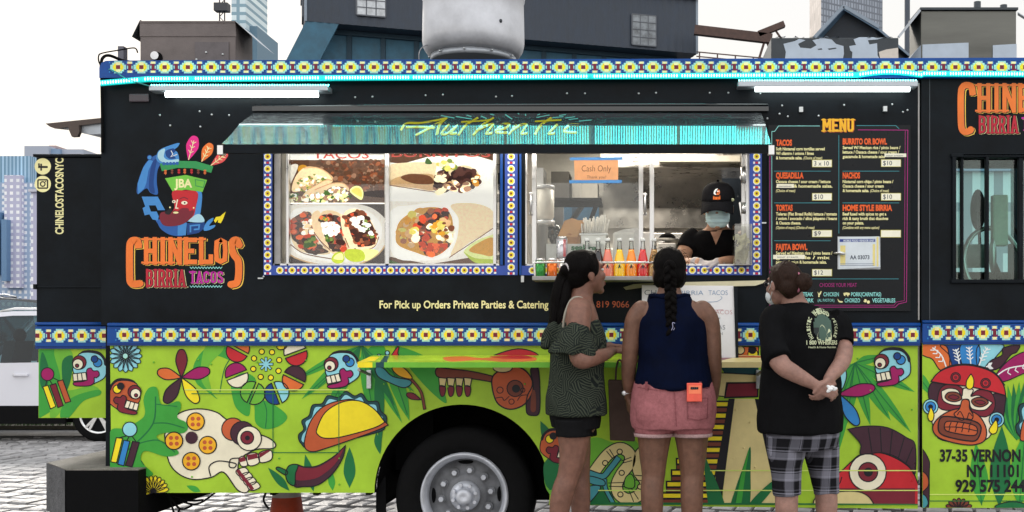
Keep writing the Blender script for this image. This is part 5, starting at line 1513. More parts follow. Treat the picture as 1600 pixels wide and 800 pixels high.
# stepped pyramid: stripes and cream tower
a.at(1100, 540, 3.077)
for i in range(9):
 y = 268 + i * 55
 xl_ = 78 - i * 24
 a.poly([(xl_ - 90, y), (125 - i * 11, y), (121 - i * 11, y + 27), (xl_ - 90, y + 27)], V['yellow'], 1.4, False, K, 2.6)
 a.poly([(xl_ - 90, y + 30), (119 - i * 11, y + 30), (116 - i * 11, y + 52), (xl_ - 90, y + 52)], V['brown'], 1.2, False, K, 1.6)
a.poly([(118, 255), (148, 255), (90, 700), (85, 770), (40, 770), (60, 600)], K, 2, False)
a.poly([(148, 256), (244, 256), (330, 650), (345, 765), (90, 765), (92, 690)], V['sand'], 2.2, False)
a.poly([(244, 256), (262, 256), (352, 660), (352, 765), (345, 765), (330, 650)], K, 2.4, False)
a.poly([(262, 268), (420, 268), (420, 766), (352, 765)], V['sand'], 2.0, False)
for i in range(8): a.poly([(262 + i * 12, 268 + i * 56), (420, 268 + i * 56), (420, 294 + i * 56), (268 + i * 12, 294 + i * 56)], V['yellow'], 2.2, False, K, 2); a.poly([(268 + i * 12, 296 + i * 56), (420, 296 + i * 56), (420, 322 + i * 56), (274 + i * 12, 322 + i * 56)], V['brown'], 2.2, False, K, 1.5)
a.poly([(110, 180), (260, 178), (258, 245), (100, 250)], V['maroon'], 2.6, False, K, 2.6); a.poly([(60, 130), (260, 140), (258, 178), (115, 180), (100, 245), (50, 240)], V['sand'], 2.5, False, K, 1.6); a.poly([(80, 105), (262, 105), (262, 138), (100, 135)], V['dteal'], 2.8, False)
a.poly([(160, 5), (262, 5), (262, 58), (160, 58)], V['orange'], 2.8, False, K, 1.7); a.disc(175, 22, 20, V['sand'], 3.4, K, 1.6); a.disc(235, 40, 24, V['yellow'], 3.4, K, 1.6); a.disc(232, 20, 20, K, 4)
for pp in ([(0, 530), (30, 590), (70, 680), (100, 782), (30, 782), (10, 680)], [(222, 485), (224, 600), (215, 780), (130, 782), (150, 690), (185, 590)], [(345, 640), (330, 690), (250, 780), (205, 780), (260, 710)]): a.poly(pp, G3, 4.6)
a.poly([(215, 500), (200, 600), (175, 780), (150, 780), (175, 640)], G2, 4.9)
for (x_, y_, w_) in ((390, 700, 60), (420, 640, 40)): a.frond(x_, 785, x_ - 20, y_, w_ * .5, G2, 4.7)
# right of the pyramid: palm fan, petal flower, skull, crested bird
a.at(1300, 500, 2.667)
a.poly([(-60, 105), (345, 105), (345, 700), (-60, 700)], V['green'], 2.9, False)
for (tx, ty, wd) in ((-20, 480, 22), (60, 440, 26), (160, 440, 24), (245, 420, 26), (345, 300, 24), (330, 470, 22), (-60, 300, 22), (210, 150, 18), (10, 600, 20)): a.frond(95, 178, tx, ty, wd, G2, 3.0 + (tx % 5) * .06, G3)
a.poly([(-30, 250), (40, 200), (60, 230), (40, 290), (0, 310)], V['sky'], 3.6, True, K, 1.6)
a.petal(20, 312, 178, 280, 26, V['magenta'], 3.8, K, 1.7); a.petal(25, 305, 108, 438, 26, V['blue'], 3.8, K, 1.7); a.petal(15, 310, 10, 400, 20, V['rust'], 3.7, K, 1.7); a.petal(15, 305, -70, 400, 22, V['yellow'], 3.7, K, 1.7)
skull(a, 1, 1, .55, 200, 180, V['sky'], V['maroon'], V['magenta'], V['navy'], V['blue'], 4, 1.7, .03)
a.poly([(-20, 655), (30, 635), (80, 590), (120, 560), (200, 553), (290, 590), (345, 650), (358, 768), (160, 768), (20, 768), (-40, 720)], V['red'], 3.8, True, K, 1.7)
a.poly([(-40, 700), (345, 700), (345, 770), (-40, 770)], V['maroon'], 4.0, False)
a.poly([(65, 455), (65, 455), (140, 442), (230, 448), (310, 490), (345, 520), (345, 640), (320, 610), (265, 570), (200, 552), (120, 560), (118, 515)], V['aub'], 4.4, True, K, 1.7)
for (p, q) in (((150, 450), (165, 550)), ((200, 450), (205, 550)), ((250, 460), (240, 560)), ((300, 490), (275, 575)), ((335, 530), (305, 600))): a.line([p, q], K, 5, 1.5, False)
a.disc(148, 634, 77, V['cream'], 5, K, 1.8); a.disc(149, 633, 40, V['maroon'], 5.7, K, 1.8); a.disc(150, 633, 19, K, 6.4)
a.poly([(-60, 730), (20, 715), (110, 715), (160, 745), (150, 780), (-60, 780)], V['sand'], 4.8, True, K, 1.7); a.line([(-60, 690), (20, 690), (40, 655)], K, 5, 1.5)
# seams of the access doors; pale lines paint the highlight along pressed ridges
a.at(0, 0, 1)
for p in ([(427, 612), (427, 707)], [(427, 707), (530, 707)], [(300, 615), (540, 615)], [(530, 612), (530, 707)]): a.line(p, V['green3'], 8.2, 1.3, False)
for (p0_, p1_, y) in ((290, 545, 609), (935, 1433, 766), (1110, 1433, 735)): a.line([(p0_, y), (p1_, y)], vinyl('ridge_highlight', (214, 232, 120)), 8.2, 1.6, False)
a.line([(872, 787), (1433, 790)], V['green3'], 8, 6, False)
a.build('skirt_mural', truck)
b = MB(); rs = random.Random(12)
for px, py in [(196, 560), (240, 566), (310, 562), (330, 569), (402, 566), (478, 563), (545, 566), (600, 600), (436, 716), (530, 716), (530, 757), (300, 745), (196, 660), (205, 690), (640, 610), (700, 604), (820, 600), (1150, 640), (1162, 700), (1180, 730), (1146, 716), (1172, 660), (1340, 560), (1420, 556), (1425, 640), (1425, 700), (1360, 610)]: b.ell(P(px, py, -.003), .0055, .004, .0055, V['green4'] if px < 1100 or px > 1200 else V['sand'], nu=8, nv=5)
b.build('rivet', truck)
# ---------------- cab skirt: mask with a feather crown, crested bird's tail, address
a = Art(-.0148, clip=(1440.5, 538.5, 1780, 792.5)).at(1420, 530, 4.444)
for i in range(16):
 x0 = 640 + i * 9
 a.frond(740, 700, 560 + i * 40, 270 + abs(i - 7) * 12, 26, G2 if i % 2 else G3, .4 + i * .02, None)
a.frond(20, 200, 170, 400, 34, G2, .5, G3); a.frond(500, 1150, 460, 720, 60, G2, .5, G3); a.frond(620, 1160, 640, 600, 70, G3, .5, None); a.frond(760, 1160, 800, 640, 80, G2, .6, G3)
def feather(pts, m, spine, L=2.4):
 a.poly(pts, m, L, True, K, 1.6)
 s_ = [Vector(p) for p in spine]
 a.line(spine, V['white'], L + 1, 2.0)
 for t in (.3, .5, .7, .88):
  k = s_[0].lerp(s_[-1], t); d = (s_[-1] - s_[0]).normalized(); n_ = Vector((-d.y, d.x))
  for sg in (-1, 1): a.line([k, k + (d * .8 + n_ * sg).normalized() * 26], V['white'], L + 1, 1.5, False)
feather([(60, 40), (240, 40), (275, 120), (290, 195), (215, 215), (160, 140), (110, 120), (60, 90)], V['orange'], [(255, 195), (220, 110), (160, 60)])
feather([(215, 40), (370, 40), (365, 190), (285, 195), (275, 110)], V['navy'], [(345, 185), (335, 120), (320, 70)], 2.2)
feather([(355, 40), (480, 40), (470, 190), (370, 185)], V['blue'], [(425, 180), (418, 110), (412, 55)], 2.6)
feather([(480, 40), (650, 40), (600, 120), (520, 205), (470, 190)], V['sky'], [(480, 185), (510, 110), (540, 60)], 2.3)
feather([(520, 215), (560, 150), (640, 110), (650, 60), (760, 40), (740, 90), (700, 110), (620, 200)], V['aub'], [(530, 190), (560, 185)], 2.9)
feather([(600, 250), (660, 170), (740, 110), (830, 80), (880, 110), (850, 200), (760, 250), (640, 295)], V['magenta'], [(600, 255), (690, 200), (860, 175)], 3.3)
a.poly([(200, 320), (600, 330), (650, 440), (600, 560), (520, 700), (230, 700), (160, 590), (140, 420)], V['cream'], 3.6, True, K, 1.8)
for p in ([(155, 300), (230, 290), (240, 400), (200, 470), (150, 450), (130, 370)], [(580, 380), (660, 380), (660, 460), (640, 560), (580, 520), (575, 440)]): a.poly(p, V['aub'], 4.0, True, K, 1.8)
a.poly([(190, 440), (215, 340), (290, 308), (365, 340), (380, 380), (380, 420), (350, 480), (250, 492), (200, 470)], V['maroon'], 4.4, True, K, 1.7)
a.poly([(430, 390), (480, 350), (560, 365), (592, 430), (580, 500), (520, 538), (440, 510), (420, 450)], V['maroon'], 4.4, True, K, 1.7)
a.poly([(220, 360), (220, 360), (270, 340), (330, 350), (362, 395), (375, 340), (440, 350), (425, 395), (480, 390), (575, 440), (575, 440), (520, 490), (430, 480), (410, 420), (370, 420), (350, 455), (280, 450), (230, 420)], V['cream'], 5.2, True, K, 1.6)
a.poly([(245, 400), (270, 368), (330, 370), (362, 410), (320, 432), (270, 425)], V['brown'], 6.0, True, K, 1.6); a.poly([(268, 400), (300, 385), (342, 402), (310, 418)], V['maroon'], 6.8, True, K, 1.2)
a.poly([(428, 425), (470, 402), (520, 410), (545, 440), (500, 468), (450, 460)], V['brown'], 6.0, True, K, 1.6); a.poly([(450, 432), (490, 422), (525, 440), (490, 452)], V['maroon'], 6.8, True, K, 1.2)
a.poly([(162, 600), (200, 545), (270, 500), (350, 480), (430, 500), (490, 540), (530, 620), (520, 700), (440, 732), (330, 722), (220, 690), (170, 650)], V['rust'], 5.6, True, K, 1.9)
a.poly([(365, 420), (410, 425), (415, 480), (438, 520), (430, 555), (390, 550), (360, 560), (325, 540), (308, 515), (345, 480)], V['rust'], 6.8, True, K, 1.7); a.line([(330, 525), (350, 500), (375, 545)], K, 7.5, 1.4); a.line([(400, 545), (412, 510), (432, 530)], K, 7.5, 1.4)
a.poly([(198, 600), (215, 545), (270, 535), (420, 560), (485, 590), (492, 640), (460, 700), (390, 702), (270, 678), (210, 650)], V['brown'], 6.4, True, K, 2.2)
a.poly([(240, 600), (258, 570), (330, 572), (430, 590), (466, 615), (460, 660), (400, 665), (290, 645), (250, 630)], V['rust'], 7.1, True, K, 1.8)
a.line([(242, 608), (340, 610), (464, 634)], K, 7.9, 1.5)
for x in (275, 320, 365, 412): a.line([(x + 12, 575), (x - 2, 608)], K, 7.9, 1.5, False); a.line([(x + 3, 612), (x - 5, 642)], K, 7.9, 1.5, False)
for (x, y, tx) in ((145, 468, 147), (603, 558, 580)):
 a.disc(x, y, 56, K, 5.4); a.disc(x, y, 49, V['sky'], 6); a.disc(x, y, 36, V['blue'], 6.5, K, 1.4); a.disc(x, y, 17, K, 7.2)
a.poly([(148, 472), (168, 520), (160, 562), (138, 565), (126, 535), (135, 500)], V['yellow'], 7.8, True, K, 1.6)
a.poly([(598, 560), (610, 600), (600, 645), (570, 655), (550, 630), (572, 590)], V['yellow'], 7.8, True, K, 1.6)
a.poly([(148, 292), (148, 292), (200, 230), (290, 190), (400, 180), (520, 205), (600, 250), (650, 320), (664, 390), (664, 390), (560, 360), (450, 335), (340, 318), (250, 310)], V['red'], 7.2, True, K, 1.8)
a.line([(220, 215), (290, 184), (400, 174), (520, 199), (600, 244), (655, 318)], K, 7.9, 2.6)
for (x, y) in ((318, 264), (525, 304)): a.disc(x, y, 34, V['maroon'], 8.0, K, 1.3); a.disc(x, y, 23, V['red'], 8.7, K, 1.3); a.disc(x, y, 12, V['maroon'], 9.4)
a.poly([(424, 240), (424, 240), (443, 280), (438, 330), (415, 346), (392, 330), (395, 285)], V['yellow'], 8.4, True, K, 1.6)
a.poly([(735, 600), (760, 560), (755, 470), (800, 440), (900, 440), (900, 700), (800, 700), (745, 650)], V['dteal'], 3, True, K, 1.7); a.poly([(760, 600), (785, 560), (780, 480), (860, 450), (860, 690), (800, 690)], V['sky'], 3.7); a.poly([(765, 680), (790, 560), (860, 500), (880, 700), (790, 705)], V['rust'], 4.2, True, K, 1.7)
a.at(1300, 500, 2.667)
a.poly([(360, 545), (400, 580), (402, 640), (398, 786), (360, 786)], V['aub'], 3.2, True, K, 1.7)
a.poly([(335, 640), (365, 625), (395, 650), (398, 690), (372, 720), (365, 760), (345, 720)], V['rust'], 4, True, K, 1.7); a.poly([(345, 735), (380, 725), (398, 760), (380, 784), (350, 784)], V['teal'], 3.8, True, K, 1.6); a.disc(358, 775, 12, V['yellow'], 4.6, K, 1.4)
for i in range(9): a.petal(525, 790, 525 + 58 * math.cos(math.pi + math.pi * i / 8), 790 + 50 * math.sin(math.pi + math.pi * i / 8), 9, V['brown'], 3, K, 1.3, .7)
a.poly([(680, 770), (740, 755), (800, 765), (800, 790), (690, 785)], G3, 3, True, K, 1.5)
a.text('37-35 VERNON', 446, 587, 47, K, 9, 335, .035); a.text('BLVD', 800, 587, 47, K, 9, 100, .035)
a.text('NY 11101', 558, 651, 47, K, 9, 216, .035); a.text('929 575 244', 510, 713, 47, K, 9, 290, .035)
a.line([(405, 725), (800, 725)], vinyl('ridge_highlight', (214, 232, 120)), 8.2, 1.6, False); a.line([(405, 752), (800, 752)], G3, 8.2, 1.4, False)  # pale line paints a ridge's highlight
a.build('cab_mural', truck)
# ---------------- emblem and name on the rear quarter
a = Art(-.0006).at(180, 200, 3.077)
B1, B2, B3 = V['navy'], vinyl('serpent_blue', (70, 142, 210)), vinyl('serpent_pale', (176, 218, 232))
B4 = vinyl('serpent_mid', (40, 96, 170))
# serpent body: a stepped crescent
a.poly([(108, 318), (108, 268), (135, 190), (165, 150), (205, 128), (230, 150), (205, 200), (200, 260), (205, 318), (170, 312), (150, 290)], B4, 1)
a.poly([(108, 268), (135, 190), (165, 150), (182, 160), (160, 205), (150, 265), (140, 290), (112, 318)], B2, 2, False)
a.poly([(180, 165), (200, 150), (192, 200), (185, 262), (190, 312), (165, 300), (165, 230)], B1, 2)
a.poly([(128, 330), (205, 330), (240, 395), (205, 395), (195, 372), (162, 372), (172, 402), (200, 402), (210, 425), (205, 445), (180, 440), (165, 415), (142, 420), (132, 385), (145, 378)], B2, 2, False)
a.poly([(205, 440), (330, 455), (330, 515), (270, 515), (225, 490), (205, 460)], B4, 1.6)
a.poly([(302, 455), (345, 455), (340, 516), (300, 516)], B2, 2.4, False)
a.poly([(345, 458), (430, 452), (432, 480), (400, 505), (345, 515)], B1, 2, False)
a.line([(362, 500), (362, 470), (405, 466), (402, 486), (380, 488)], B2, 3, 2.4, False)
a.poly([(425, 490), (440, 452), (470, 432), (470, 445), (452, 470), (480, 466), (476, 478), (448, 492)], B2, 2)
a.poly([(475, 445), (485, 428), (505, 425), (532, 402), (518, 440), (508, 458), (494, 454), (496, 440), (482, 456)], V['yellow'], 2, False)
a.poly([(385, 310), (416, 310), (414, 380), (400, 430), (345, 450), (370, 400)], B2, 1.6)
a.poly([(352, 448), (392, 415), (418, 422), (426, 452)], B3, 2.2)
# serpent head
a.poly([(200, 130), (215, 105), (260, 85), (308, 72), (302, 90), (285, 105), (300, 118), (308, 152), (298, 180), (260, 178), (222, 172), (200, 155)], B2, 2.6)
a.poly([(212, 112), (240, 100), (235, 140), (262, 155), (304, 150), (300, 166), (250, 168), (220, 160), (205, 138)], B3, 3.4)
a.poly([(245, 110), (280, 98), (290, 112), (275, 128), (292, 145), (262, 148), (245, 132)], B1, 3.8)
a.line([(270, 110), (278, 126), (268, 138), (298, 128)], V['white'], 4.4, 1.2, False); a.disc(166, 142, 11, B2, 3, V['navy'], 1)
for i in range(5): a.disc(235 + i * 16, 172 - i * .5, 8, B4, 4)
# hat
a.poly([(215, 172), (300, 158), (390, 160), (472, 184), (462, 216), (380, 194), (300, 192), (225, 208)], V['emer'], 3.2, False)
for x, m in ((242, V['orange']), (274, V['brown']), (307, V['red']), (335, V['orange']), (368, V['red']), (400, V['brown']), (432, V['orange'])):
 yy = 218 - 10 * math.cos((x - 340) / 110)
 for dy in (-8, 3): a.rect(x - 6, yy + dy - 2, x + 6, yy + dy + 6, m, 3.2); a.rect(x - 2, yy - 12, x + 2, yy + 13, m, 3)
a.poly([(240, 242), (340, 226), (442, 250), (420, 308), (340, 296), (278, 308)], V['lime2'], 3.4, False)
a.line([(385, 248), (432, 256), (424, 286), (388, 278), (385, 248)], V['emer'], 4, 1.2, False)
a.text('JBA', 285, 285, 38, V['paper'], 4.4, 86, .035)
# feathers
def fth(b_, t_, wd, m):
 a.petal(b_[0], b_[1], t_[0], t_[1], wd, m, 2.4, None, 1, .6)
 B_, T_ = Vector(b_), Vector(t_); d = T_ - B_; n_ = Vector((-d.y, d.x)).normalized(); d.normalize()
 a.line([B_ + d * 4, B_ + (T_ - B_) * .8], V['paper'], 3.2, 1.2, False)
 for t in (.3, .5, .68):
  k = B_.lerp(T_, t)
  for sg in (-1, 1): a.line([k, k + d * 12 + n_ * sg * 12], V['paper'], 3.2, 1.0, False)
fth((352, 156), (385, 38), 30, V['pink']); fth((415, 164), (462, 74), 26, V['logo_or']); fth((458, 182), (540, 120), 22, vinyl('coral', (232, 84, 84)))
# face
a.poly([(274, 308), (330, 300), (396, 310), (388, 380), (370, 430), (300, 450), (260, 430), (285, 380)], V['red'], 3.6)
a.poly([(215, 440), (218, 410), (245, 402), (270, 412), (282, 395), (300, 400), (320, 386), (350, 386), (358, 400), (372, 395), (380, 402), (368, 430), (330, 460), (280, 472), (235, 468)], V['maroon'], 4.2)
a.poly([(240, 404), (268, 388), (275, 400), (262, 416), (245, 414)], K, 4.8)
a.disc(333, 360, 15, V['cream'], 4.6, ry=9); a.disc(335, 360, 4, K, 5.2); a.disc(283, 354, 9, V['cream'], 4.6, ry=7); a.disc(282, 354, 3, K, 5.2)
a.line([(300, 345), (292, 385), (303, 386)], V['cream'], 4.8, 1.8, False); a.line([(310, 342), (330, 334), (350, 342)], V['maroon'], 4.8, 1.5); a.disc(292, 407, 13, V['paper'], 5, ry=5); a.disc(264, 382, 4, V['paper'], 5); a.disc(378, 384, 4, V['paper'], 5)
# lettering: big C and S, slab HINELO, second line
OR, YE = V['logo_or'], V['logo_ye']
Cp_ = [(112, 570), (108, 545), (92, 540), (76, 548), (70, 580), (70, 700), (74, 740), (92, 750), (116, 748)]
Sp_ = [(596, 562), (585, 540), (566, 545), (560, 575), (572, 610), (592, 640), (594, 700), (586, 742), (562, 752)]
for pts_, (bx, by) in ((Cp_, (112, 562)), (Sp_, (596, 562))):
 for (dx, dy, m, L, w) in ((7, 4, YE, 1.0, 12.5), (4, 2, K, 1.5, 11.5), (0, 0, OR, 2.0, 11.0)):
  a.line([(x + dx, y + dy) for x, y in pts_], m, L, w)
  a.disc(bx + dx + 2, by + dy, 16, m, L + .1)
  if pts_ is Sp_: a.disc(556 + dx, 752 + dy, 16, m, L + .1)
  else: a.disc(120 + dx, 748 + dy, 17, m, L + .1, ry=15)
for (dx, dy, m, L, e) in ((7, 4, YE, 2.4, .6), (3.5, 2, K, 2.8, .5), (0, 0, OR, 3.2, 0)):
 slab(a, 'HINELO', 134, 530, 545, 652, m, L, .30, .06, (dx, dy), e)
 slab(a, 'BIRRIA', 146, 680, 340, 764, V['paper'] if dx == 7 else (K if dx else V['maroon'] if False else vinyl('logo_crimson', (190, 36, 56))), L, .30, .06, (dx * .7, dy * .7), e)
 slab(a, 'TACOS', 356, 688, 522, 746, V['paper'] if dx == 7 else (K if dx else vinyl('logo_violet', (196, 40, 160))), L, .26, .06, (dx * .6, dy * .6), e)
for yy in (672, 762): a.line([(360 + i * 7, yy + (4 if i % 2 else -4)) for i in range(23)], V['mint'], 2, 1.0, False)
a.build('emblem', truck)
# the same name on the cab, partly out of frame
a = Art(-.0135).at(1180, 0, 3.81)
Cp_ = [(1290, 560), (1282, 520), (1255, 510), (1232, 520), (1220, 560), (1220, 720), (1228, 775), (1250, 788), (1275, 780)]
for (dx, dy, m, L, w) in ((9, 5, YE, 1.0, 11), (5, 3, K, 1.5, 10.4), (0, 0, OR, 2.0, 10)):
 a.line([(x + dx, y + dy) for x, y in Cp_], m, L, w); a.disc(1290 + dx, 555 + dy, 18, m, L + .1); a.disc(1278 + dx, 775 + dy, 20, m, L + .1)
for (dx, dy, m, L, e) in ((9, 5, YE, 2.4, .6), (5, 3, K, 2.8, .5), (0, 0, OR, 3.2, 0)):
 slab(a, 'HINELO', 1310, 505, 1830, 668, m, L, .27, .06, (dx, dy), e)
 slab(a, 'BIRRIA', 1322, 692, 1560, 796, V['paper'] if dx == 9 else (K if dx else vinyl('logo_crimson', (190, 36, 56))), L, .28, .06, (dx * .7, dy * .7), e)
 slab(a, 'TACOS', 1580, 700, 1790, 780, V['paper'] if dx == 9 else (K if dx else vinyl('logo_violet', (196, 40, 160))), L, .26, .06, (dx * .6, dy * .6), e)
a.build('cab_lettering', truck)
# social marks on the rear box
a = Art(0, to3=lambda x, y, L: Vector((X(x, yr), yr - .001 - .0007 * L, Z(y, yr))))
for cy in (260, 287.5): a.disc(67, cy, 12.8, V['paper'], 1, n=28)
a.line([(60.5, 261), (74, 261)], K, 2, 3.2, False); a.line([(64.5, 256.5), (64.5, 266)], K, 2, 2.6, False); a.line([(61.5, 261), (61, 256)], K, 2, 2.6)
a.line([(60.5, 281), (73.5, 281), (74.5, 282), (74.5, 293), (73.5, 294), (60.5, 294), (59.5, 293), (59.5, 282), (60.5, 281)], K, 2, 2.2, False); a.disc(67, 287.5, 3.6, None, 2, K, 1.8); a.disc(71.5, 283.6, 1, K, 2)
a.text('CHINELOSTACOSNYC', 99, 366, 12, V['paper'], 1, 119, .03, rot=-math.pi / 2)
a.build('social_marks', truck)
# order line
a = Art(-.0006)
a.text('For Pick up Orders Private Parties & Catering Please', 593, 481.5, 11.5, V['paper'], 1, 303, .022)
a.text('819 9066', 932, 480.5, 10, vinyl('phone_orange', (200, 100, 64)), 1, 51, .0)
a.build('order_line', truck)
# ---------------- menu board
b = MB(); b.box(X(1200), X(1422), -.012, -.0005, Z(486), Z(196), mat('menu_black', (.008, .0095, .012), .35, 0, .2)); mb_ = b.build('menu_board', truck)
a = Art(-.0125)
MO, MP, MI, MG = V['menu_or'], V['paper'], V['mint'], vinyl('menu_magenta', (176, 40, 130))
a.line([(1205.5, 480), (1205.5, 206), (1210, 206), (1216, 197.5), (1280, 197.5)], MI, 1, .8, False); a.line([(1338, 197), (1399, 197), (1404, 202)], V['teal'], 1, .8, False)
a.line([(1340, 203.6), (1417.6, 204), (1415.5, 472), (1403, 475), (1398, 480), (1202.5, 480), (1202.5, 240)], MG, 1, 1.0, False); a.line([(1413.5, 205), (1412, 470), (1400, 472), (1396, 477), (1206, 477)], MG, 1, .7, False)
a.line([(1310, 212), (1310, 365)], V['teal'], 1, .8, False)
for (x0, x1, y) in ((1209, 1297, 268), (1316, 1404, 268), (1209, 1297, 317.5), (1316, 1404, 317.5), (1209, 1297, 376.5), (1209, 1403, 436)): a.line([(x0, y), (x1, y)], V['teal'], 1, .8, False)
for (dx, dy, m, L) in ((1.0, .8, V['rust'], 1), (0, 0, V['gold'], 2)): slab(a, 'MENU', 1284 + dx, 187 + dy, 1334 + dx, 206 + dy, m, L, .30, .06)
def item(x, y, ttl, w, lines, note=None):
 a.text(ttl, x, y, 8.6, MO, 2, w, .05)
 for i, (t, lw) in enumerate(lines): a.text(t, x, y + 7.5 + i * 7, 4.6, MP, 2, lw, .028)
 if note: a.text(note[0], x + note[1], y + 7.5 + note[2] * 7, 4.2, MP, 2, note[3], .012, .25)
item(1212, 228, 'TACOS', 25, [('Soft Nixtamal corn tortillas served', 76), ('W/ cilantro / onions / limes', 59), ('& homemade salsa.', 41)], ('(Choice of meat)', 43, 2, 29))
item(1316, 226, 'BURRITO OR BOWL', 69, [('Served W/ Mexican rice / pinto beans /', 90), ('lettuce / Oaxaca cheese / sour cream /', 88), ('guacamole & homemade salsa', 66)])
item(1212, 279, 'QUESADILLA', 43, [('Oaxaca cheese / sour cream / lettuce', 85), ('                 / onions & homemade salsa.', 88)], ('(Choice of meat)', 0, 2, 30))
item(1316, 279, 'NACHOS', 27, [('Nixtamal corn chips / pinto beans /', 79), ('Oaxaca cheese / sour cream', 64), ('& homemade salsa.', 41)], ('(Choice of meat)', 43, 2, 29))
item(1212, 329.5, 'TORTAS', 26, [('Teleras (Flat Bread Rolls) lettuce / tomato', 95), ('/ onion / avocado / slice jalapeno / beans', 95), ('& Oaxaca cheese.', 39)], ('(Option of mayo) (Choice of meat)', 0, 3, 60))
item(1316, 329.5, 'HOME STYLE BIRRIA', 77, [('Beef fused with spices to get a', 68), ('rich & tasty broth that dissolves', 71), ('on your palate.', 33)], ('(Combine with any menu option)', 0, 3, 57))
item(1212, 390.5, 'FAJITA BOWL', 49, [('Served w/ Mexican rice / pinto beans /', 88), ('                          guacamole / mix', 84), ('peppers / onion & homemade salsa.', 79)])
a.text('CHOOSE YOUR MEAT', 1280, 448.5, 6, MG, 2, 58, .0)
a.text('STEAK', 1251, 463, 6, MI, 2, 19, .02); a.text('CHICKEN', 1286, 463, 6, MI, 2, 24, .02); a.text('PORK(CARNITAS)', 1329, 463, 6, MI, 2, 47, .02)
a.text('PORK', 1253, 472.5, 6, MI, 2, 18, .02); a.text('(AL PASTOR)', 1277, 471.5, 4.4, MI, 2, 26); a.text('CHORIZO', 1319, 472.5, 6, MI, 2, 24, .02); a.text('VEGETABLES', 1362, 472.5, 6, MI, 2, 36, .02)
a.poly([(1277, 456), (1279, 459), (1281, 456), (1283, 455), (1282, 459), (1280, 462), (1280, 464), (1278, 464), (1278, 461)], MP, 2)
a.poly([(1317, 458), (1322, 457), (1327, 458), (1327, 461), (1325, 461), (1325, 463), (1323, 463), (1323, 461), (1320, 461), (1320, 463), (1318, 462)], MP, 2, False)
a.poly([(1308, 467), (1311, 470), (1316, 471), (1315, 473), (1310, 472)], MP, 2); a.disc(1351, 470, 2.6, MP, 2); a.disc(1356, 472, 2.4, MP, 2); a.disc(1349, 469, 1, K, 3)
a.build('menu_print', mb_)
# price stickers, hand written
st = vinyl('sticker', (250, 246, 224)); pen = vinyl('pen', (40, 50, 70))
def sticker(x0, y0, x1, y1, txt):
 q = Art(-.0142); q.rect(x0, y0, x1, y1, st, 1, vinyl('sticker_edge', (200, 190, 90)), .7)
 if txt: q.text(txt, x0 + 3, y1 - 2.2, (y1 - y0) * .62, pen, 3, min((x1 - x0) * .75, 3.6 * len(txt) + 3))
 q.build('price_sticker', mb_)
for s_ in ((1268.5, 250.5, 1299, 261.5, '3 x 10'), (1376, 250, 1406.5, 261, '$10'), (1268.5, 302.5, 1299, 313.5, '$10'), (1376, 302.5, 1406.5, 313.5, '$10'), (1268.5, 360, 1299, 370.5, '$9'), (1375.5, 360, 1406.5, 371, ''), (1268.5, 421, 1299, 431.5, '$12')): sticker(*s_)
for (r_, t_, th) in (((1381, 240.5, 1415, 246), 'sour cream', (1384, 245, 2.6, 26)), ((1213, 288, 1240, 294), 'tomatoes', (1216, 292.6, 2.6, 20)), ((1207.5, 398.5, 1257, 405), 'sour cream', (1214, 403, 2.6, 32))):
 q = Art(-.0142); q.rect(*r_, st, 1); q.text(t_, th[0], th[1], th[2], pen, 2, th[3]); q.build('correction_tape', mb_)
# permit in its sleeve
q = Art(-.016, to3=lambda x, y, L: Vector((X(x), -.016 - .0007 * L - .010 * ((x - 1309) / 64.0), Z(y))))
PW, PB, PY = vinyl('permit_paper', (214, 222, 228)), vinyl('permit_blue', (50, 70, 150)), vinyl('permit_yellow', (230, 214, 140))
q.poly([(1308.5, 371), (1372, 370), (1374, 418), (1309.5, 421)], PW, 1, False)
q.rect(1311, 374, 1366, 378.5, PB, 2); q.text('MOBILE FOOD VENDOR UNIT', 1317, 378, 3, PW, 3, 48, .03)
q.rect(1312, 384, 1320, 414, PY, 2); q.rect(1362, 382, 1366, 416, PY, 2); q.rect(1368, 371, 1371, 417, PY, 2)
q.text('AA 03073', 1327, 405.5, 6, pen, 3, 30, .02)
for y in (412.5, 415): q.line([(1312, y), (1364, y)], vinyl('permit_grey', (130, 140, 160)), 3, .8, False)
q.build('permit_card', mb_)
b = MB(); b.box(X(1308), X(1374.5), -.0159, -.0126, Z(421), Z(370), mat('sleeve', (.5, .52, .55), .3)); b.tube([P(1303, 396, -.02), P(1312, 395, -.03), P(1320, 397, -.03)], [.006, .011, .008], m_alu, 8); b.build('permit_holder', mb_)
# ================================================================ POSTERS
def ink(n, rgb, k=1.0): return mat('print_' + n, tuple(c * k for c in srgb(*rgb)), .35, 0, .2, var=.18, scale=60, rvar=.05, emit=srgb(*rgb), es=.42)   # glow put into the inks, as if lit from behind
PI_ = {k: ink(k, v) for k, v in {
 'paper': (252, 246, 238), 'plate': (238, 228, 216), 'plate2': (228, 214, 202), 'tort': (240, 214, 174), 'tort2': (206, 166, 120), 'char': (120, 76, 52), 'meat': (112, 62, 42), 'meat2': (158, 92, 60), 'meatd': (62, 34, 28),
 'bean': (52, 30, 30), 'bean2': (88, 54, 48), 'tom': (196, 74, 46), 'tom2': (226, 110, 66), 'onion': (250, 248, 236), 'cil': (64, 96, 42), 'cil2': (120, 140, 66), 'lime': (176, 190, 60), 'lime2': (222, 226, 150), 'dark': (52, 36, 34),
 'grill': (112, 80, 62), 'grill2': (96, 68, 54), 'grill3': (160, 122, 98), 'ylw': (206, 146, 44), 'avo': (206, 192, 96), 'red': (206, 84, 74), 'rice': (250, 240, 206), 'brown': (96, 62, 42)}.items()}
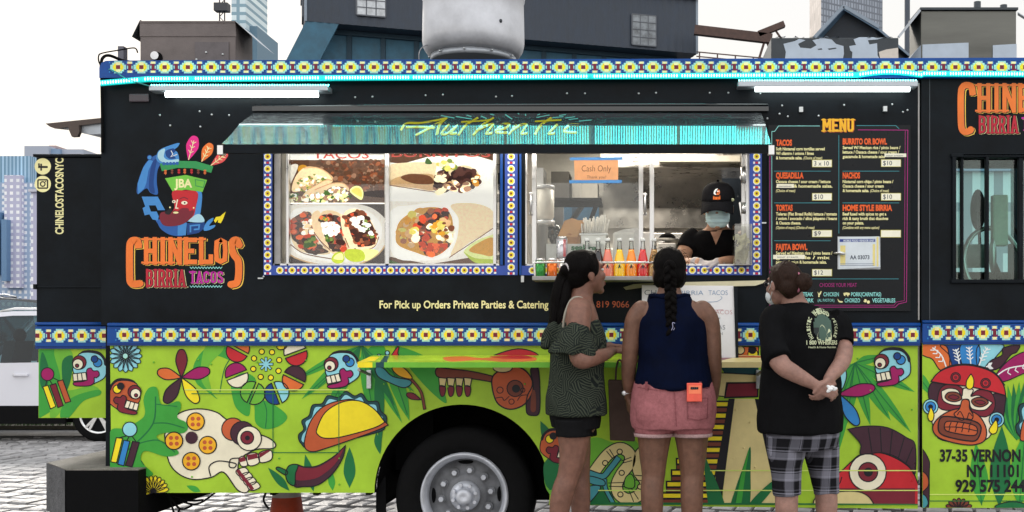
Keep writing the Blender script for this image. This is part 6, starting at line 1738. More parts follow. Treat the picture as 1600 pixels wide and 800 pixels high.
def chunks(a, rs, region, n, cols, smin, smax, L0=2.0, base=None):
 """scatter irregular morsels inside a polygon region (crop units)"""
 xs = [p[0] for p in region]; ys = [p[1] for p in region]
 def inside(x, y):
  c = False; m = len(region)
  for i in range(m):
   x1, y1 = region[i]; x2, y2 = region[i - 1]
   if (y1 > y) != (y2 > y) and x < (x2 - x1) * (y - y1) / (y2 - y1) + x1: c = not c
  return c
 k = 0; t = 0
 if base: a.poly(region, PI_[base], L0 - .05, True)
 if smax > 14: smin *= 1.25; smax *= 1.25
 while k < n and t < n * 20:
  t += 1
  x, y = rs.uniform(min(xs), max(xs)), rs.uniform(min(ys), max(ys))
  if not inside(x, y): continue
  r = rs.uniform(smin, smax); m = rs.randint(5, 7); a0 = rs.uniform(0, 6.28); asp = rs.uniform(.55, 1)
  p = []
  for i in range(m):
   tt = a0 + 2 * math.pi * i / m; rr = r * rs.uniform(.7, 1.15)
   p.append((x + rr * math.cos(tt), y + rr * asp * math.sin(tt)))
  a.poly(p, PI_[rs.choice(cols)], L0 + (k % 40) * .05, True, n=2); k += 1
yp = .052
def poster_art(clip): return Art(yp - .001, clip=clip, to3=lambda x, y, L: Vector((X(x, yp), yp - .001 - .0004 * L, Z(y, yp))))
rs = random.Random(21)
# tacos poster
clip = (452, 232, 601, 412)
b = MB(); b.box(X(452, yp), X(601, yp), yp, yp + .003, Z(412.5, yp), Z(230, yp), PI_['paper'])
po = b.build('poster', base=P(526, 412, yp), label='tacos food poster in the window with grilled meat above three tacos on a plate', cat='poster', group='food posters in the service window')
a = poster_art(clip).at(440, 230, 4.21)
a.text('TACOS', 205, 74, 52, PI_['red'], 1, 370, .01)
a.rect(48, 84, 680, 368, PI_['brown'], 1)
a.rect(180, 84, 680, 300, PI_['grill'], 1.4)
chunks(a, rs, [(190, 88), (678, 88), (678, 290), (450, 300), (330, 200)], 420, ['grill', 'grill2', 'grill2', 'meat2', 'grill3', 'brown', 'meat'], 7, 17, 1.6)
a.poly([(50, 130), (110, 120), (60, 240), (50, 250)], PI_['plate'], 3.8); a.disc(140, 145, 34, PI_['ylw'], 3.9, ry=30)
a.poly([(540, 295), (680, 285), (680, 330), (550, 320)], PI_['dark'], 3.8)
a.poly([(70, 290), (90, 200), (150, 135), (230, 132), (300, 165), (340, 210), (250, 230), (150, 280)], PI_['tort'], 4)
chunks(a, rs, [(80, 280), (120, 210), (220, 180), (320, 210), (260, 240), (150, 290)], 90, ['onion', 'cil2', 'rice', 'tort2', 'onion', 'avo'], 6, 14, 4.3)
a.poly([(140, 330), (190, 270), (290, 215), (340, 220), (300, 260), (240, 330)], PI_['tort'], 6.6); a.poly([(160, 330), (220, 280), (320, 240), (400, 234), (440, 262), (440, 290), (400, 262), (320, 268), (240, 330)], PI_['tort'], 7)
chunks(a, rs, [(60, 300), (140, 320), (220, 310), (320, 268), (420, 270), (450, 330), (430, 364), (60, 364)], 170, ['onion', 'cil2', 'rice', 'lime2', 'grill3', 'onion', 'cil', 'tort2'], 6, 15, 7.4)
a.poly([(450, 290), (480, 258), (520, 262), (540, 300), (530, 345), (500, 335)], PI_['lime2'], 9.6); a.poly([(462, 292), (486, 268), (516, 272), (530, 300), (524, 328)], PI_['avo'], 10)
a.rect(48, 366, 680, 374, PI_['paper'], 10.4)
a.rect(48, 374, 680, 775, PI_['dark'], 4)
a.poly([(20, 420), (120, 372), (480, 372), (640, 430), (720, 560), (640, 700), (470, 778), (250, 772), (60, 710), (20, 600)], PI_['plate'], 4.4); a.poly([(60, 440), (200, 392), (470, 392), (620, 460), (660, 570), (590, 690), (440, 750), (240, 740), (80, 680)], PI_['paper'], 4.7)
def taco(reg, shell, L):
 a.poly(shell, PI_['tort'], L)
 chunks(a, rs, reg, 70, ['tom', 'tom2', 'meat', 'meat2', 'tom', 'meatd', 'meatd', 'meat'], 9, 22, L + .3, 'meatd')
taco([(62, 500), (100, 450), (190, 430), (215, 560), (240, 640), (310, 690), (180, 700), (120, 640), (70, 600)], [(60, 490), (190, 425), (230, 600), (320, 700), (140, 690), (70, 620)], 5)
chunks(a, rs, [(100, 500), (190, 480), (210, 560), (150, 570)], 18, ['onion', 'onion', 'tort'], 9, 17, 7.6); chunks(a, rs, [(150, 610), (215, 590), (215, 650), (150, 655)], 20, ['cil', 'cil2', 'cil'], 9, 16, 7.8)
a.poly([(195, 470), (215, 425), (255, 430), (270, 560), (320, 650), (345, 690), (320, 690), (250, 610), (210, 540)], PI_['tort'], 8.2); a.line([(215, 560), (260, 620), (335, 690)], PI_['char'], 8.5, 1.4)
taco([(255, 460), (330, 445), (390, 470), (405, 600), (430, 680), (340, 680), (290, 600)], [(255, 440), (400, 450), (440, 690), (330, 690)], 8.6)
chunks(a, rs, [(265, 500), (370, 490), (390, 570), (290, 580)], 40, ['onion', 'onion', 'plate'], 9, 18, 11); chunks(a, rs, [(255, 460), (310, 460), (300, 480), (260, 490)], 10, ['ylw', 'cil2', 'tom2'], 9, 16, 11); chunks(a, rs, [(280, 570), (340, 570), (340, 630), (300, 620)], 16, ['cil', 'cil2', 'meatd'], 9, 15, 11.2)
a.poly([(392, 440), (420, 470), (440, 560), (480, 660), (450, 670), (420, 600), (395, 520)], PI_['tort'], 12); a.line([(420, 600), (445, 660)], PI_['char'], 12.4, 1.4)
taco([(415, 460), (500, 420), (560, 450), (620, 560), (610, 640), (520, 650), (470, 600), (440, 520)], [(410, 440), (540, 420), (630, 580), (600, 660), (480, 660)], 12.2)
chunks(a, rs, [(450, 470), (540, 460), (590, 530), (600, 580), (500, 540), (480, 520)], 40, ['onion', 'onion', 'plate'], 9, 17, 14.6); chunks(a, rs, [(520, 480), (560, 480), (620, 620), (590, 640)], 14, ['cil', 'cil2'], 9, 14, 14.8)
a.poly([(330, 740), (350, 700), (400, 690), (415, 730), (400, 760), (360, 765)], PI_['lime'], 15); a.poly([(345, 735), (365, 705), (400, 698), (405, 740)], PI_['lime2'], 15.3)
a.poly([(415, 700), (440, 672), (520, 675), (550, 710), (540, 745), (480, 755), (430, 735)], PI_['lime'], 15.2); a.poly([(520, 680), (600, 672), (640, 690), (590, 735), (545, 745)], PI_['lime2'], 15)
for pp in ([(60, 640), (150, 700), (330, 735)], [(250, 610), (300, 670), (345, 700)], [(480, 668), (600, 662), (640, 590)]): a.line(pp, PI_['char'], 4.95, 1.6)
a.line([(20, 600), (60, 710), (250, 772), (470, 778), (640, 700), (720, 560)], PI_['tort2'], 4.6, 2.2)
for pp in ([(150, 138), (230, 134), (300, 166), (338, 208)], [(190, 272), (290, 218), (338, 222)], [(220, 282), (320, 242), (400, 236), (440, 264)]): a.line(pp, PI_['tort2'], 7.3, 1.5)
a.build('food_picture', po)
# burritos poster
clip = (609, 232, 771, 412)
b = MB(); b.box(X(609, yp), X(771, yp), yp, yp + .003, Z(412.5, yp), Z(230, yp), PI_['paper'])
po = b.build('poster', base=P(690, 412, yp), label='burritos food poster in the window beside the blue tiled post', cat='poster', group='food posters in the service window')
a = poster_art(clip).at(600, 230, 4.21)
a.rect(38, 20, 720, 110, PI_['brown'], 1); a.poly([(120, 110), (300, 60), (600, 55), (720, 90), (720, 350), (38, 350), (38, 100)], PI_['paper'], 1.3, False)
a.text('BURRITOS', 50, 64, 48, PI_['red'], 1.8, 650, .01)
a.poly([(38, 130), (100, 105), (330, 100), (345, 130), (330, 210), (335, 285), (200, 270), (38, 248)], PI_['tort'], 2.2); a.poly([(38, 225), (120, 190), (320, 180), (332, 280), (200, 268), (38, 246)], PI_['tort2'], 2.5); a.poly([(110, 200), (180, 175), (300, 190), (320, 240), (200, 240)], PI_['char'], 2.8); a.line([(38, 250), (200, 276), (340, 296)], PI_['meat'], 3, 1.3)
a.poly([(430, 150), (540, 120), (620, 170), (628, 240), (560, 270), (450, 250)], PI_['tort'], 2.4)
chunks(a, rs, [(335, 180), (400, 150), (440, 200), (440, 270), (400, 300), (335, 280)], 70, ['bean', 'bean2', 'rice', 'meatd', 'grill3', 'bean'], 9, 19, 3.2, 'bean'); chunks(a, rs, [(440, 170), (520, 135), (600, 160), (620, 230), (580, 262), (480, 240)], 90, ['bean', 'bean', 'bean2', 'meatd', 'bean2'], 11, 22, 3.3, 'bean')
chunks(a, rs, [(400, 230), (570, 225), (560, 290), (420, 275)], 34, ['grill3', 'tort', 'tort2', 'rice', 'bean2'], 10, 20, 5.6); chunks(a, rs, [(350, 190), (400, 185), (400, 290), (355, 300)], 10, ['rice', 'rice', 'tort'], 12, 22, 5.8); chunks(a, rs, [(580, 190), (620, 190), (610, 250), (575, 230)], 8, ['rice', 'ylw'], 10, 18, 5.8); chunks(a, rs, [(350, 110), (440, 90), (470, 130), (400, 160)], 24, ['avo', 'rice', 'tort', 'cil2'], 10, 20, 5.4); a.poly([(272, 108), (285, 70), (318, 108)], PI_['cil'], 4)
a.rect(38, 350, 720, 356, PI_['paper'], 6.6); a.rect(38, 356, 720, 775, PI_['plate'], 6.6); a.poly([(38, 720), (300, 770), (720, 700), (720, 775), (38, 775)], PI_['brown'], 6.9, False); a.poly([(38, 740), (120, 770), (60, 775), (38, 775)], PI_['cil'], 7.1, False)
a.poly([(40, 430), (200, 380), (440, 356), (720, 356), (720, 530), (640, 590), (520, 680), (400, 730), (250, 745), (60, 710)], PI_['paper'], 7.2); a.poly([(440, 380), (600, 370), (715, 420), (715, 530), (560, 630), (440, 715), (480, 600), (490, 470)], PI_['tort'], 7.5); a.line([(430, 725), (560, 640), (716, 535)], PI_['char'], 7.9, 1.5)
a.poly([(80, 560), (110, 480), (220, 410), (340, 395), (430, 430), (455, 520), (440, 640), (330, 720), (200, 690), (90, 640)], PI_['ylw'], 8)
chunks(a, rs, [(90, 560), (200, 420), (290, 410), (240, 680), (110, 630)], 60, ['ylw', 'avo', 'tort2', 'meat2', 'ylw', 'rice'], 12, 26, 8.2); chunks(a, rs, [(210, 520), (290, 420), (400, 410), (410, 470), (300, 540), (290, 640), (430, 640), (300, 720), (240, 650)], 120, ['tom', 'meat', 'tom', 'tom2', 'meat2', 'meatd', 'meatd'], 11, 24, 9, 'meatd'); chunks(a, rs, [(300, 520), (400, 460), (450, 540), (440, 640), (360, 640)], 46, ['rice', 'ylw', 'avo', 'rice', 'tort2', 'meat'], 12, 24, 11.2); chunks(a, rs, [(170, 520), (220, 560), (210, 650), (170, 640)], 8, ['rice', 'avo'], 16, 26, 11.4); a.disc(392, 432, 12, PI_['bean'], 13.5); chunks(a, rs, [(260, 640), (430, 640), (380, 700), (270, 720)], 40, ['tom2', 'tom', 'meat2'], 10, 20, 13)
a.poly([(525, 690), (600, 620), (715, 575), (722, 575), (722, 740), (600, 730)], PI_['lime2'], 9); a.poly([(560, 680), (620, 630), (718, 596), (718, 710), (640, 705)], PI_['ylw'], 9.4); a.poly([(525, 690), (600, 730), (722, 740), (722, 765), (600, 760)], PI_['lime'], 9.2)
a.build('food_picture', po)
# ---------------------------------------------------------------- cash-only card
yc = .012
b = MB(); m_card = mat('card_brown', srgb(206, 150, 108), .8, var=.08, scale=30)
c0_ = P(0, 0, yc)
b.hull([P(897, 249, yc), P(966, 248, yc), P(966, 283.5, yc), P(898, 284, yc)], (0, -.003, 0), m_card)
co = b.build('paper_sign', base=P(931, 284, yc), label='brown cardboard notice reading Cash Only, fixed with blue tape to the sliding window', cat='sign')
a = Art(0, to3=lambda x, y, L: Vector((X(x, yc), yc - .0032 - .0006 * L, Z(y, yc))))
a.text('Cash Only', 909, 268, 9.5, K, 1, 46, -.012, .05); a.text('Thank you!', 917, 279, 4.6, K, 1, 30, -.01, .05); a.build('handwriting', co)
b = MB(); bt = mat('masking_tape_blue', srgb(70, 130, 190), .7)
for (x0, y0_, x1, y1_) in ((890, 245.5, 973, 250), (889, 281, 972, 286)): b.hull([P(x0, y0_ + .6, yc - .0045), P(x1, y0_, yc - .0045), P(x1 - 1, y1_, yc - .0045), P(x0 + 1, y1_ + .4, yc - .0045)], (0, -.0006, 0), bt)
b.build('tape', co)
# ---------------------------------------------------------------- drinks on the ledge
yl = -.10
m_cap = mat('bottle_glass_rim', (.7, .72, .7), .15, spec=.8)
def soda(px, rgb, nm, lab, cap=True, k=1.0):
 c = P(px, 433, yl); c.z = lz
 s_ = (yl + 6) / F
 liq = mat('soda_' + nm, srgb(*rgb), .08, spec=.6, var=.05, coat=.4, emit=srgb(*rgb), es=0.0)
 gl = glass_mat('bottle_glass', (.93, .95, .94), .06, .02)
 o = empty('soda_bottle', c, lab, 'bottle', 'bottles of soda on the service ledge')
 b = MB(); b.lathe([(9.4 * s_, 0), (9.6 * s_, 3 * s_), (9.6 * s_, 14 * s_), (8.6 * s_, 22 * s_), (7 * s_, 31 * s_), (5.2 * s_, 38 * s_), (4.4 * s_, 43 * s_)], c, liq, 20); b.build('body', o)
 b = MB(); b.lathe([(4.5 * s_, 43 * s_), (3.6 * s_, 46 * s_), (3.1 * s_, 52 * s_), (3.3 * s_, 57.5 * s_)], c, gl, 16); b.build('neck', o)
 b = MB(); b.lathe([(3.9 * s_, 56 * s_), (4.1 * s_, 57 * s_), (3.9 * s_, 60 * s_), (3.0 * s_, 60.8 * s_)], c, m_cap, 16); b.build('cap', o)
 a = Art(0, to3=lambda x, y, L: Vector((c.x + x * s_, c.y - math.sqrt(max(0, (9.75 * s_) ** 2 - (x * s_) ** 2)) - .0003 * L if abs(x) < 9.7 else c.y, c.z + y * s_)))
 lw = V['paper']
 a.poly([(-6, 14), (0, 23.5), (6, 14), (7, 7), (-7, 7)], lw, 1, False); a.poly([(-2.6, 13), (0, 20), (2.6, 13)], V['dteal'], 2, False); a.poly([(-7, 11.6), (7, 11.6), (7, 9.6), (-7, 9.6)], V['aub'] if nm != 'cola' else V['red'], 2, False); a.poly([(-6, 5), (6, 5), (5, 2), (-5, 2)], lw, 1, False)
 a.build('label', o)
for (px, rgb, nm, lab) in ((949.5, (232, 126, 104), 'pink', 'pink soda bottle between the cola and the yellow soda on the ledge'), (968, (255, 206, 30), 'yellow', 'yellow soda bottle between the pink and the orange one on the ledge'), (986.5, (250, 146, 20), 'orange', 'orange soda bottle between the yellow and the red one on the ledge'), (1004.5, (216, 30, 34), 'red', 'red soda bottle on the ledge beside the window post'), (1022, (176, 132, 70), 'tamarind', 'tan brown soda bottle between the red one and the head of the braided woman')): soda(px, rgb, nm, lab)
soda(934.5, (24, 16, 16), 'cola', 'dark cola bottle with a red label next to the pink soda')
# clear bottle behind the woman's head
soda(917.5, (206, 210, 206), 'clear', 'clear soda bottle behind the head of the woman in the leaf print top')
def can(px, pz, y, rgb, nm, lab, tall=36, w=8.2, band=None):
 c = P(px, pz, y); s_ = (y + 6) / F
 if pz >= 430: c.z = lz
 o = empty('drink_can', c, lab, 'can', 'drink cans on the service ledge')
 m_ = mat('can_' + nm, srgb(*rgb), .28, .5, var=.06)
 b = MB(); b.lathe([(w * .8 * s_, 0), (w * s_, 2.5 * s_), (w * s_, (tall - 4) * s_)], c, m_, 22); b.build('body', o)
 b = MB(); b.lathe([(w * s_, (tall - 4) * s_), (w * .82 * s_, tall * s_), (w * .74 * s_, tall * s_), (w * .72 * s_, (tall - 1) * s_)], c, m_alu, 22); b.build('lid', o)
 if band:
  a = Art(0, to3=lambda x, y_, L: Vector((c.x + x * s_, c.y - math.sqrt(max(1e-6, ((w + .15) * s_) ** 2 - (x * s_) ** 2)) - .0003 * L, c.z + y_ * s_)))
  for pp, mm_ in band: a.poly(pp, mm_, 1, False)
  a.build('label', o)
 return c
can(844.5, 433, -.11, (60, 150, 70), 'green', 'green soda can at the end of the ledge beside the orange can', 29, 8.2, [([(-7, 12), (0, 19), (7, 12), (0, 7)], V['white']), ([(-4, 13), (0, 17), (4, 13), (0, 10)], V['dteal'])])
can(862.5, 433, -.11, (236, 118, 44), 'orange', 'orange soda can between the green and the white can', 29, 8.2, [([(-7, 11), (-2, 20), (6, 15), (2, 9)], V['dteal']), ([(-5, 3), (5, 3), (4, 8), (-5, 8)], V['white'])])
can(881, 433, -.11, (226, 226, 224), 'white', 'white soda can next to the orange can', 29, 8.4, [([(-6, 4), (0, 12), (6, 6), (2, 2)], V['dteal']), ([(-7, 20), (7, 22), (7, 25), (-7, 23)], V['red'])])
can(899, 433, -.11, (196, 44, 40), 'red', 'red soda can half hidden behind the head of the woman in the leaf print top', 29, 8.2)
cc = can(878, 404.5, .0, (206, 206, 212), 'silver', 'silver and red can raised behind the row of cans', 35, 8.6, [([(3, 3), (6.5, 3), (6.5, 30), (3, 30)], V['red'])])
b = MB(); b.box(X(868), X(890), -.0, .055, Z(432, .03), Z(404.6, 0), m_steel)
b.build('can_riser', truck)
# ---------------------------------------------------------------- things on the galley counter
yz = .30
zc_ = Z(415.5)
def Q(px, py): return P(px, py, yz)
m_cup = mat('paper_cup', (.78, .76, .72), .6, var=.06); m_cupk = mat('grey_cup', (.22, .21, .20), .6, var=.1); m_clear = glass_mat('clear_plastic', (.88, .88, .86), .10, .1)
def stack(px, wpx, top, m_, lab, n, y=.2):
 s_ = (y + 6) / F; c = P(px, 412, y); c.z = zc_
 h = Z(top, y) - zc_
 o = MB(); pr = [(wpx * .36 * s_, 0)]
 for i in range(n): z_ = h * (i + 1) / n; pr += [(wpx * .5 * s_ * (.82 + .18 * (i + 1) / n), z_ - .006), (wpx * .5 * s_ * (.82 + .18 * (i + 1) / n), z_)]
 o.lathe(pr, c, m_, 20)
 return o.build('cup_stack', base=c, label=lab, cat='cups', group='stacks of cups on the galley counter')
stack(827, 9.5, 350, m_cup, 'white stack of paper cups beside the blue tiled window post', 14)
stack(848, 17, 351, m_cupk, 'dark grey stack of cups next to the white one', 16)
c = P(851, 344, .55); s_ = 6.55 / F
o = empty('food_container', P(851, 412, .55), 'translucent white bucket hanging beside the window post above the grey cups', 'container')
b = MB(); b.lathe([(13 * s_, 0), (15 * s_, .02), (15 * s_, 50 * s_)], c, mat('milky_plastic', (.62, .60, .56), .4, var=.1), 24); b.build('body', o)
b = MB(); b.lathe([(16 * s_, 48 * s_), (16 * s_, 53 * s_), (14 * s_, 54 * s_)], c, m_white, 24); b.build('lid', o)
b = MB(); b.lathe([(15 * s_, -8 * s_), (16 * s_, -1 * s_)], c, m_white, 24); b.build('rim', o)
b = MB(); b.box(X(836, .6), X(866, .6), .45, .75, Z(355, .6), Z(352.5, .6), m_alud); b.bar(P(838, 355, .6), P(838, 420, .6), .015, .015, m_alud); b.bar(P(864, 355, .7), P(864, 420, .7), .015, .015, m_alud); b.build('galley_stand', truck)
# brown paper bag
b = MB(); m_bag = mat('kraft_paper', srgb(206, 156, 106), .8, var=.12, scale=14, bump=.3, bscale=18)
f = [P(874, 400, .35), P(903, 400, .35), P(911, 347, .33), P(893, 341, .33), P(882, 345, .33), P(872, 368, .34)]
b.hull(f, (.0, .10, .01), m_bag); b.hull([P(884, 345, .328), P(911, 344, .328), P(902, 371, .326), P(874, 369, .326)], (0, -.004, 0), m_bag); b.hull([P(874, 370, .327), P(890, 364, .32), P(903, 371, .327), P(903, 399, .34), P(876, 399, .34)], (0, .003, 0), mat('kraft_paper_fold', srgb(178, 126, 82), .8, var=.1))
b.build('paper_bag', base=P(890, 400, .38), label='folded brown kraft bag on the galley counter beside the straws', cat='bag')
# steel pan of straws and napkins
o = empty('utensil_pan', P(926, 400, .36), 'steel pan packed with white wrapped straws behind the white box', 'pan')
b = MB(); b.hull([P(907, 366, .30), P(948, 366, .30), P(945, 402, .30), P(910, 402, .30)], (0, .14, 0), m_steel); b.box(X(905, .3), X(950, .3), .29, .45, Z(367.5, .3), Z(364.5, .3), m_alu); b.build('pan', o, bevel=.003)
b = MB(); rs = random.Random(8)
for i in range(70):
 px = rs.uniform(909, 947); yy_ = rs.uniform(.31, .43); t_ = rs.uniform(-5, 6)
 b.tube([P(px, 372, yy_), P(px + t_, rs.uniform(341, 356) - (px - 909) * .18, yy_ - .02)], .0045, m_cup, 5)
b.build('straw', o)
# white box with green lettering
b = MB(); b.box(X(854, .12), X(944, .12), .10, .24, zc_, Z(381, .10), mat('white_carton', (.74, .73, .70), .6))
bx = b.build('carton', base=P(900, 412, .16), label='long white carton with green lettering behind the cans', cat='box')
a = Art(0, to3=lambda x, y, L: Vector((X(x, .10), .0995 - .0005 * L, Z(y, .10))))
a.text('seal', 892.5, 390.5, 8, V['green3'], 1, 21, .05); a.text('ra', 919, 390.5, 7, V['green3'], 1, 13, .05); a.rect(892, 392.6, 908, 394.8, K, 1); a.build('print', bx)
# white foam boxes in a plastic bag
b = MB(); m_foam = mat('foam_white', (.78, .76, .72), .55, var=.05); m_poly = mat('thin_bag', (.66, .64, .62), .3, var=.15, scale=10, bump=.5, bscale=14)
b.box(X(958, .2), X(1000, .2), .18, .40, zc_, Z(363, .18), m_foam); b.box(X(1001, .24), X(1017, .24), .22, .40, zc_, Z(362, .22), m_foam)
tb = b.build('takeaway_boxes', base=P(986, 412, .28), label='white foam takeaway boxes in a thin plastic bag behind the soda bottles', cat='boxes', bevel=.012)
b = MB(); b.hull([P(958, 364, .19), P(975, 358, .2), P(996, 356, .22), P(1003, 364, .19)], (0, .14, .0), m_poly); b.hull([P(990, 363, .178), P(998, 358, .178), P(1000, 400, .178), P(994, 400, .178)], (0, .004, 0), m_poly); b.build('plastic_bag', tb)
b = MB(); b.tube(cr([P(1030, 380, .9), P(1036, 371, .9), P(1046, 369, .9), P(1053, 374, .9)], False, 5), .02, m_dark, 8); b.lathe([(.10, 0), (.12, .07)], P(1032, 392, .9), m_steel, 24)
b.build('saucepan', base=P(1032, 392, .9), label='steel saucepan with a bent black handle at the back of the galley', cat='saucepan')
b = MB(); b.box(X(1026, .5), X(1056, .5), .45, .7, zc_, Z(381, .5), m_foam); b.build('white_tub', base=P(1040, 412, .55), label='low white tub behind the head of the braided woman', cat='tub', bevel=.01)
# crumpled black bags on the counter
b = MB(); rs = random.Random(2)
for i in range(7): b.ell(P(860 + rs.uniform(0, 16), 372 + rs.uniform(-14, 22), .6), .035, .04, .05, m_gloss, nu=7, nv=5)
b.build('bin_bag', base=P(868, 395, .6), label='crumpled black plastic bag between the grey cups and the kraft bag', cat='bag')
# tip jar: clear acrylic box with a crumpled note
yj = -.03
c = P(1160, 413, yj); c.z = Z(414.5)
o = empty('tip_jar', c, 'clear acrylic tip jar holding crumpled banknotes on the window sill', 'jar')
b = MB(); j0, j1 = X(1146.5, yj), X(1174, yj); jh = Z(351, yj)
for (xa_, xb_, ya_, yb2) in ((j0, j1, yj - .05, yj - .047), (j0, j1, yj + .07, yj + .073), (j0, j0 + .003, yj - .047, yj + .07), (j1 - .003, j1, yj - .047, yj + .07)): b.box(xa_, xb_, ya_, yb2, c.z, jh, m_clear)
b.box(j0, j1, yj - .05, yj + .073, c.z - .003, c.z, m_alud)
b.build('body', o)
b = MB(); m_note = mat('banknote', srgb(190, 188, 150), .8, var=.25, scale=40)
rs = random.Random(14)
for i in range(9):
 p = P(1160 + rs.uniform(-6, 6), 375 + i * 4.2, yj + .02); a0 = rs.uniform(0, 3); w_ = .035
 pts_ = []
 for t in range(7):
  u = (t / 6 - .5) * 2
  pts_.append(p + Vector((u * w_, .012 * math.sin(3 * u + a0) + rs.uniform(-.004, .004), .016 * math.cos(4 * u + a0) + rs.uniform(-.004, .004))))
 v_, f_ = [], []
 for t in range(7): v_ += [pts_[t], pts_[t] + Vector((.004 * math.sin(a0), .02, .03 + .01 * math.cos(t + a0)))]
 b.add(v_, [(2 * t, 2 * t + 1, 2 * t + 3, 2 * t + 2) for t in range(6)], m_note, True)
b.build('banknote', o)
# ---------------------------------------------------------------- paper menu board on the counter
yw = -.10
m_pap = mat('board_white', srgb(226, 224, 226), .5, var=.04)
b = MB(); b.hull([P(1003, 446, yw + .03), P(1146, 447, yw + .03), P(1149.5, 559, yw - .06), P(1003, 559, yw - .06)], (0, .006, .002), m_pap)
wb_ = b.build('whiteboard', base=P(1075, 559, yw - .03), label='handwritten white menu board standing on the counter behind the woman in navy', cat='menu board')
def onwb(x, y, L):
 t = (y - 446) / 113.0; yy_ = yw + .03 - .09 * t
 p = P(x, y, yy_); p.y -= .0012 + .0004 * L; return p
a = Art(0, to3=onwb); bl = vinyl('marker_blue', (90, 130, 170)); rd = vinyl('marker_red', (176, 96, 104)); bk = vinyl('marker_black', (70, 80, 90))
a.text('CHI', 1007, 461, 8, bk, 1, 22, -.01); a.text('BIRRIA', 1062, 461, 7, bl, 1, 37, -.015); a.text('TACOS', 1107, 461, 7.5, bl, 1, 30, -.015)
a.line([(1106, 472), (1120, 471), (1128, 466), (1126, 463)], bl, 1, .7); a.line([(1108, 485), (1130, 484)], rd, 1, .6)
a.text('TACOS', 1112, 491, 6.5, rd, 1, 32, -.02); a.text('N', 1120, 499, 4, bk, 1, 5, -.015); a.text('AS', 1122, 515, 7, bk, 1, 11, -.015); a.text('N', 1124, 523, 4, bk, 1, 5, -.015)
a.build('handwriting', wb_)
b = MB(); b.hull([P(1146.3, 448, yw + .02), P(1152.5, 448, yw + .02), P(1154, 559, yw - .05), P(1149.8, 559, yw - .065)], (0, .02, 0), m_blk); b.build('frame', wb_)
b = MB(); m_mt = mat('masking_tape_cream', srgb(222, 214, 180), .6, var=.08)
b.hull([P(1062, 441, -.018), P(1196, 438, -.018), P(1192, 442.5, -.018), P(1180, 446.5, -.018), P(1064, 449, -.018)], (0, -.004, 0), m_mt); b.hull([P(974, 449, -.02), P(990, 444, -.02), P(1022, 442, -.02), P(1020, 447, -.02), P(978, 453, -.02)], (0, -.004, 0), mat('masking_tape_old', srgb(150, 146, 118), .7))
b.build('wall_tape', truck)
# ---------------------------------------------------------------- traffic cone behind the skirt
yc_ = 1.3; s_ = (yc_ + 6) / F
o = empty('traffic_cone', (X(448, yc_), yc_, 0), 'worn orange red traffic cone standing under the far side of the truck', 'cone')
m_cone = mat('cone_orange', srgb(214, 84, 50), .6, var=.18, scale=14); m_conb = mat('cone_base', srgb(150, 80, 66), .8, var=.25, scale=10)
b = MB(); b.lathe([(.125, .03), (.115, .05), (.075, .34), (.035, .62), (.03, .64)], (X(448, yc_), yc_, 0), m_cone, 28); b.build('body', o)
b = MB(); b.obox((X(448, yc_), yc_, .018), (.19, 0, 0), (0, .19, 0), (0, 0, .018), m_conb); b.build('base', o, bevel=.01)
b = MB(); b.lathe([(.0925, .22), (.0785, .33)], (X(448, yc_), yc_, 0), mat('cone_sleeve', (.62, .60, .57), .4, var=.15), 28, caps=False); b.build('reflective_sleeve', o)
# ================================================================ PEOPLE
PZ = 0.11                                   # top of the footway
def fabric(name, col, rough=.85, var=.15, scale=30, bump=.25, bscale=22, **k): return mat(name, col, rough, 0, .06, var=var, scale=scale, bump=bump, bscale=bscale, sheen=.0, **k)
def skin(name, col): return mat(name, col, .52, 0, .35, var=.24, scale=26, bump=.16, bscale=160, sss=.06)
m_hair = mat('hair_black', (.004, .0032, .0032), .55, 0, .05, var=.4, scale=60, stretch=(6, 6, .6), bump=.6, bscale=45)
m_hairb = mat('hair_brown', (.026, .013, .009), .5, 0, .12, var=.5, scale=60, stretch=(6, 6, .8), bump=.6, bscale=45)
m_eye = mat('eye_white', (.7, .68, .66), .2); m_iris = mat('eye_iris', (.02, .012, .008), .15); m_lip = mat('lip', (.30, .10, .08), .45)
def rl(pts, n=5):
 q = cr([Vector((p[0].x, p[0].y, p[0].z, p[1])) for p in pts], False, n)
 return [Vector(v[:3]) for v in q], [max(.003, v[3]) for v in q]
def limb(mb, m, pts, n=14, caps=True):
 p, r = rl(pts)
 mb.tube(p, r, m, n)
 if caps:
  mb.ell(p[0], r[0], r[0], r[0], m, nu=12, nv=8); mb.ell(p[-1], r[-1], r[-1], r[-1], m, nu=12, nv=8)
def frame(yaw):
 return Vector((math.cos(yaw), -math.sin(yaw), 0)), Vector((math.sin(yaw), math.cos(yaw), 0)), Vector((0, 0, 1))
def tors(mb, m, secs, fr, n=28, sub=4, grow=0.0, gz=(0, 0)):
 """secs: (centre, half width, half depth); smooth loft of ellipses square to z in the body's frame"""
 v = cr([Vector((c.x, c.y, c.z, a)) for c, a, b in secs], False, sub)
 w = cr([Vector((c.z, b, 0)) for c, a, b in secs], False, sub)
 out = []
 for p, q in zip(v, w):
  out.append((Vector(p[:3]), fr[0] * (p[3] + grow), fr[1] * (q[1] + grow)))
 mb.loft(out, m, n)
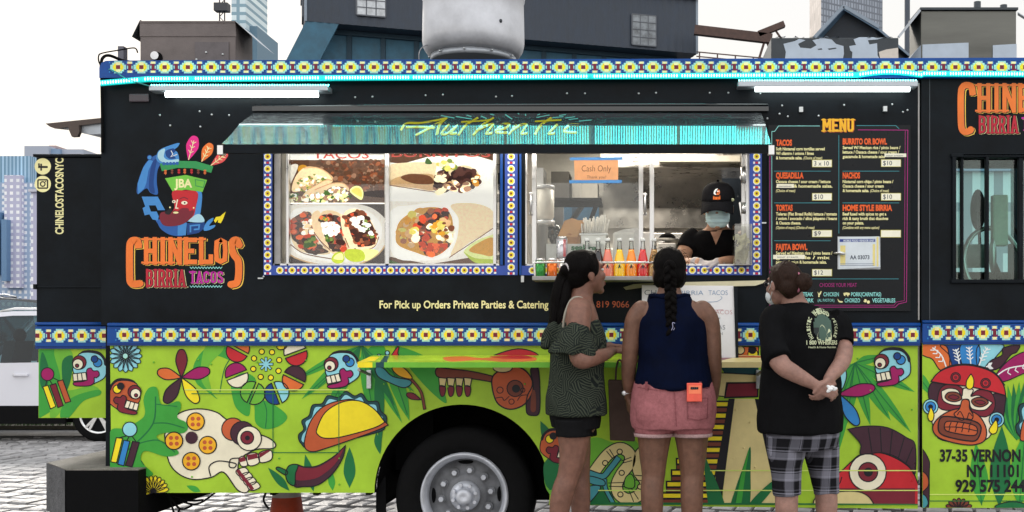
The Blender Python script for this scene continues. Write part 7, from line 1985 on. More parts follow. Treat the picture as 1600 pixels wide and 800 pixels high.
def remesh(mb, name, parent, m, voxel=.006, smooth=4, label=None, post=None):
 mb.m = [0] * len(mb.f); mb.mats = [m]
 o = mb.build('tmp', parent)
 o.parent = None
 r = o.modifiers.new('r', 'REMESH'); r.mode = 'VOXEL'; r.voxel_size = voxel; r.use_smooth_shade = True
 s_ = o.modifiers.new('s', 'SMOOTH'); s_.factor = .5; s_.iterations = smooth
 dg = bpy.context.evaluated_depsgraph_get()
 me = bpy.data.meshes.new_from_object(o.evaluated_get(dg))
 old = o.data
 bpy.data.objects.remove(o); bpy.data.meshes.remove(old)
 me.materials.clear(); me.materials.append(m)
 me.polygons.foreach_set('use_smooth', [True] * len(me.polygons))
 ob = bpy.data.objects.new(name, me)
 COL.objects.link(ob); ob.parent = parent
 if label: ob['label'] = label
 if post: post(me, org_of(parent))
 me.update()
 return ob
def wrinkle(amp, f, sd):
 """gentle fold displacement along normals"""
 from mathutils import noise as NZ
 def fn(me, org):
  n = len(me.vertices)
  co = [0.0] * (3 * n); no = [0.0] * (3 * n)
  me.vertices.foreach_get('co', co); me.vertex_normals.foreach_get('vector', no)
  for i in range(n):
   x, y, z = co[3 * i] * f + sd, co[3 * i + 1] * f + sd * 2, co[3 * i + 2] * f
   q = Vector((x, y, z * .55 + .8 * NZ.noise(Vector((x, y, z)) * .6)))
   d = amp * NZ.noise(q)
   for k in range(3): co[3 * i + k] += no[3 * i + k] * d
  me.vertices.foreach_set('co', co)
 return fn
def head(mb, m, c, yaw, pitch=0.0, s=1.0, jaw=1.0):
 r, f, u = frame(yaw)
 f2 = (f * math.cos(pitch) + u * math.sin(pitch)); u2 = (u * math.cos(pitch) - f * math.sin(pitch))
 fr = (r, f2, u2)
 H = lambda a, b, z: c + (r * a + f2 * b + u2 * z) * s
 e = lambda p, x, y, z: mb.ell(p, x * s, y * s, z * s, m, frame=fr, nu=20, nv=14)
 e(H(0, -.012, .022), .074, .092, .090); e(H(0, .028, -.03), .062 * jaw, .064, .078); e(H(0, .040, -.072), .048 * jaw, .045, .042); e(H(0, .068, -.104), .022, .020, .018)
 e(H(0, .074, .028), .050, .018, .016)                              # brow
 for sg in (-1, 1): e(H(.034 * sg, .066, -.028), .026, .024, .026); e(H(.076 * sg, -.012, -.018), .009, .020, .032); e(H(.012 * sg, .094, -.036), .009, .010, .008)
 mb.tube([H(0, .088, .018), H(0, .094, -.010), H(0, .102, -.031), H(0, .094, -.041)], [.007 * s, .008 * s, .011 * s, .007 * s], m, 10)
 e(H(0, .089, -.062), .022, .010, .007); e(H(0, .087, -.075), .019, .010, .008)
 return H, fr
def face_parts(H, fr, parent, s=1.0, lips=True):
 for sg in (-1, 1):
  b = MB(); b.ell(H(.031 * sg, .079, .004), .0125 * s, .008 * s, .007 * s, m_eye, frame=fr); b.ell(H(.031 * sg, .0850, .004), .006 * s, .003 * s, .006 * s, m_iris, frame=fr); b.build('eye', parent)
 b = MB()
 for sg in (-1, 1): b.tube([H(.014 * sg, .096, .024), H(.032 * sg, .094, .030), H(.050 * sg, .080, .024)], [.003 * s, .004 * s, .002 * s], m_hair, 6)
 b.build('eyebrow', parent)
 if lips:
  b = MB(); b.ell(H(0, .0935, -.0640), .020 * s, .005 * s, .004 * s, m_lip, frame=fr); b.ell(H(0, .0925, -.0725), .017 * s, .005 * s, .005 * s, m_lip, frame=fr); b.build('lips', parent)
def hand(mb, m, w, d, n, thumb, curl=(.35, .5, .4), s=1.0, spread=.10):
 """w wrist, d towards the fingers, n out of the back of the hand, thumb = +1/-1 side along d x n"""
 d = Vector(d).normalized(); n = Vector(n); n = (n - d * n.dot(d)).normalized(); sd_ = d.cross(n) * thumb
 p = [w, w + d * .03 * s, w + d * .065 * s, w + d * .088 * s]
 mb.tube(p, [(.024 * s, .018 * s), (.034 * s, .017 * s), (.040 * s, .015 * s), (.036 * s, .012 * s)], m, 14, axis=sd_)
 for i, (off, ln) in enumerate(((.027, .92), (.009, 1.03), (-.009, .97), (-.026, .78))):
  q = w + d * (.083 - .004 * abs(i - 1)) * s + sd_ * off * s
  dd = (d + sd_ * spread * (1.2 - .8 * i)).normalized()
  pts = [q - dd * .012 * s, q]; rad = [.0095 * s, .0092 * s]
  a = 0.0
  for k, (sl, cu) in enumerate(zip((.040, .025, .020), curl)):
   a += cu
   q = q + (dd * math.cos(a) - n * math.sin(a)) * (sl * ln * s)
   pts.append(q); rad.append((.0086, .0078, .0066)[k] * s)
  mb.tube(pts, rad, m, 10); mb.ell(pts[-1], rad[-1], rad[-1], rad[-1], m, nu=8, nv=6)
 q = w + d * .022 * s + sd_ * .026 * s
 pts = [q - sd_ * .01 * s, q]; rad = [.014 * s, .0125 * s]
 for (sl, v) in ((.036, d * .75 + sd_ * .6 - n * .15), (.030, d * .92 + sd_ * .22 - n * .3), (.024, d * .95 - sd_ * .02 - n * .4)):
  q = q + v.normalized() * sl * s; pts.append(q); rad.append(rad[-1] * .9)
 mb.tube(pts, rad, m, 10); mb.ell(pts[-1], rad[-1], rad[-1], rad[-1], m, nu=8, nv=6)
def foot(mb, m, ank, yaw, s=1.0, grow=0.0):
 r, f, u = frame(yaw)
 base = Vector((ank.x, ank.y, PZ))
 g = grow
 mb.tube([base - f * .055 + u * .035, base - f * .02 + u * .042, base + f * .06 + u * .038, base + f * .12 + u * .028, base + f * .175 + u * .02], [(.032 + g, .034 + g), (.036 + g, .042 + g), (.042 + g, .036 + g), (.046 + g, .027 + g), (.030 + g, .018 + g)], m, 16, axis=r)
 mb.ell(base - f * .055 + u * .035, .032 + g, .03, .034 + g, m); mb.ell(base + f * .172 + u * .02, .032 + g, .03, .018 + g, m)
def shoes(parent, anks, yaw, m, sole):
 for a_ in anks:
  b = MB(); foot(b, m, a_ + Vector((0, 0, 0)), yaw, 1, .008)
  o = remesh(b, 'shoe', parent, m, .006, 3)
  r, f, u = frame(yaw); base = Vector((a_.x, a_.y, PZ))
  b = MB(); b.tube([base - f * .09 + u * .012, base - f * .03 + u * .012, base + f * .05 + u * .012, base + f * .12 + u * .012, base + f * .20 + u * .012], [(.03, .011), (.044, .012), (.048, .012), (.054, .012), (.03, .011)], sole, 16, axis=r); b.build('sole', o)
def project(parent, target, name, shapes, off=.004):
 """print artwork straight onto the facing side of a garment; shapes = Art in px at plane y"""
 dg = bpy.context.evaluated_depsgraph_get()
 me = target.data; org = org_of(target)
 bvh = BVHTree.FromPolygons([v.co + org for v in me.vertices], [tuple(p.vertices) for p in me.polygons])
 mb = shapes.mb
 for i, v in enumerate(mb.v):
  lay = v.y
  hit = bvh.ray_cast(Vector((v.x, -4, v.z)), Vector((0, 1, 0)))
  y = hit[0].y if hit[0] is not None else org.y
  mb.v[i] = Vector((v.x, y - off + lay, v.z))
 return mb.build(name, parent)
# ---------------------------------------------------------------- woman in the navy halter top (seen from behind)
YB = -.62
B = lambda px, py, dy=0.0: P(px, py, YB + dy)
K3 = (YB + 6) / F
sk = skin('skin_tan', (.165, .080, .052))
w2p = empty('person', (B(1050, 800).x, YB, PZ), 'woman with a long braid in a navy halter top and pink shorts, seen from behind', 'person', None)
fr0 = frame(R(4))
ts = [(B(1052, 667), 58 * K3, .13), (B(1052, 658), 63 * K3, .150), (B(1052, 640), 64 * K3, .155), (B(1052, 615), 61 * K3, .145), (B(1052, 590), 55.5 * K3, .125), (B(1052, 562), 52.5 * K3, .118), (B(1051, 535), 51.5 * K3, .118), (B(1050, 510), 52 * K3, .116), (B(1050, 492), 52 * K3, .105), (B(1050, 478), 46 * K3, .085), (B(1048, 468), 33 * K3, .068), (B(1046, 460), 21 * K3, .058), (B(1046, 448, .015), 17 * K3, .055), (B(1046, 436, .02), 17 * K3, .055)]
b = MB()
tors(b, sk, ts, fr0)
legs = {-1: [(B(1023, 668), 30 * K3), (B(1022, 690), 25.5 * K3), (B(1021, 715), 22 * K3), (B(1021, 742, .0), 18.5 * K3), (B(1019, 760, -.012), 18 * K3), (B(1019, 785, -.02), 17.5 * K3), (B(1020, 820, -.012), 15 * K3), (B(1021, 862, 0), 10.5 * K3), (Vector((B(1021, 880).x, YB, PZ + .07)), 10.5 * K3)],
  1: [(B(1080, 668), 30 * K3), (B(1081, 690), 25.5 * K3), (B(1081.5, 715), 22 * K3), (B(1081.5, 742, .0), 18.5 * K3), (B(1081, 760, -.012), 18 * K3), (B(1081, 785, -.02), 17.5 * K3), (B(1081, 820, -.012), 15 * K3), (B(1081, 862, 0), 10.5 * K3), (Vector((B(1081, 880).x, YB, PZ + .07)), 10.5 * K3)]}
for s_ in legs: limb(b, sk, legs[s_]); foot(b, sk, legs[s_][-1][0], R(6 * s_))
armL = [(B(1003, 486), 17 * K3), (B(993, 500), 16.5 * K3), (B(988, 522), 14.5 * K3), (B(985, 545), 13.5 * K3), (B(983, 568, .01), 12.5 * K3), (B(982, 585, .03), 11.5 * K3), (B(982, 602, .05), 9.8 * K3), (B(982, 620, .08), 7.4 * K3)]
armR = [(B(1097, 486), 17 * K3), (B(1107, 500), 16.5 * K3), (B(1112, 522), 14.5 * K3), (B(1114, 545), 13.5 * K3), (B(1116, 568, .01), 12.2 * K3), (B(1117, 585, .03), 10.8 * K3), (B(1117, 602, .05), 8.8 * K3), (B(1116, 620, .08), 7.0 * K3)]
limb(b, sk, armL); limb(b, sk, armR)
hand(b, sk, armL[-1][0], (.06, .22, -1), (-1, -.2, 0), -1, (.3, .4, .3), .86); hand(b, sk, armR[-1][0], (-.12, .22, -1), (1, -.2, 0), 1, (.3, .4, .3), .86)
for s_ in (-1, 1): b.ell(B(1052 + s_ * 28, 648, -.055), .088, .085, .085, sk)
hc = B(1046, 425, .035)
H, hfr = head(b, sk, hc, R(3), .06, .98)
body = remesh(b, 'body', w2p, sk, .0055, 4)
face_parts(H, hfr, w2p)
b = MB(); b.ell(hc + Vector((0, -.012, .028)), .081, .098, .093, m_hair, nu=24, nv=16); b.ell(hc + Vector((0, -.045, -.02)), .074, .068, .075, m_hair)
for s_ in (-1, 1): b.ell(hc + Vector((.045 * s_, -.02, -.03)), .036, .06, .05, m_hair)
hair = remesh(b, 'hair', w2p, m_hair, .006, 3, post=wrinkle(.005, 30, 4))
b = MB(); rs = random.Random(31)
for i in range(46):
 t = rs.uniform(-1.5, 1.5); p0 = hc + Vector((.080 * math.sin(t), -.05 * rs.random(), .03 + .088 * math.cos(t))); p1 = p0 + Vector((.03 * math.sin(t) + rs.uniform(-.02, .02), rs.uniform(-.03, .01), rs.uniform(-.03, .014))); b.tube([p0, (p0 + p1) / 2 + Vector((.006 * math.sin(t), 0, .006)), p1], .0011, m_hair, 3)
b.build('loose_strand', w2p)
b = MB()
for i in range(16):       # plait: overlapping pairs of strands down the back
 t = i / 15; py = 414 + 104 * t; dy = -.098 + (.0 if py < 445 else 0) + (-.02 if py > 462 else .012 * (1 if 440 < py < 458 else 0)); wd = (.030 - .010 * t) * (1 if t > .1 else .8)
 for s_ in (-1, 1):
  c = B(1046.5 + s_ * 3.4 + t * 3, py, dy + .004 * s_ * (1 if i % 2 else -1)); a_ = Vector((s_ * .55, 0, -.83)); n_ = Vector((.83 * s_, 0, .55)); b.ell(c, .013 * (1 - .3 * t) + .004, .017, .027, m_hair, frame=(n_, Vector((0, 1, 0)), a_), nu=10, nv=8)
b.tube([B(1049.5, 516, -.115), B(1050, 528, -.118), B(1050, 538, -.118)], [.012, .010, .003], m_hair, 8)
b.build('braid', w2p)
# halter top
m_navy = fabric('navy_jersey', (.002, .0042, .017), .85, .3, 12, .4, 14)
hl = [(B(1052, 607), 61.5 * K3, .158), (B(1052, 590), 58.5 * K3, .145), (B(1052, 565), 54 * K3, .130), (B(1051, 540), 53 * K3, .128), (B(1050.5, 515), 53.5 * K3, .127), (B(1050, 502), 52.5 * K3, .124), (B(1049, 492), 47 * K3, .117), (B(1048, 480), 39.5 * K3, .105), (B(1047, 470), 34.5 * K3, .092), (B(1046, 462.5), 31.5 * K3, .078), (B(1046, 459.5), 28 * K3, .068)]
b = MB(); tors(b, m_navy, hl, fr0, grow=.004)
top_ = remesh(b, 'halter_top', w2p, m_navy, .006, 3, post=wrinkle(.010, 11, 3))
b = MB(); b.tube([B(1014, 462.5, -.035), B(1022, 461, -.06), B(1034, 463.5, -.085), B(1046, 465, -.098), B(1058, 463.5, -.085), B(1070, 461, -.06), B(1078, 462.5, -.035)], [(.010, .004)] * 7, m_navy, 8, axis=(0, 0, 1)); b.build('neckband', top_)
a = Art(0, to3=lambda x, y, L: Vector((P(x, y, YB).x, -.0006 * L, P(x, y, YB).z)))
a.line([(1048, 516), (1050, 511), (1049.5, 505), (1053, 505.5)], vinyl('drawcord', (150, 150, 180)), 1, 1.1); a.line([(1051, 516), (1052.5, 513)], vinyl('drawcord', (150, 150, 180)), 1, .9)
project(top_, top_, 'drawcord', a, .006)
# shorts
m_pink = fabric('pink_denim', (.34, .125, .135), .9, .16, 60, .3, 120)
b = MB(); sh = [(B(1052, 668), 62 * K3, .150), (B(1052, 655), 64 * K3, .157), (B(1052, 640), 65 * K3, .158), (B(1052, 618), 63 * K3, .150), (B(1052, 602), 59.5 * K3, .140), (B(1052, 596), 58 * K3, .134)]
tors(b, m_pink, sh, fr0, grow=.008)
for s_ in (-1, 1):
 b.ell(B(1052 + s_ * 28, 645, -.06), .098, .095, .095, m_pink)
 cx = 1052 + s_ * 29.5
 b.tube([B(cx, 655), B(cx, 668), B(cx + s_ * .5, 678.5)], [(33.5 * K3, .135), (32 * K3, .118), (31 * K3, .108)], m_pink, 24, axis=(1, 0, 0))
sho = remesh(b, 'shorts', w2p, m_pink, .0055, 3, post=wrinkle(.008, 15, 9))
m_hem = fabric('frayed_hem', (.5, .33, .33), .95, .2, 90, .5, 200)
b = MB()
for s_ in (-1, 1):
 cx = 1052 + s_ * 29.5
 pr_ = [B(cx, 676), B(cx, 681.5)]
 b.tube(pr_, [(32.3 * K3, .114), (31.7 * K3, .111)], m_hem, 30, axis=(1, 0, 0))
b.build('hem', sho)
m_pk2 = fabric('pink_denim_seam', (.22, .07, .08), .9, .16, 60, .3, 120)
def on_sho(shapes, nm, off=.004): return project(sho, sho, nm, shapes, off)
pxart = lambda: Art(0, to3=lambda x, y, L: Vector((P(x, y, YB).x, -.0006 * L, P(x, y, YB).z)))
def grid_patch(a, x0, y0, x1, y1, m, L, nx=6, ny=6, skew=0):
 for i in range(nx):
  for k in range(ny):
   X_ = lambda t: x0 + (x1 - x0) * t
   Y_ = lambda t: y0 + (y1 - y0) * t
   a.rect(X_(i / nx), Y_(k / ny), X_((i + 1) / nx), Y_((k + 1) / ny), m, L)
a = pxart(); grid_patch(a, 1072, 620, 1103, 652, fabric('pink_denim_pocket', (.31, .11, .12), .9, .2, 60, .3, 120), 1, 8, 8)
for q in ([(1072, 620), (1104, 620)], [(1072, 620), (1073, 650), (1088, 653), (1103, 650), (1104, 620)], [(996, 604), (1020, 607), (1052, 608), (1084, 607), (1108, 604)]):
 for p_, r_ in zip(q, q[1:]):
  for t in range(5): a.line([(p_[0] + (r_[0] - p_[0]) * t / 5, p_[1] + (r_[1] - p_[1]) * t / 5), (p_[0] + (r_[0] - p_[0]) * (t + 1) / 5, p_[1] + (r_[1] - p_[1]) * (t + 1) / 5)], m_pk2, 2, 1.0, False)
for t in range(12): a.line([(1052 + .3 * t, 608 + t * 4.5), (1052 + .3 * t, 612.5 + t * 4.5)], m_pk2, 2, 1.0, False)
on_sho(a, 'pocket_stitching')
b = MB()
for px in (1046, 1010, 1094): b.obox(B(px, 603, -.146 if px == 1046 else -.125), (.006, 0, 0), (0, .004, 0), (0, 0, .02), m_pk2)
b.build('belt_loop', sho)
# phone in the back pocket: a thing of its own
pc = B(1085, 611, -.168);
b = MB(); b.box(pc.x - .036, pc.x + .036, pc.y - .005, pc.y + .005, pc.z - .05, pc.z + .038, mat('phone_case_coral', srgb(236, 92, 72), .45))
ph = b.build('phone', base=pc, label='phone in a coral case sticking out of the pink shorts pocket', cat='phone', bevel=.004)
b = MB(); b.box(pc.x - .027, pc.x + .031, pc.y - .0062, pc.y - .0051, pc.z - .012, pc.z + .026, mat('phone_back', srgb(250, 130, 90), .4)); b.build('back_panel', ph)
b = MB(); b.box(pc.x - .018, pc.x + .018, pc.y - .008, pc.y - .0063, pc.z + .008, pc.z + .019, m_gloss)
for dx in (-.01, 0, .01): b.ell((pc.x + dx, pc.y - .008, pc.z + .0135), .003, .001, .003, m_hoodd)
b.build('camera_bump', ph)
b = MB(); wr_ = armL[-1][0] + Vector((0, -.01, .02)); b.tube([wr_ + Vector((.029 * math.cos(t), .027 * math.sin(t), .006 * math.cos(t))) for t in [2 * math.pi * i / 20 for i in range(21)]], .004, m_alu, 6, caps=False)
b.ell(wr_ + Vector((-.02, -.024, 0)), .012, .008, .012, mat('watch_face', (.8, .8, .82), .2, .4)); b.build('bracelet', w2p)
b = MB(); b.tube([hc + Vector((.06 * math.cos(t), .0 + .055 * math.sin(t), -.135 - .02 * math.sin(t))) for t in [2 * math.pi * i / 24 for i in range(25)]], .002, m_alu, 5, caps=False); b.build('necklace', w2p)
shoes(w2p, [legs[-1][-1][0], legs[1][-1][0]], R(0), mat('sandal_tan', (.12, .07, .045), .7), m_dark)
# ---------------------------------------------------------------- woman in the leaf print top, in profile at the counter
YL = -.52; KL = (YL + 6) / F
A_ = lambda px, py, dy=0.0: P(px, py, YL + dy)
sk1 = skin('skin_rose', (.20, .096, .068))
w1p = empty('person', (A_(893, 800).x, YL, PZ), 'woman with a black ponytail in an off shoulder leaf print top at the counter', 'person')
yw_ = R(66); f1 = frame(yw_)
b = MB()
# (width across, depth front to back): she stands side on
t1 = [(A_(898, 676), .140, 24 * KL), (A_(899, 664), .160, 30 * KL), (A_(899, 645), .170, 36 * KL), (A_(899, 620), .165, 35 * KL), (A_(900, 595), .150, 33 * KL), (A_(901, 570), .145, 33 * KL), (A_(903, 545), .150, 35 * KL), (A_(903, 520), .155, 34 * KL), (A_(902, 498), .165, 29 * KL), (A_(902, 482), .150, 24 * KL), (A_(904, 471), .10, 21 * KL), (A_(907, 463), .062, 19 * KL), (A_(910, 452), .055, 17 * KL), (A_(913, 440), .052, 17 * KL)]
tors(b, sk1, t1, f1)
legN = [(A_(897, 672, -.08), 28 * KL), (A_(897, 695, -.08), 24 * KL), (A_(894, 720, -.08), 20.5 * KL), (A_(888, 745, -.08), 17.5 * KL), (A_(881, 765, -.085), 18 * KL), (A_(875, 790, -.085), 16.5 * KL), (A_(873, 825, -.08), 13 * KL), (A_(874, 860, -.08), 9.5 * KL), (Vector((A_(875, 870, -.08).x, YL - .08, PZ + .07)), 10 * KL)]
legF = [(A_(899, 672, .08), 23 * KL), (A_(901, 695, .08), 22.5 * KL), (A_(903, 720, .08), 20 * KL), (A_(905, 745, .08), 17 * KL), (A_(906, 765, .075), 17 * KL), (A_(907, 790, .075), 15.5 * KL), (A_(907, 825, .08), 12 * KL), (A_(906, 860, .08), 9.5 * KL), (Vector((A_(906, 870, .08).x, YL + .08, PZ + .07)), 10 * KL)]
for lg in (legN, legF): limb(b, sk1, lg); foot(b, sk1, lg[-1][0], yw_)
aN = [(A_(905, 484, -.13), 19.5 * KL), (A_(904, 500, -.165), 19 * KL), (A_(904, 520, -.19), 17 * KL), (A_(903, 542, -.215), 15 * KL), (A_(906, 562, -.235), 13.5 * KL), (A_(922, 561, -.215), 12.5 * KL), (A_(942, 555, -.12), 10.5 * KL), (A_(957, 548, -.0), 7.6 * KL)]
aF = [(A_(903, 486, .13), 17 * KL), (A_(910, 510, .17), 15 * KL), (A_(918, 535, .19), 13 * KL), (A_(922, 553, .19), 11.5 * KL), (A_(935, 549, .20), 10 * KL), (A_(952, 541, .21), 7.4 * KL)]
limb(b, sk1, aN); limb(b, sk1, aF)
hand(b, sk1, aN[-1][0], (.75, .55, .12), (0, -.35, 1), 1, (.25, .35, .3), .86); hand(b, sk1, aF[-1][0], (.9, .1, -.05), (0, .1, 1), -1, (.2, .35, .3), .86)
hc1 = A_(916, 426)
H1, hf1 = head(b, sk1, hc1, R(60), .16, .95)
remesh(b, 'body', w1p, sk1, .0055, 4)
face_parts(H1, hf1, w1p)
r_, f_, u_ = hf1
HH = lambda a, b_, z: hc1 + (r_ * a + f_ * b_ + u_ * z) * .95
b = MB(); b.ell(HH(0, -.022, .030), .083, .094, .090, m_hair, frame=hf1, nu=24, nv=16); b.ell(HH(0, -.062, -.005), .066, .055, .072, m_hair, frame=hf1); b.ell(HH(0, .018, .082), .056, .045, .026, m_hair, frame=hf1)
for s_ in (-1, 1): b.ell(HH(.058 * s_, -.008, .018), .022, .05, .045, m_hair, frame=hf1)
b.ell(HH(0, -.115, .028), .03, .03, .03, m_hair)
limb(b, m_hair, [(HH(0, -.115, .03), .024), (A_(884, 428), .034), (A_(877, 450), .044), (A_(874, 480), .048), (A_(870, 510), .043), (A_(866, 535), .030), (A_(863, 552), .008)])
limb(b, m_hair, [(A_(886, 430, -.02), .022), (A_(885, 455, -.04), .026), (A_(880, 490, -.05), .024), (A_(872, 530, -.03), .010)])
remesh(b, 'hair', w1p, m_hair, .006, 3, post=wrinkle(.006, 26, 1))
b = MB(); c = HH(0, -.112, .032); b.tube([c + r_ * (.026 * math.cos(t)) + u_ * (.026 * math.sin(t)) for t in [2 * math.pi * i / 16 for i in range(17)]], .006, mat('hair_tie', (.45, .42, .42), .7), 6, caps=False); b.build('hair_tie', w1p)
b = MB(); rs = random.Random(6)
for i in range(16):
 t0 = HH(rs.uniform(-.03, .03), -.10 + rs.uniform(-.02, .01), rs.uniform(.0, .06)); b.tube(cr([t0, A_(882 + rs.uniform(-8, 6), 450, rs.uniform(-.05, .03)), A_(872 + rs.uniform(-12, 8), 500 + rs.uniform(-10, 10), rs.uniform(-.06, .03)), A_(864 + rs.uniform(-8, 10), 545 + rs.uniform(-10, 6), rs.uniform(-.05, .03))], False, 5), .0022, m_hair, 4)
b.build('loose_strand', w1p)
# leaf print fabric
def leaf_fabric():
 m = fabric('leaf_print', (.035, .045, .036), .85, .15, 20, .3, 26)
 n, l = m.node_tree.nodes, m.node_tree.links
 b_ = n['Principled BSDF']; t = n.new('ShaderNodeTexCoord')
 ro = n.new('ShaderNodeVectorRotate'); ro.rotation_type = 'AXIS_ANGLE'; ro.inputs['Axis'].default_value = (.3, 1, 0); wv = n.new('ShaderNodeTexWave'); wv.wave_type = 'BANDS'; wv.inputs['Scale'].default_value = 30; wv.inputs['Distortion'].default_value = 5.5; wv.inputs['Detail'].default_value = 1.5; wv.inputs['Detail Scale'].default_value = .55
 vo = n.new('ShaderNodeTexVoronoi'); vo.inputs['Scale'].default_value = 21
 ad = n.new('ShaderNodeVectorMath'); ad.operation = 'MULTIPLY_ADD'; ad.inputs[1].default_value = (.9, .9, .9)
 l.new(t.outputs['Object'], vo.inputs['Vector']); l.new(vo.outputs['Color'], ad.inputs[0]); l.new(t.outputs['Object'], ad.inputs[2]); sp7 = n.new('ShaderNodeSeparateColor'); m7 = n.new('ShaderNodeMath'); m7.operation = 'MULTIPLY'; m7.inputs[1].default_value = 6.3; l.new(vo.outputs['Color'], sp7.inputs[0]); l.new(sp7.outputs[0], m7.inputs[0]); l.new(m7.outputs[0], ro.inputs['Angle']); l.new(ad.outputs[0], ro.inputs['Vector']); l.new(ro.outputs[0], wv.inputs['Vector'])
 rm = n.new('ShaderNodeValToRGB'); rm.color_ramp.elements[0].position = .45; rm.color_ramp.elements[0].color = (.014, .018, .017, 1); rm.color_ramp.elements[1].position = .85; rm.color_ramp.elements[1].color = (.058, .068, .048, 1)
 l.new(wv.outputs['Fac'], rm.inputs['Fac']); l.new(rm.outputs['Color'], b_.inputs['Base Color'])
 return m
m_leaf = leaf_fabric()
b = MB()
tt = [(A_(900, 647), .198, 46 * KL), (A_(900, 630), .195, 45.5 * KL), (A_(900, 605), .185, 43 * KL), (A_(901, 580), .172, 41 * KL), (A_(903, 555), .170, 41.5 * KL), (A_(904, 535), .172, 42 * KL), (A_(904, 518), .172, 38 * KL), (A_(904, 505), .160, 33 * KL), (A_(904, 500), .15, 30 * KL)]
tors(b, m_leaf, tt, f1)
tpo = remesh(b, 'leaf_top', w1p, m_leaf, .006, 3, post=wrinkle(.014, 12, 5))
b = MB()   # off-shoulder ruffle over the upper arm and back
pts_ = []
for (py, k_, dyy) in ((519, 1.0, -.0), (532, 1.13, -.0), (546, 1.22, 0), (558, 1.28, 0)):
 pts_.append((A_(903 + (py - 519) * -.05, py, -.13), k_))
b.tube([A_(904, 515, -.15), A_(902, 530, -.165), A_(899, 544, -.175), A_(898, 554, -.175)], [(20 * KL, .085), (28 * KL, .10), (36 * KL, .108), (39 * KL, .112)], m_leaf, 26, axis=(1, 0, 0))
b.tube([A_(866, 498, .0), A_(864, 520, -.02), A_(860, 545, -.03)], [.03, .05, .05], m_leaf, 14)
remesh(b, 'ruffle', tpo, m_leaf, .006, 2, post=wrinkle(.022, 18, 2))
b = MB()
st_m = fabric('strap_olive', (.32, .30, .25))
b.tube(cr([A_(880, 512, -.15), A_(883, 490, -.155), A_(892, 469, -.125), A_(904, 464.5, -.10), A_(914, 471, -.11), A_(924, 495, -.11), A_(931, 515, -.07)], False, 6), .006, st_m, 8)
b.tube(cr([A_(884, 510, .13), A_(890, 485, .13), A_(904, 465, .10), A_(918, 480, .12), A_(932, 515, .10)], False, 6), .006, st_m, 8)
b.build('strap', tpo)
m_bsh = fabric('black_shorts', (.009, .009, .010), .85)
b = MB(); tors(b, m_bsh, [(A_(899, 668), .172, 35 * KL), (A_(899, 650), .174, 38 * KL), (A_(899, 630), .170, 37 * KL)], f1)
for lg, cx, dy in ((legN, 897.5, -.08), (legF, 904, .08)): b.tube([A_(cx, 655, dy), A_(cx, 668, dy), A_(cx, 681, dy)], [(31 * KL, .105), (28.5 * KL, .10), (29 * KL, .10)], m_bsh, 22, axis=(1, 0, 0))
remesh(b, 'shorts', w1p, m_bsh, .006, 3, post=wrinkle(.004, 14, 4))
shoes(w1p, [legN[-1][0], legF[-1][0]], yw_, mat('trainer_white', (.5, .5, .5), .6), m_foam)
# paper carrier hanging from her wrist
yb3 = -.36
b = MB(); cbag = fabric('carrier_brown', (.105, .07, .058), .8, .18, 8, .4, 9)
q0, q1, q2, q3 = P(950, 594, yb3), P(994, 596, yb3), P(992, 690, yb3), P(953, 688, yb3)
b.hull([q0, q1, q2, q3], (0, .13, 0), cbag)
bag = b.build('carrier_bag', base=P(972, 690, yb3), label='plain brown carrier bag hanging between the leaf print top and the navy top', cat='bag', bevel=.004)
b = MB(); b.tube(cr([P(962, 595, yb3 + .01), P(963, 575, yb3 - .0), P(968, 562, yb3 - .02), P(976, 575, yb3), P(980, 596, yb3 + .01)], False, 6), .005, cbag, 6); b.build('handle', bag)
# ---------------------------------------------------------------- woman in the black tee and plaid capris, hands clasped behind her
YR = -.72; KR = (YR + 6) / F
C_ = lambda px, py, dy=0.0: P(px, py, YR + dy)
sk3 = skin('skin_fair', (.30, .165, .13))
w3p = empty('person', (C_(1255, 800).x, YR, PZ), 'woman in a black printed tee and plaid capris with hands clasped behind her back', 'person')
yr3 = R(-42); f3 = frame(yr3)
b = MB()
t3 = [(C_(1254, 677), 42 * KR, .12), (C_(1254, 670), 52 * KR, .155), (C_(1253, 640), 55 * KR, .165), (C_(1252, 610), 55 * KR, .160), (C_(1251, 580), 54 * KR, .150), (C_(1252, 550), 54 * KR, .145), (C_(1254, 525), 53 * KR, .135), (C_(1256, 508), 50 * KR, .115), (C_(1255, 495), 43 * KR, .095), (C_(1250, 484), 33 * KR, .08), (C_(1244, 476), 22 * KR, .068), (C_(1239, 466), 18 * KR, .06), (C_(1234, 452), 18 * KR, .058)]
tors(b, sk3, t3, f3)
lN = [(C_(1231, 690, -.05), 24 * KR), (C_(1229, 720, -.05), 23 * KR), (C_(1229, 748, -.05), 20.5 * KR), (C_(1229, 775, -.055), 18.5 * KR), (C_(1229, 800, -.065), 17.5 * KR), (C_(1230, 835, -.05), 14 * KR), (C_(1230, 880, -.04), 10 * KR), (Vector((C_(1230, 880, -.04).x, YR - .04, PZ + .07)), 10.5 * KR)]
lF = [(C_(1278, 690, .06), 24 * KR), (C_(1284, 720, .06), 22 * KR), (C_(1288, 748, .06), 18.5 * KR), (C_(1291, 775, .055), 18 * KR), (C_(1291.5, 800, .045), 17 * KR), (C_(1292, 835, .06), 14 * KR), (C_(1292, 880, .07), 10 * KR), (Vector((C_(1292, 880, .07).x, YR + .07, PZ + .07)), 10.5 * KR)]
for lg in (lN, lF): limb(b, sk3, lg); foot(b, sk3, lg[-1][0], yr3)
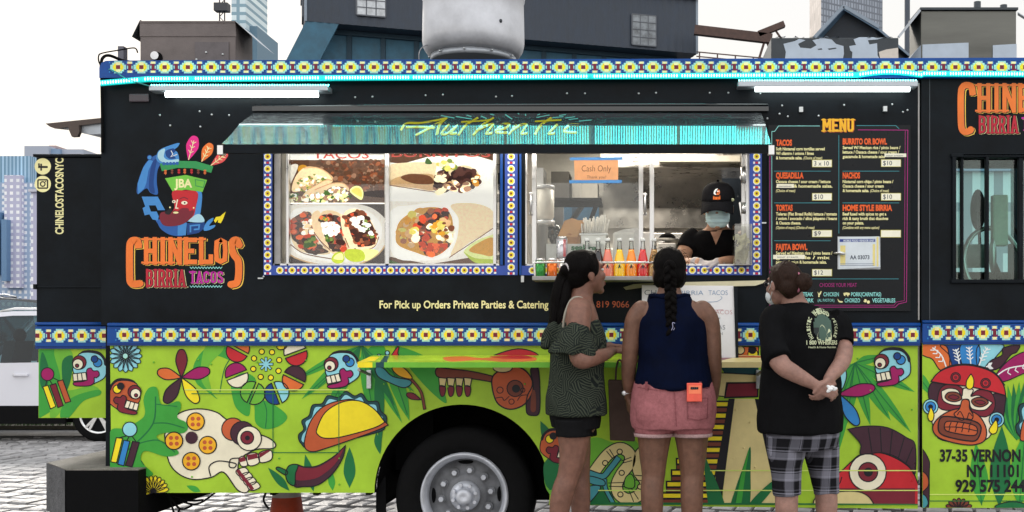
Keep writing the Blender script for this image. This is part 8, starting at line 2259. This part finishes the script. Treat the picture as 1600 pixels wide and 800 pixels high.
a3N = [(C_(1214, 504, -.10), 15 * KR), (C_(1210, 525, -.14), 16 * KR), (C_(1211, 550, -.19), 16 * KR), (C_(1222, 571, -.235), 14.5 * KR), (C_(1240, 583, -.255), 13 * KR), (C_(1260, 594, -.262), 10.5 * KR), (C_(1275, 602, -.265), 8.0 * KR)]
a3F = [(C_(1300, 512, .06), 14 * KR), (C_(1312, 530, .03), 15.5 * KR), (C_(1318, 548, -.04), 15 * KR), (C_(1315, 566, -.12), 13 * KR), (C_(1304, 581, -.19), 11 * KR), (C_(1294, 593, -.235), 8.0 * KR)]
limb(b, sk3, a3N); limb(b, sk3, a3F)
hand(b, sk3, a3N[-1][0], (.9, .05, -.38), (-.1, -.9, .35), -1, (.45, .7, .5), .88); hand(b, sk3, a3F[-1][0] + Vector((0, -.01, 0)), (-.35, -.15, -.9), (.75, -.6, 0), 1, (.6, .7, .5), .86)
hc3 = C_(1224, 443, .0)
H3, hf3 = head(b, sk3, hc3, R(-29), -.03, .90)
remesh(b, 'body', w3p, sk3, .0055, 4)
face_parts(H3, hf3, w3p, .9, lips=False)
r_, f_, u_ = hf3
HH = lambda a, b_, z: hc3 + (r_ * a + f_ * b_ + u_ * z) * .90
b = MB(); b.ell(HH(0, -.022, .030), .075, .086, .079, m_hairb, frame=hf3, nu=24, nv=16); b.ell(HH(0, -.060, -.015), .062, .050, .062, m_hairb, frame=hf3); b.ell(HH(0, .03, .075), .054, .045, .027, m_hairb, frame=hf3)
for s_ in (-1, 1): b.ell(HH(.060 * s_, -.015, .012), .020, .045, .045, m_hairb, frame=hf3)
remesh(b, 'hair', w3p, m_hairb, .006, 3, post=wrinkle(.006, 34, 1))
bc = C_(1255, 441, -.075)
b = MB(); b.ell(bc, .042, .042, .046, m_hairb); b.tube([bc + Vector((.028 * math.cos(t), -.015, .03 * math.sin(t))) for t in [2 * math.pi * i / 14 for i in range(15)]], .014, m_hairb, 8, caps=False)
bun = remesh(b, 'hair_bun', w3p, m_hairb, .005, 1, post=wrinkle(.006, 40, 1))
b = MB(); b.tube([C_(1246, 441, -.07) + Vector((.010 * math.cos(t), -.03 * math.cos(t) , .044 * math.sin(t))) for t in [2 * math.pi * i / 16 for i in range(17)]], .006, mat('scrunchie_pink', (.42, .14, .20), .8), 6, caps=False); b.build('hair_tie', w3p)
b = MB(); rs = random.Random(9)
for i in range(40):
 t = rs.uniform(-1.2, 1.6); p0 = HH(.06 * math.sin(t) * rs.uniform(.6, 1), -.02 + .07 * math.cos(t * 2), .085 + rs.uniform(-.01, .015)); p1 = p0 + Vector((rs.uniform(-.03, .03), rs.uniform(-.02, .02), rs.uniform(.004, .022))); b.tube([p0, (p0 + p1) / 2 + Vector((0, 0, .006)), p1], .0012, m_hairb, 3)
b.build('loose_strand', w3p)
b = MB(); m_frame = mat('spectacle_frame', (.03, .015, .015), .3)
for s_ in (-1, 1):
 b.tube([HH(.032 * s_ + .022 * math.cos(t), .105 - .01 * abs(math.cos(t)), .004 + .017 * math.sin(t)) for t in [2 * math.pi * i / 16 for i in range(17)]], .0022, m_frame, 5, caps=False)
 b.tube([HH(.054 * s_, .094, .008), HH(.074 * s_, .06, .008), HH(.08 * s_, -.005, .004)], .0025, m_frame, 5)
b.tube([HH(-.011, .108, .006), HH(.011, .108, .006)], .0025, m_frame, 5)
b.build('spectacles', w3p)
b = MB(); m_mask = fabric('mask_white', (.62, .66, .68), .8, .06)
b.ell(HH(0, .070, -.064), .052, .046, .046, m_mask, frame=hf3); mk_ = b.build('face_mask', w3p)
b = MB()
for s_ in (-1, 1): b.tube([HH(.05 * s_, .07, -.04), HH(.072 * s_, .02, -.02), HH(.082 * s_, -.012, .01)], .0018, m_mask, 5); b.tube([HH(.045 * s_, .06, -.09), HH(.068 * s_, .015, -.06), HH(.082 * s_, -.02, -.03)], .0018, m_mask, 5)
b.build('ear_loop', mk_)
# tee
m_tee = fabric('black_tee', (.006, .006, .0068), .9, .3, 10, .4, 12)
b = MB()
tt = [(C_(1249, 673), 60 * KR, .19), (C_(1249, 655), 60.5 * KR, .192), (C_(1249, 630), 60.5 * KR, .188), (C_(1249, 600), 60 * KR, .182), (C_(1250, 570), 59.5 * KR, .174), (C_(1252, 545), 59.5 * KR, .166), (C_(1254, 525), 60 * KR, .160), (C_(1256, 508), 59 * KR, .140), (C_(1255, 495), 51 * KR, .114), (C_(1250, 484), 37 * KR, .090), (C_(1244, 476.5), 26 * KR, .076), (C_(1242, 473), 22 * KR, .068)]
tors(b, m_tee, tt, f3, grow=.012)
limb(b, m_tee, [(C_(1218, 500, -.06), 24 * KR), (C_(1213, 503, -.09), 25 * KR), (C_(1209, 525, -.135), 23.5 * KR), (C_(1210, 548, -.18), 22 * KR), (C_(1216, 563, -.215), 22.5 * KR)], caps=False); limb(b, m_tee, [(C_(1296, 502, .05), 24 * KR), (C_(1303, 508, .05), 24 * KR), (C_(1312, 524, .02), 23 * KR), (C_(1316, 540, -.02), 20 * KR)], caps=False)
tee = remesh(b, 'tee_shirt', w3p, m_tee, .006, 3, post=wrinkle(.019, 9, 7))
a = Art(0, to3=lambda x, y, L: Vector((P(x, y, YR).x, -.0008 * L, P(x, y, YR).z)))
m_pr = vinyl('tee_print', (190, 196, 160)); m_prg = vinyl('tee_print_green', (60, 84, 72)); m_prd = vinyl('tee_print_dark', (24, 34, 32))
for i in range(14):
 for k in range(14):
  x, y = 1263 + i * 2.1, 492 + k * 2.9
  if ((x + 1 - 1278) / 15.5) ** 2 + ((y + 1.4 - 512) / 20) ** 2 < 1: a.rect(x, y, x + 2.1, y + 2.9, m_prg if y < 512 else (m_prd if x < 1270 else m_prg), 1)
for pp in ([(1268, 530), (1272, 516), (1276, 508), (1281, 512), (1284, 524), (1286, 532)], [(1281, 532), (1285, 520), (1288, 514), (1291, 520), (1291, 531)]): a.poly(pp, m_pr, 2)
def arc_text(txt, cx, cy, rx, ry, a0, a1, h, m):
 n = len(txt)
 for i, ch in enumerate(txt):
  t = a0 + (a1 - a0) * (i + .5) / n
  if ch == ' ': continue
  x, y = cx + rx * math.cos(t), cy - ry * math.sin(t)
  tang = math.atan2(-ry * math.cos(t) * (1 if a1 < a0 else -1), rx * math.sin(t) * (1 if a1 < a0 else -1))
  tang = math.atan2((-(ry) * math.cos(t)) * (-1), (-rx * math.sin(t)) * (-1)) if a1 < a0 else math.atan2(-ry * math.cos(t), -rx * math.sin(t))
  a.text(ch, x - h * .32 * math.cos(tang), y - h * .32 * math.sin(tang), h, m, 2, h * .62, .03, rot=tang)
arc_text('WHISKERS', 1278, 510, 17, 19, R(128), R(52), 8.5, m_pr)
arc_text('HOLISTIC', 1278, 512, 20.5, 24, R(222), R(145), 5.5, m_pr); arc_text('PETCARE', 1278, 512, 20.5, 24, R(35), R(-36), 5.5, m_pr)
a.text('1 800 WHISKERS', 1251, 538, 6, m_pr, 2, 52, .03); a.text('Health & Home Nutrition', 1254, 543.5, 3, m_pr, 2, 46, .01)
project(tee, tee, 'back_print', a, .005)
# plaid capris
def plaid():
 m = fabric('plaid_grey', (.05, .05, .06), .9, .1, 40, .2, 60)
 n, l = m.node_tree.nodes, m.node_tree.links
 b_ = n['Principled BSDF']; t = n.new('ShaderNodeTexCoord'); sp = n.new('ShaderNodeSeparateXYZ'); l.new(t.outputs['Object'], sp.inputs[0])
 ad0 = n.new('ShaderNodeMath'); ad0.operation = 'MULTIPLY_ADD'; ad0.inputs[1].default_value = .6; l.new(sp.outputs['Y'], ad0.inputs[0]); l.new(sp.outputs['X'], ad0.inputs[2])
 def band_(src, per, w, ph):
  a1 = n.new('ShaderNodeMath'); a1.operation = 'MULTIPLY_ADD'; a1.inputs[1].default_value = 1 / per; a1.inputs[2].default_value = ph; l.new(src, a1.inputs[0])
  fr_ = n.new('ShaderNodeMath'); fr_.operation = 'FRACT'; l.new(a1.outputs[0], fr_.inputs[0])
  lt = n.new('ShaderNodeMath'); lt.operation = 'LESS_THAN'; lt.inputs[1].default_value = w; l.new(fr_.outputs[0], lt.inputs[0]); return lt.outputs[0]
 tot = None
 for src, per, w, ph, wt in ((ad0.outputs[0], .085, .36, 0, .10), (ad0.outputs[0], .085, .06, .62, .13), (ad0.outputs[0], .0425, .12, .1, .04), (sp.outputs['Z'], .10, .36, .2, .10), (sp.outputs['Z'], .10, .06, .8, .13), (sp.outputs['Z'], .05, .12, .3, .04)):
  mu = n.new('ShaderNodeMath'); mu.operation = 'MULTIPLY_ADD'; mu.inputs[1].default_value = wt; l.new(band_(src, per, w, ph), mu.inputs[0])
  if tot is None: mu.inputs[2].default_value = .012
  else: l.new(tot, mu.inputs[2])
  tot = mu.outputs[0]
 cb2 = n.new('ShaderNodeVectorMath'); cb2.operation = 'SCALE'; cb2.inputs[0].default_value = (.96, .95, 1.15); l.new(tot, cb2.inputs['Scale']); l.new(cb2.outputs[0], b_.inputs['Base Color'])
 return m
m_pl = plaid()
b = MB(); tors(b, m_pl, [(C_(1254, 700), 54 * KR, .155), (C_(1254, 680), 57.5 * KR, .175), (C_(1254, 650), 58.5 * KR, .180)], f3)
limb(b, m_pl, [(C_(1229, 680, -.05), 31 * KR), (C_(1229, 710, -.05), 29 * KR), (C_(1229, 740, -.05), 24 * KR), (C_(1230, 774, -.055), 21.5 * KR)], caps=False); limb(b, m_pl, [(C_(1280, 680, .06), 30 * KR), (C_(1284, 710, .06), 27.5 * KR), (C_(1288, 740, .06), 23 * KR), (C_(1291, 772, .055), 20 * KR)], caps=False)
remesh(b, 'capri_trousers', w3p, m_pl, .006, 3, post=wrinkle(.008, 13, 6))
b = MB(); rs = random.Random(3); m_tis = mat('tissue_white', (.8, .8, .8), .9)
for i in range(6): b.ell(C_(1300 + rs.uniform(-5, 4), 608 + rs.uniform(-3, 3), -.31 + rs.uniform(-.01, .01)), .014, .010, .009, m_tis, frame=(Vector((rs.uniform(.5, 1), 0, rs.uniform(-.5, .5))).normalized(), Vector((0, 1, 0)), Vector((0, 0, 1))), nu=7, nv=5)
b.build('tissue', base=C_(1300, 608, -.31), label='crumpled white tissue held in the clasped hands of the woman in black', cat='tissue')
shoes(w3p, [lN[-1][0], lF[-1][0]], yr3, mat('shoe_black', (.012, .012, .013), .6), m_dark)
# ---------------------------------------------------------------- vendor leaning on the sill
YV = .30; KV = (YV + 6) / F
D_ = lambda px, py, dy=0.0: P(px, py, YV + dy)
sk4 = skin('skin_warm', (.46, .255, .165))
fl = Z(740)
w4p = empty('person', (D_(1125, 500).x, .7, fl), 'vendor in a black cap, blue face mask and gloves leaning out of the service window', 'person')
yv = R(186); f4 = frame(yv)
b = MB()
t4 = [(P(1128, 560, .85), .16, .12), (P(1128, 520, .80), .175, .125), (P(1128, 480, .70), .165, .12), (P(1127, 445, .58), .150, .115), (P(1125, 415, .46), .155, .12), (P(1123, 390, .37), .165, .115), (P(1122, 372, .32), .15, .095), (P(1121, 362, .29), .10, .075), (P(1120, 354, .26), .058, .055), (P(1120, 342, .23), .052, .052)]
tors(b, sk4, t4, f4)
for dx in (-26, 26):
 limb(b, sk4, [(P(1128 + dx, 545, .85), .085), (P(1128 + dx, 620, .90), .07), (P(1128 + dx, 680, .95), .05), (Vector((P(1128 + dx, 680, .95).x, 1.0, fl + .08)), .04)])
v1 = [(P(1083, 372, .34), .052), (P(1074, 384, .32), .048), (P(1068, 400, .27), .043), (P(1066, 413, .20), .040), (P(1078, 413, .12), .036), (P(1090, 410, .06), .027)]
v2 = [(P(1161, 374, .34), .052), (P(1167, 388, .30), .047), (P(1165, 404, .24), .043), (P(1152, 409, .16), .038), (P(1136, 409, .09), .032), (P(1124, 410, .045), .026)]
limb(b, sk4, v1); limb(b, sk4, v2)
hc4 = P(1122, 322, .12)
H4, hf4 = head(b, sk4, hc4, R(188), -.18, 1.0)
remesh(b, 'body', w4p, sk4, .0055, 4)
face_parts(H4, hf4, w4p, lips=False)
b = MB(); m_glv = mat('nitrile_glove', (.40, .36, .36), .5, 0, .3, var=.1, scale=30, bump=.4, bscale=40)
hand(b, m_glv, v1[-1][0], (1, -.25, -.1), (0, -.3, 1), 1, (.25, .4, .3), .84); limb(b, m_glv, [(v1[-1][0] - Vector((.012, -.01, 0)), .031), (v1[-1][0] + Vector((.012, 0, 0)), .025)])
hand(b, m_glv, v2[-1][0], (-1, -.2, -.1), (0, -.3, 1), -1, (.25, .4, .3), .84); limb(b, m_glv, [(v2[-1][0] + Vector((.01, .01, 0)), .028), (v2[-1][0] - Vector((.012, 0, 0)), .025)])
remesh(b, 'glove', w4p, m_glv, .005, 2)
r_, f_, u_ = hf4
HV = lambda a, b_, z: hc4 + r_ * a + f_ * b_ + u_ * z
b = MB(); b.ell(HV(0, -.03, .01), .084, .085, .085, m_hair, frame=hf4); b.ell(HV(0, -.07, -.06), .055, .045, .07, m_hair, frame=hf4); remesh(b, 'hair', w4p, m_hair, .006, 2)
m_capm = fabric('cap_black', (.010, .010, .012), .85, .2, 20, .3, 60)
b = MB(); secs_ = []
for (z_, k_) in ((.018, 1.0), (.04, 1.01), (.07, .97), (.095, .84), (.115, .60), (.125, .28), (.127, .03)): secs_.append((HV(0, -.008 - .1 * (z_ - .02), z_ + .006), r_ * (.092 * k_), f_ * (.108 * k_)))
b.loft(secs_, m_capm, 30); capo = b.build('cap', w4p)
b = MB(); pk = []
n_ = 12
vs_ = []
for i in range(n_ + 1):
 t = -1 + 2 * i / n_; x_ = .086 * t
 base_ = HV(x_, -.005 + .105 * math.sqrt(max(0, 1 - (t * .93) ** 2)), .030); tip = HV(x_ * 1.02, .045 + .140 * math.sqrt(max(0, 1 - (t * .93) ** 2)), -.006 - .030 * t * t)
 vs_ += [base_, tip, base_ - u_ * .006, tip - u_ * .006]
fs_ = []
for i in range(n_):
 q = 4 * i; fs_ += [(q, q + 1, q + 5, q + 4), (q + 2, q + 6, q + 7, q + 3), (q + 1, q + 3, q + 7, q + 5)]
b.add(vs_, fs_, m_capm, True); b.build('peak', capo)
b = MB(); b.ell(HV(0, -.012, .138), .008, .008, .006, m_capm); b.build('button', capo)
# emblem on the cap front
dgb = BVHTree.FromPolygons([v.co + org_of(capo) for v in capo.data.vertices], [tuple(p.vertices) for p in capo.data.polygons])
def oncap(x, y, L):
 p = HV(x, .3, y); h = dgb.ray_cast(p, -f_); q = h[0] if h[0] is not None else HV(x, .1, y)
 return q + f_ * (.0015 + .0006 * L)
a = Art(0, to3=oncap)
ems = .0009
def ep(pts): return [(-x * ems, y * ems) for x, y in pts]
for i in range(5): a.poly(ep([(-22 + i * 9, 46), (-15 + i * 9, 46), (-15 + i * 9, 62), (-22 + i * 9, 62)]), V['logo_or'], 1, False)
a.poly(ep([(-22, 64), (22, 64), (22, 67), (-22, 67)]), V['logo_or'], 1, False)
a.poly(ep([(-16, 78), (-18, 92), (-8, 106), (6, 110), (-4, 98), (-8, 84), (-2, 74)]), V['white'], 1); a.poly(ep([(-2, 74), (4, 92), (12, 104), (18, 90), (14, 76)]), V['logo_or'], 1.5); a.poly(ep([(0, 92), (16, 92), (18, 98), (0, 98)]), V['white'], 2, False)
a.build('emblem', capo)
b = MB(); b.ell(HV(-.080, .045, .035), .012, .006, .010, m_pr, frame=hf4); b.build('badge', capo)
# mask
m_bm = fabric('mask_blue', (.58, .76, .80), .75, .06, 30, .3, 60)
b = MB(); secs_ = []
for (z_, w_, fwd_, dp) in ((-.004, .046, .052, .058), (-.020, .060, .046, .062), (-.045, .066, .040, .066), (-.070, .066, .036, .064), (-.094, .056, .036, .056), (-.112, .040, .04, .042)): secs_.append((HV(0, fwd_, z_), r_ * w_, f_ * dp))
b.loft(secs_[::-1], m_bm, 28); mko = b.build('face_mask', w4p)
b = MB()
for z_ in (-.035, -.058, -.08): b.tube([HV(.066 * math.sin(t) * 1.01, .038 + .068 * math.cos(t), z_) for t in [-1.3 + 2.6 * i / 10 for i in range(11)]], .0022, m_bm, 5)
for s_ in (-1, 1): b.tube([HV(.062 * s_, .05, -.03), HV(.078 * s_, .01, -.01), HV(.084 * s_, -.02, .0)], .002, m_bm, 5)
b.build('pleat', mko)
# black v-neck tee
b = MB(); m_t4 = fabric('vneck_black', (.0075, .0075, .0085), .9, .3, 10, .35, 14)
tv = [(P(1128, 545, .84), .185, .14), (P(1128, 515, .79), .19, .14), (P(1128, 480, .70), .182, .135), (P(1127, 445, .58), .170, .132), (P(1125, 415, .46), .172, .135), (P(1123, 390, .37), .178, .126), (P(1122, 374, .325), .158, .108), (P(1121, 366, .30), .115, .088), (P(1121, 361, .285), .085, .070)]
tors(b, m_t4, tv, f4, grow=.013)
limb(b, m_t4, [(P(1090, 370, .34), .066), (P(1078, 379, .325), .064), (P(1072, 390, .30), .058)], caps=False); limb(b, m_t4, [(P(1156, 373, .34), .060), (P(1166, 384, .315), .060), (P(1168, 397, .27), .058)], caps=False)
t4o = remesh(b, 'vneck_top', w4p, m_t4, .006, 3, post=wrinkle(.010, 11, 8))
a = Art(0, to3=lambda x, y, L: Vector((P(x, y, .25).x, -.0006 * L, P(x, y, .25).z)))
nn = 14
for k in range(nn):
 y0_ = 352 + (383 - 352) * k / nn; y1_ = 352 + (383 - 352) * (k + 1) / nn
 w0_, w1_ = 13.5 * (1 - k / nn), 13.5 * (1 - (k + 1) / nn)
 for i in range(6): a.poly([(1118 - w0_ + 2 * w0_ * i / 6, y0_), (1118 - w0_ + 2 * w0_ * (i + 1) / 6, y0_), (1118 - w1_ + 2 * w1_ * (i + 1) / 6, y1_), (1118 - w1_ + 2 * w1_ * i / 6, y1_)], sk4, 1, False)
project(t4o, t4o, 'neck_opening', a, .003)
b = MB(); b.box(P(1100, 700, .9).x, P(1156, 700, .9).x, .75, .80, fl + .45, Z(470, .75), m_t4); b.build('apron', w4p)
for dx in (-26, 26):
 b = MB(); x_ = P(1128 + dx, 680, .95).x
 b.tube([(x_, 1.06, fl + .04), (x_, .98, fl + .045), (x_, .86, fl + .035), (x_, .80, fl + .025)], [(.034, .034), (.042, .042), (.046, .032), (.03, .02)], m_dark, 14, axis=(1, 0, 0)); b.build('shoe', w4p)
 b = MB(); limb(b, m_t4, [(P(1128 + dx, 545, .85), .10), (P(1128 + dx, 620, .90), .085), (P(1128 + dx, 680, .95), .065), (Vector((x_, 1.0, fl + .12)), .055)]); b.build('trouser_leg', w4p)
# ================================================================ PARKED CARS
def car(name, label, cx, y0, paint, L=4.55, W=1.84, H=1.66, facing=1, wr=.335, clad=True, van=False):
 """side profile car; near flank at y0; facing=+1 has its bonnet to the right"""
 o = empty(name, (cx, y0 + W / 2, 0), label, 'car')
 sx = lambda u: cx + facing * (u - .5) * L
 gl = glass_mat('car_glass', (.30, .44, .46), .0, .02)
 seat = mat('car_interior', (.03, .03, .033), .8)
 clad_m = mat('car_cladding', (.006, .006, .0065), .8, 0, .08); trim = mat('car_trim', (.02, .02, .022), .3)
 belt = H * .60; sill = .30
 lower = [(.0, .62), (.005, .78), (.02, .92), (.10, belt + .03), (.30, belt), (.66, belt - .02), (.80, belt - .10), (.93, .84), (.985, .70), (1, .55), (.99, .36), (.93, .24), (.07, .24), (.01, .36)]
 wx = (.195, .805)
 def arch(u):
  p = []
  for i in range(13):
   a = math.pi * i / 12
   p.append((u + (wr + .05) * math.cos(a) / L, .30 + (wr + .05) * math.sin(a)))
  return p
 prof = [(.0, .62), (.005, .80), (.025, .95), (.09, belt + .04), (.30, belt + .005), (.66, belt - .02), (.80, belt - .10), (.93, .86), (.985, .72), (1, .55), (.985, .36), (wx[1] + (wr + .06) / L, .28)]
 prof += [(p[0], p[1]) for p in arch(wx[1])] + [(wx[0] + (wr + .05) / L, .28)] + arch(wx[0]) + [(.015, .34)]
 secs = ((y0 + .09, .96), (y0 + .02, .995), (y0, 1.0), (y0 + W, 1.0))
 b = MB()
 b.prism([(sx(u), z) for u, z in prof], y0 + .03, y0 + W - .03, paint)
 b.prism([(sx(.006 + u * .988), .02 + z * .985) for u, z in prof if True], y0 + .004, y0 + .0295, paint); b.prism([(sx(.006 + u * .988), .02 + z * .985) for u, z in prof], y0 + W - .0295, y0 + W - .004, paint)
 body = b.build('body', o, bevel=.02)
 # greenhouse
 gh_ = [(.045, belt + .03), (.085, H - .16), (.14, H - .05), (.30, H), (.46, H - .005), (.565, H - .07), (.70, belt - .02)]
 b = MB()
 n = len(gh_); ins = .14
 v_ = [(sx(u), y0 + .05 + ins * max(0, (z - belt) / (H - belt)), z) for u, z in gh_] + [(sx(u), y0 + W - .05 - ins * max(0, (z - belt) / (H - belt)), z) for u, z in gh_]
 fs_ = [(i, i + 1, i + 1 + n, i + n) for i in range(n - 1)]
 b.add(v_, fs_[1:4], paint, True)        # roof
 b.build('roof', o)
 b = MB(); b.add(v_, [fs_[0]], gl); b.add(v_, [fs_[4], fs_[5]], gl); b.build('windscreen', o)
 # pillars and side glass
 def gy(z, far): q = ins * max(0, (z - belt) / (H - belt)); return (y0 + W - .05 - q) if far else (y0 + .05 + q)
 tops = [(u, z) for u, z in gh_]
 def top(u):
  for (u0, z0), (u1, z1) in zip(tops, tops[1:]):
   if u0 <= u <= u1: return z0 + (z1 - z0) * (u - u0) / (u1 - u0)
  return belt
 for far in (False, True):
  b = MB(); sg = .006 if not far else -.006
  def plate(pts, m_, off): b.hull([(sx(u), gy(z, far) + off, z) for u, z in pts], (0, sg, 0), m_)
  rail = .055
  us = [.085 + (.565 - .085) * i / 12 for i in range(13)]
  for ua, ub in zip(us, us[1:]): plate([(ua, top(ua) - rail), (ub, top(ub) - rail), (ub, top(ub)), (ua, top(ua))], paint, 0)
  plate([(.045, belt + .03), (.13, belt + .03), (.16, top(.13) - .05), (.085, top(.085))], paint, 0)
  plate([(.34, belt), (.365, belt), (.36, top(.36) - .04), (.335, top(.335) - .04)], trim, .001)
  plate([(.565, top(.565) - .05), (.59, top(.59) - .04), (.70, belt - .02), (.672, belt - .02)], paint, 0)
  b.build('pillar', o)
  b = MB()
  for (ua, ub) in ((.13, .34), (.365, .672)):
   k_ = 8; pu = [ua + (ub - ua) * i / k_ for i in range(k_ + 1)]
   for p, q in zip(pu, pu[1:]):
    zt0, zt1 = max(belt, top(p) - rail), max(belt, top(q) - rail)
    b.add([(sx(p), gy(belt, far) + sg, belt), (sx(q), gy(belt, far) + sg, belt), (sx(q), gy(zt1, far) + sg, zt1), (sx(p), gy(zt0, far) + sg, zt0)], [(0, 1, 2, 3)], gl)
  b.build('side_window', o)
 b = MB()
 for far in (False, True):
  yy_ = (y0 - .001) if not far else (y0 + W + .001)
  s2 = 1 if far else -1
  for u in (.345, .60, .185): b.box(sx(u) - .004, sx(u) + .004, min(yy_, yy_ + s2 * .002), max(yy_, yy_ + s2 * .002), .42 if u != .185 else .75, belt - .02, trim)
 split(b, 'door_seam', o)
 b = MB()
 for u in (.40, .225):
  b.box(sx(u) - .09, sx(u) + .09, y0 - .03, y0 - .008, belt - .16, belt - .13, paint); b.box(sx(u) - .09, sx(u) - .075, y0 - .03, y0 + .003, belt - .165, belt - .125, m_alu)
 split(b, 'door_handle', o, 2, .006)
 if clad:
  b = MB(); b.box(sx(wx[0]) + facing * (wr + .06), sx(wx[1]) - facing * (wr + .06), y0 - .006, y0 + .03, .22, .44, clad_m)
  for u in wx:
   ar_ = arch(u)
   for (p, q) in zip(ar_, ar_[1:]): b.bar((sx(p[0]), y0 - .002, p[1]), (sx(q[0]), y0 - .002, q[1]), .02, .07, clad_m)
  b.build('cladding', o)
 b = MB(); b.tube([(sx(.11), y0 + .26, H - .05), (sx(.14), y0 + .26, H + .015), (sx(.45), y0 + .26, H + .03), (sx(.49), y0 + .26, H - .01)], .015, m_alu, 8); b.tube([(sx(.11), y0 + W - .26, H - .05), (sx(.14), y0 + W - .26, H + .015), (sx(.45), y0 + W - .26, H + .03), (sx(.49), y0 + W - .26, H - .01)], .015, m_alu, 8); split(b, 'roof_rail', o)
 b = MB(); b.ell((sx(.635), y0 - .08, belt + .06), .06, .10, .075, paint); b.ell((sx(.635), y0 + W + .08, belt + .06), .06, .10, .075, paint); split(b, 'wing_mirror', o)
 b = MB()
 for yy_ in (y0 + .22, y0 + W - .22): b.ell((sx(.97), yy_, .74), .10, .17, .07, mat('headlamp', (.75, .78, .8), .1, spec=.8))
 split(b, 'headlight', o)
 b = MB()
 for yy_ in (y0 + .12, y0 + W - .12): b.ell((sx(.02), yy_, .92), .05, .12, .11, mat('tail_red', (.4, .02, .02), .2))
 split(b, 'tail_light', o)
 b = MB(); b.box(sx(.18), sx(.60), y0 + .2, y0 + W - .2, .3, .8, seat)
 for u in (.28, .47):
  for yy_ in (y0 + .45, y0 + W - .45): b.obox((sx(u), yy_, .95), (.07 * facing, 0, 0), (0, .22, 0), (-.05 * facing, 0, .28), seat); b.ell((sx(u) - .05 * facing, yy_, 1.30), .05, .13, .09, seat)
 b.build('seat', o)
 b = MB(); b.box(sx(.1), sx(.9), y0 + .25, y0 + W - .25, .22, .5, m_dark); b.build('underbody', o)
 for u in wx:
  for far in (False, True):
   yy_ = y0 + .02 if not far else y0 + W - .02; s2 = 1 if not far else -1
   b = MB(); c = (sx(u), yy_, wr)
   b.lathe([(wr - .10, .0 * s2), (wr - .02, -.008 * s2), (wr, .02 * s2), (wr, .19 * s2), (wr - .03, .21 * s2)], c, tyre_m, 40, 'y'); w_ = b.build('wheel', o)
   b = MB(); b.lathe([(wr - .10, -.012 * s2), (wr - .115, -.014 * s2), (wr - .13, .02 * s2)], c, m_alu, 40, 'y', caps=False)
   b.lathe([(.05, -.006 * s2), (.045, -.016 * s2), (.01, -.018 * s2)], c, m_alu, 20, 'y', caps=False)
   for i in range(5):
    a0 = 2 * math.pi * i / 5 + .3
    for da in (-.12, .12): b.bar((c[0] + .04 * math.cos(a0), yy_ - .006 * s2, wr + .04 * math.sin(a0)), (c[0] + (wr - .115) * math.cos(a0 + da), yy_ - .004 * s2, wr + (wr - .115) * math.sin(a0 + da)), .025, .03, m_alu)
   b.lathe([(wr - .11, .03 * s2), (.02, .032 * s2)], c, m_dark, 30, 'y', caps=False)
   b.build('rim', w_)
 return o
p_white = mat('car_paint_silver', (.74, .74, .80), .3, .0, .5, var=.02, coat=.5, scale=2, rvar=.01)
p_dark = mat('car_paint_dark', (.015, .022, .035), .5, .0, .2, var=.03, coat=.0, scale=2, rvar=.01)
yc1 = 7.55
cxw = X(153, yc1) - .305 * 4.55
car('parked_car', 'pearl white crossover with black cladding and roof rails parked across the road', cxw, yc1, p_white, H=1.60, facing=-1)
yc2 = 12.4
car('parked_car', 'dark navy tall car parked behind the white crossover', X(60, yc2) - 1.2, yc2, p_dark, L=4.9, H=2.02, clad=False)
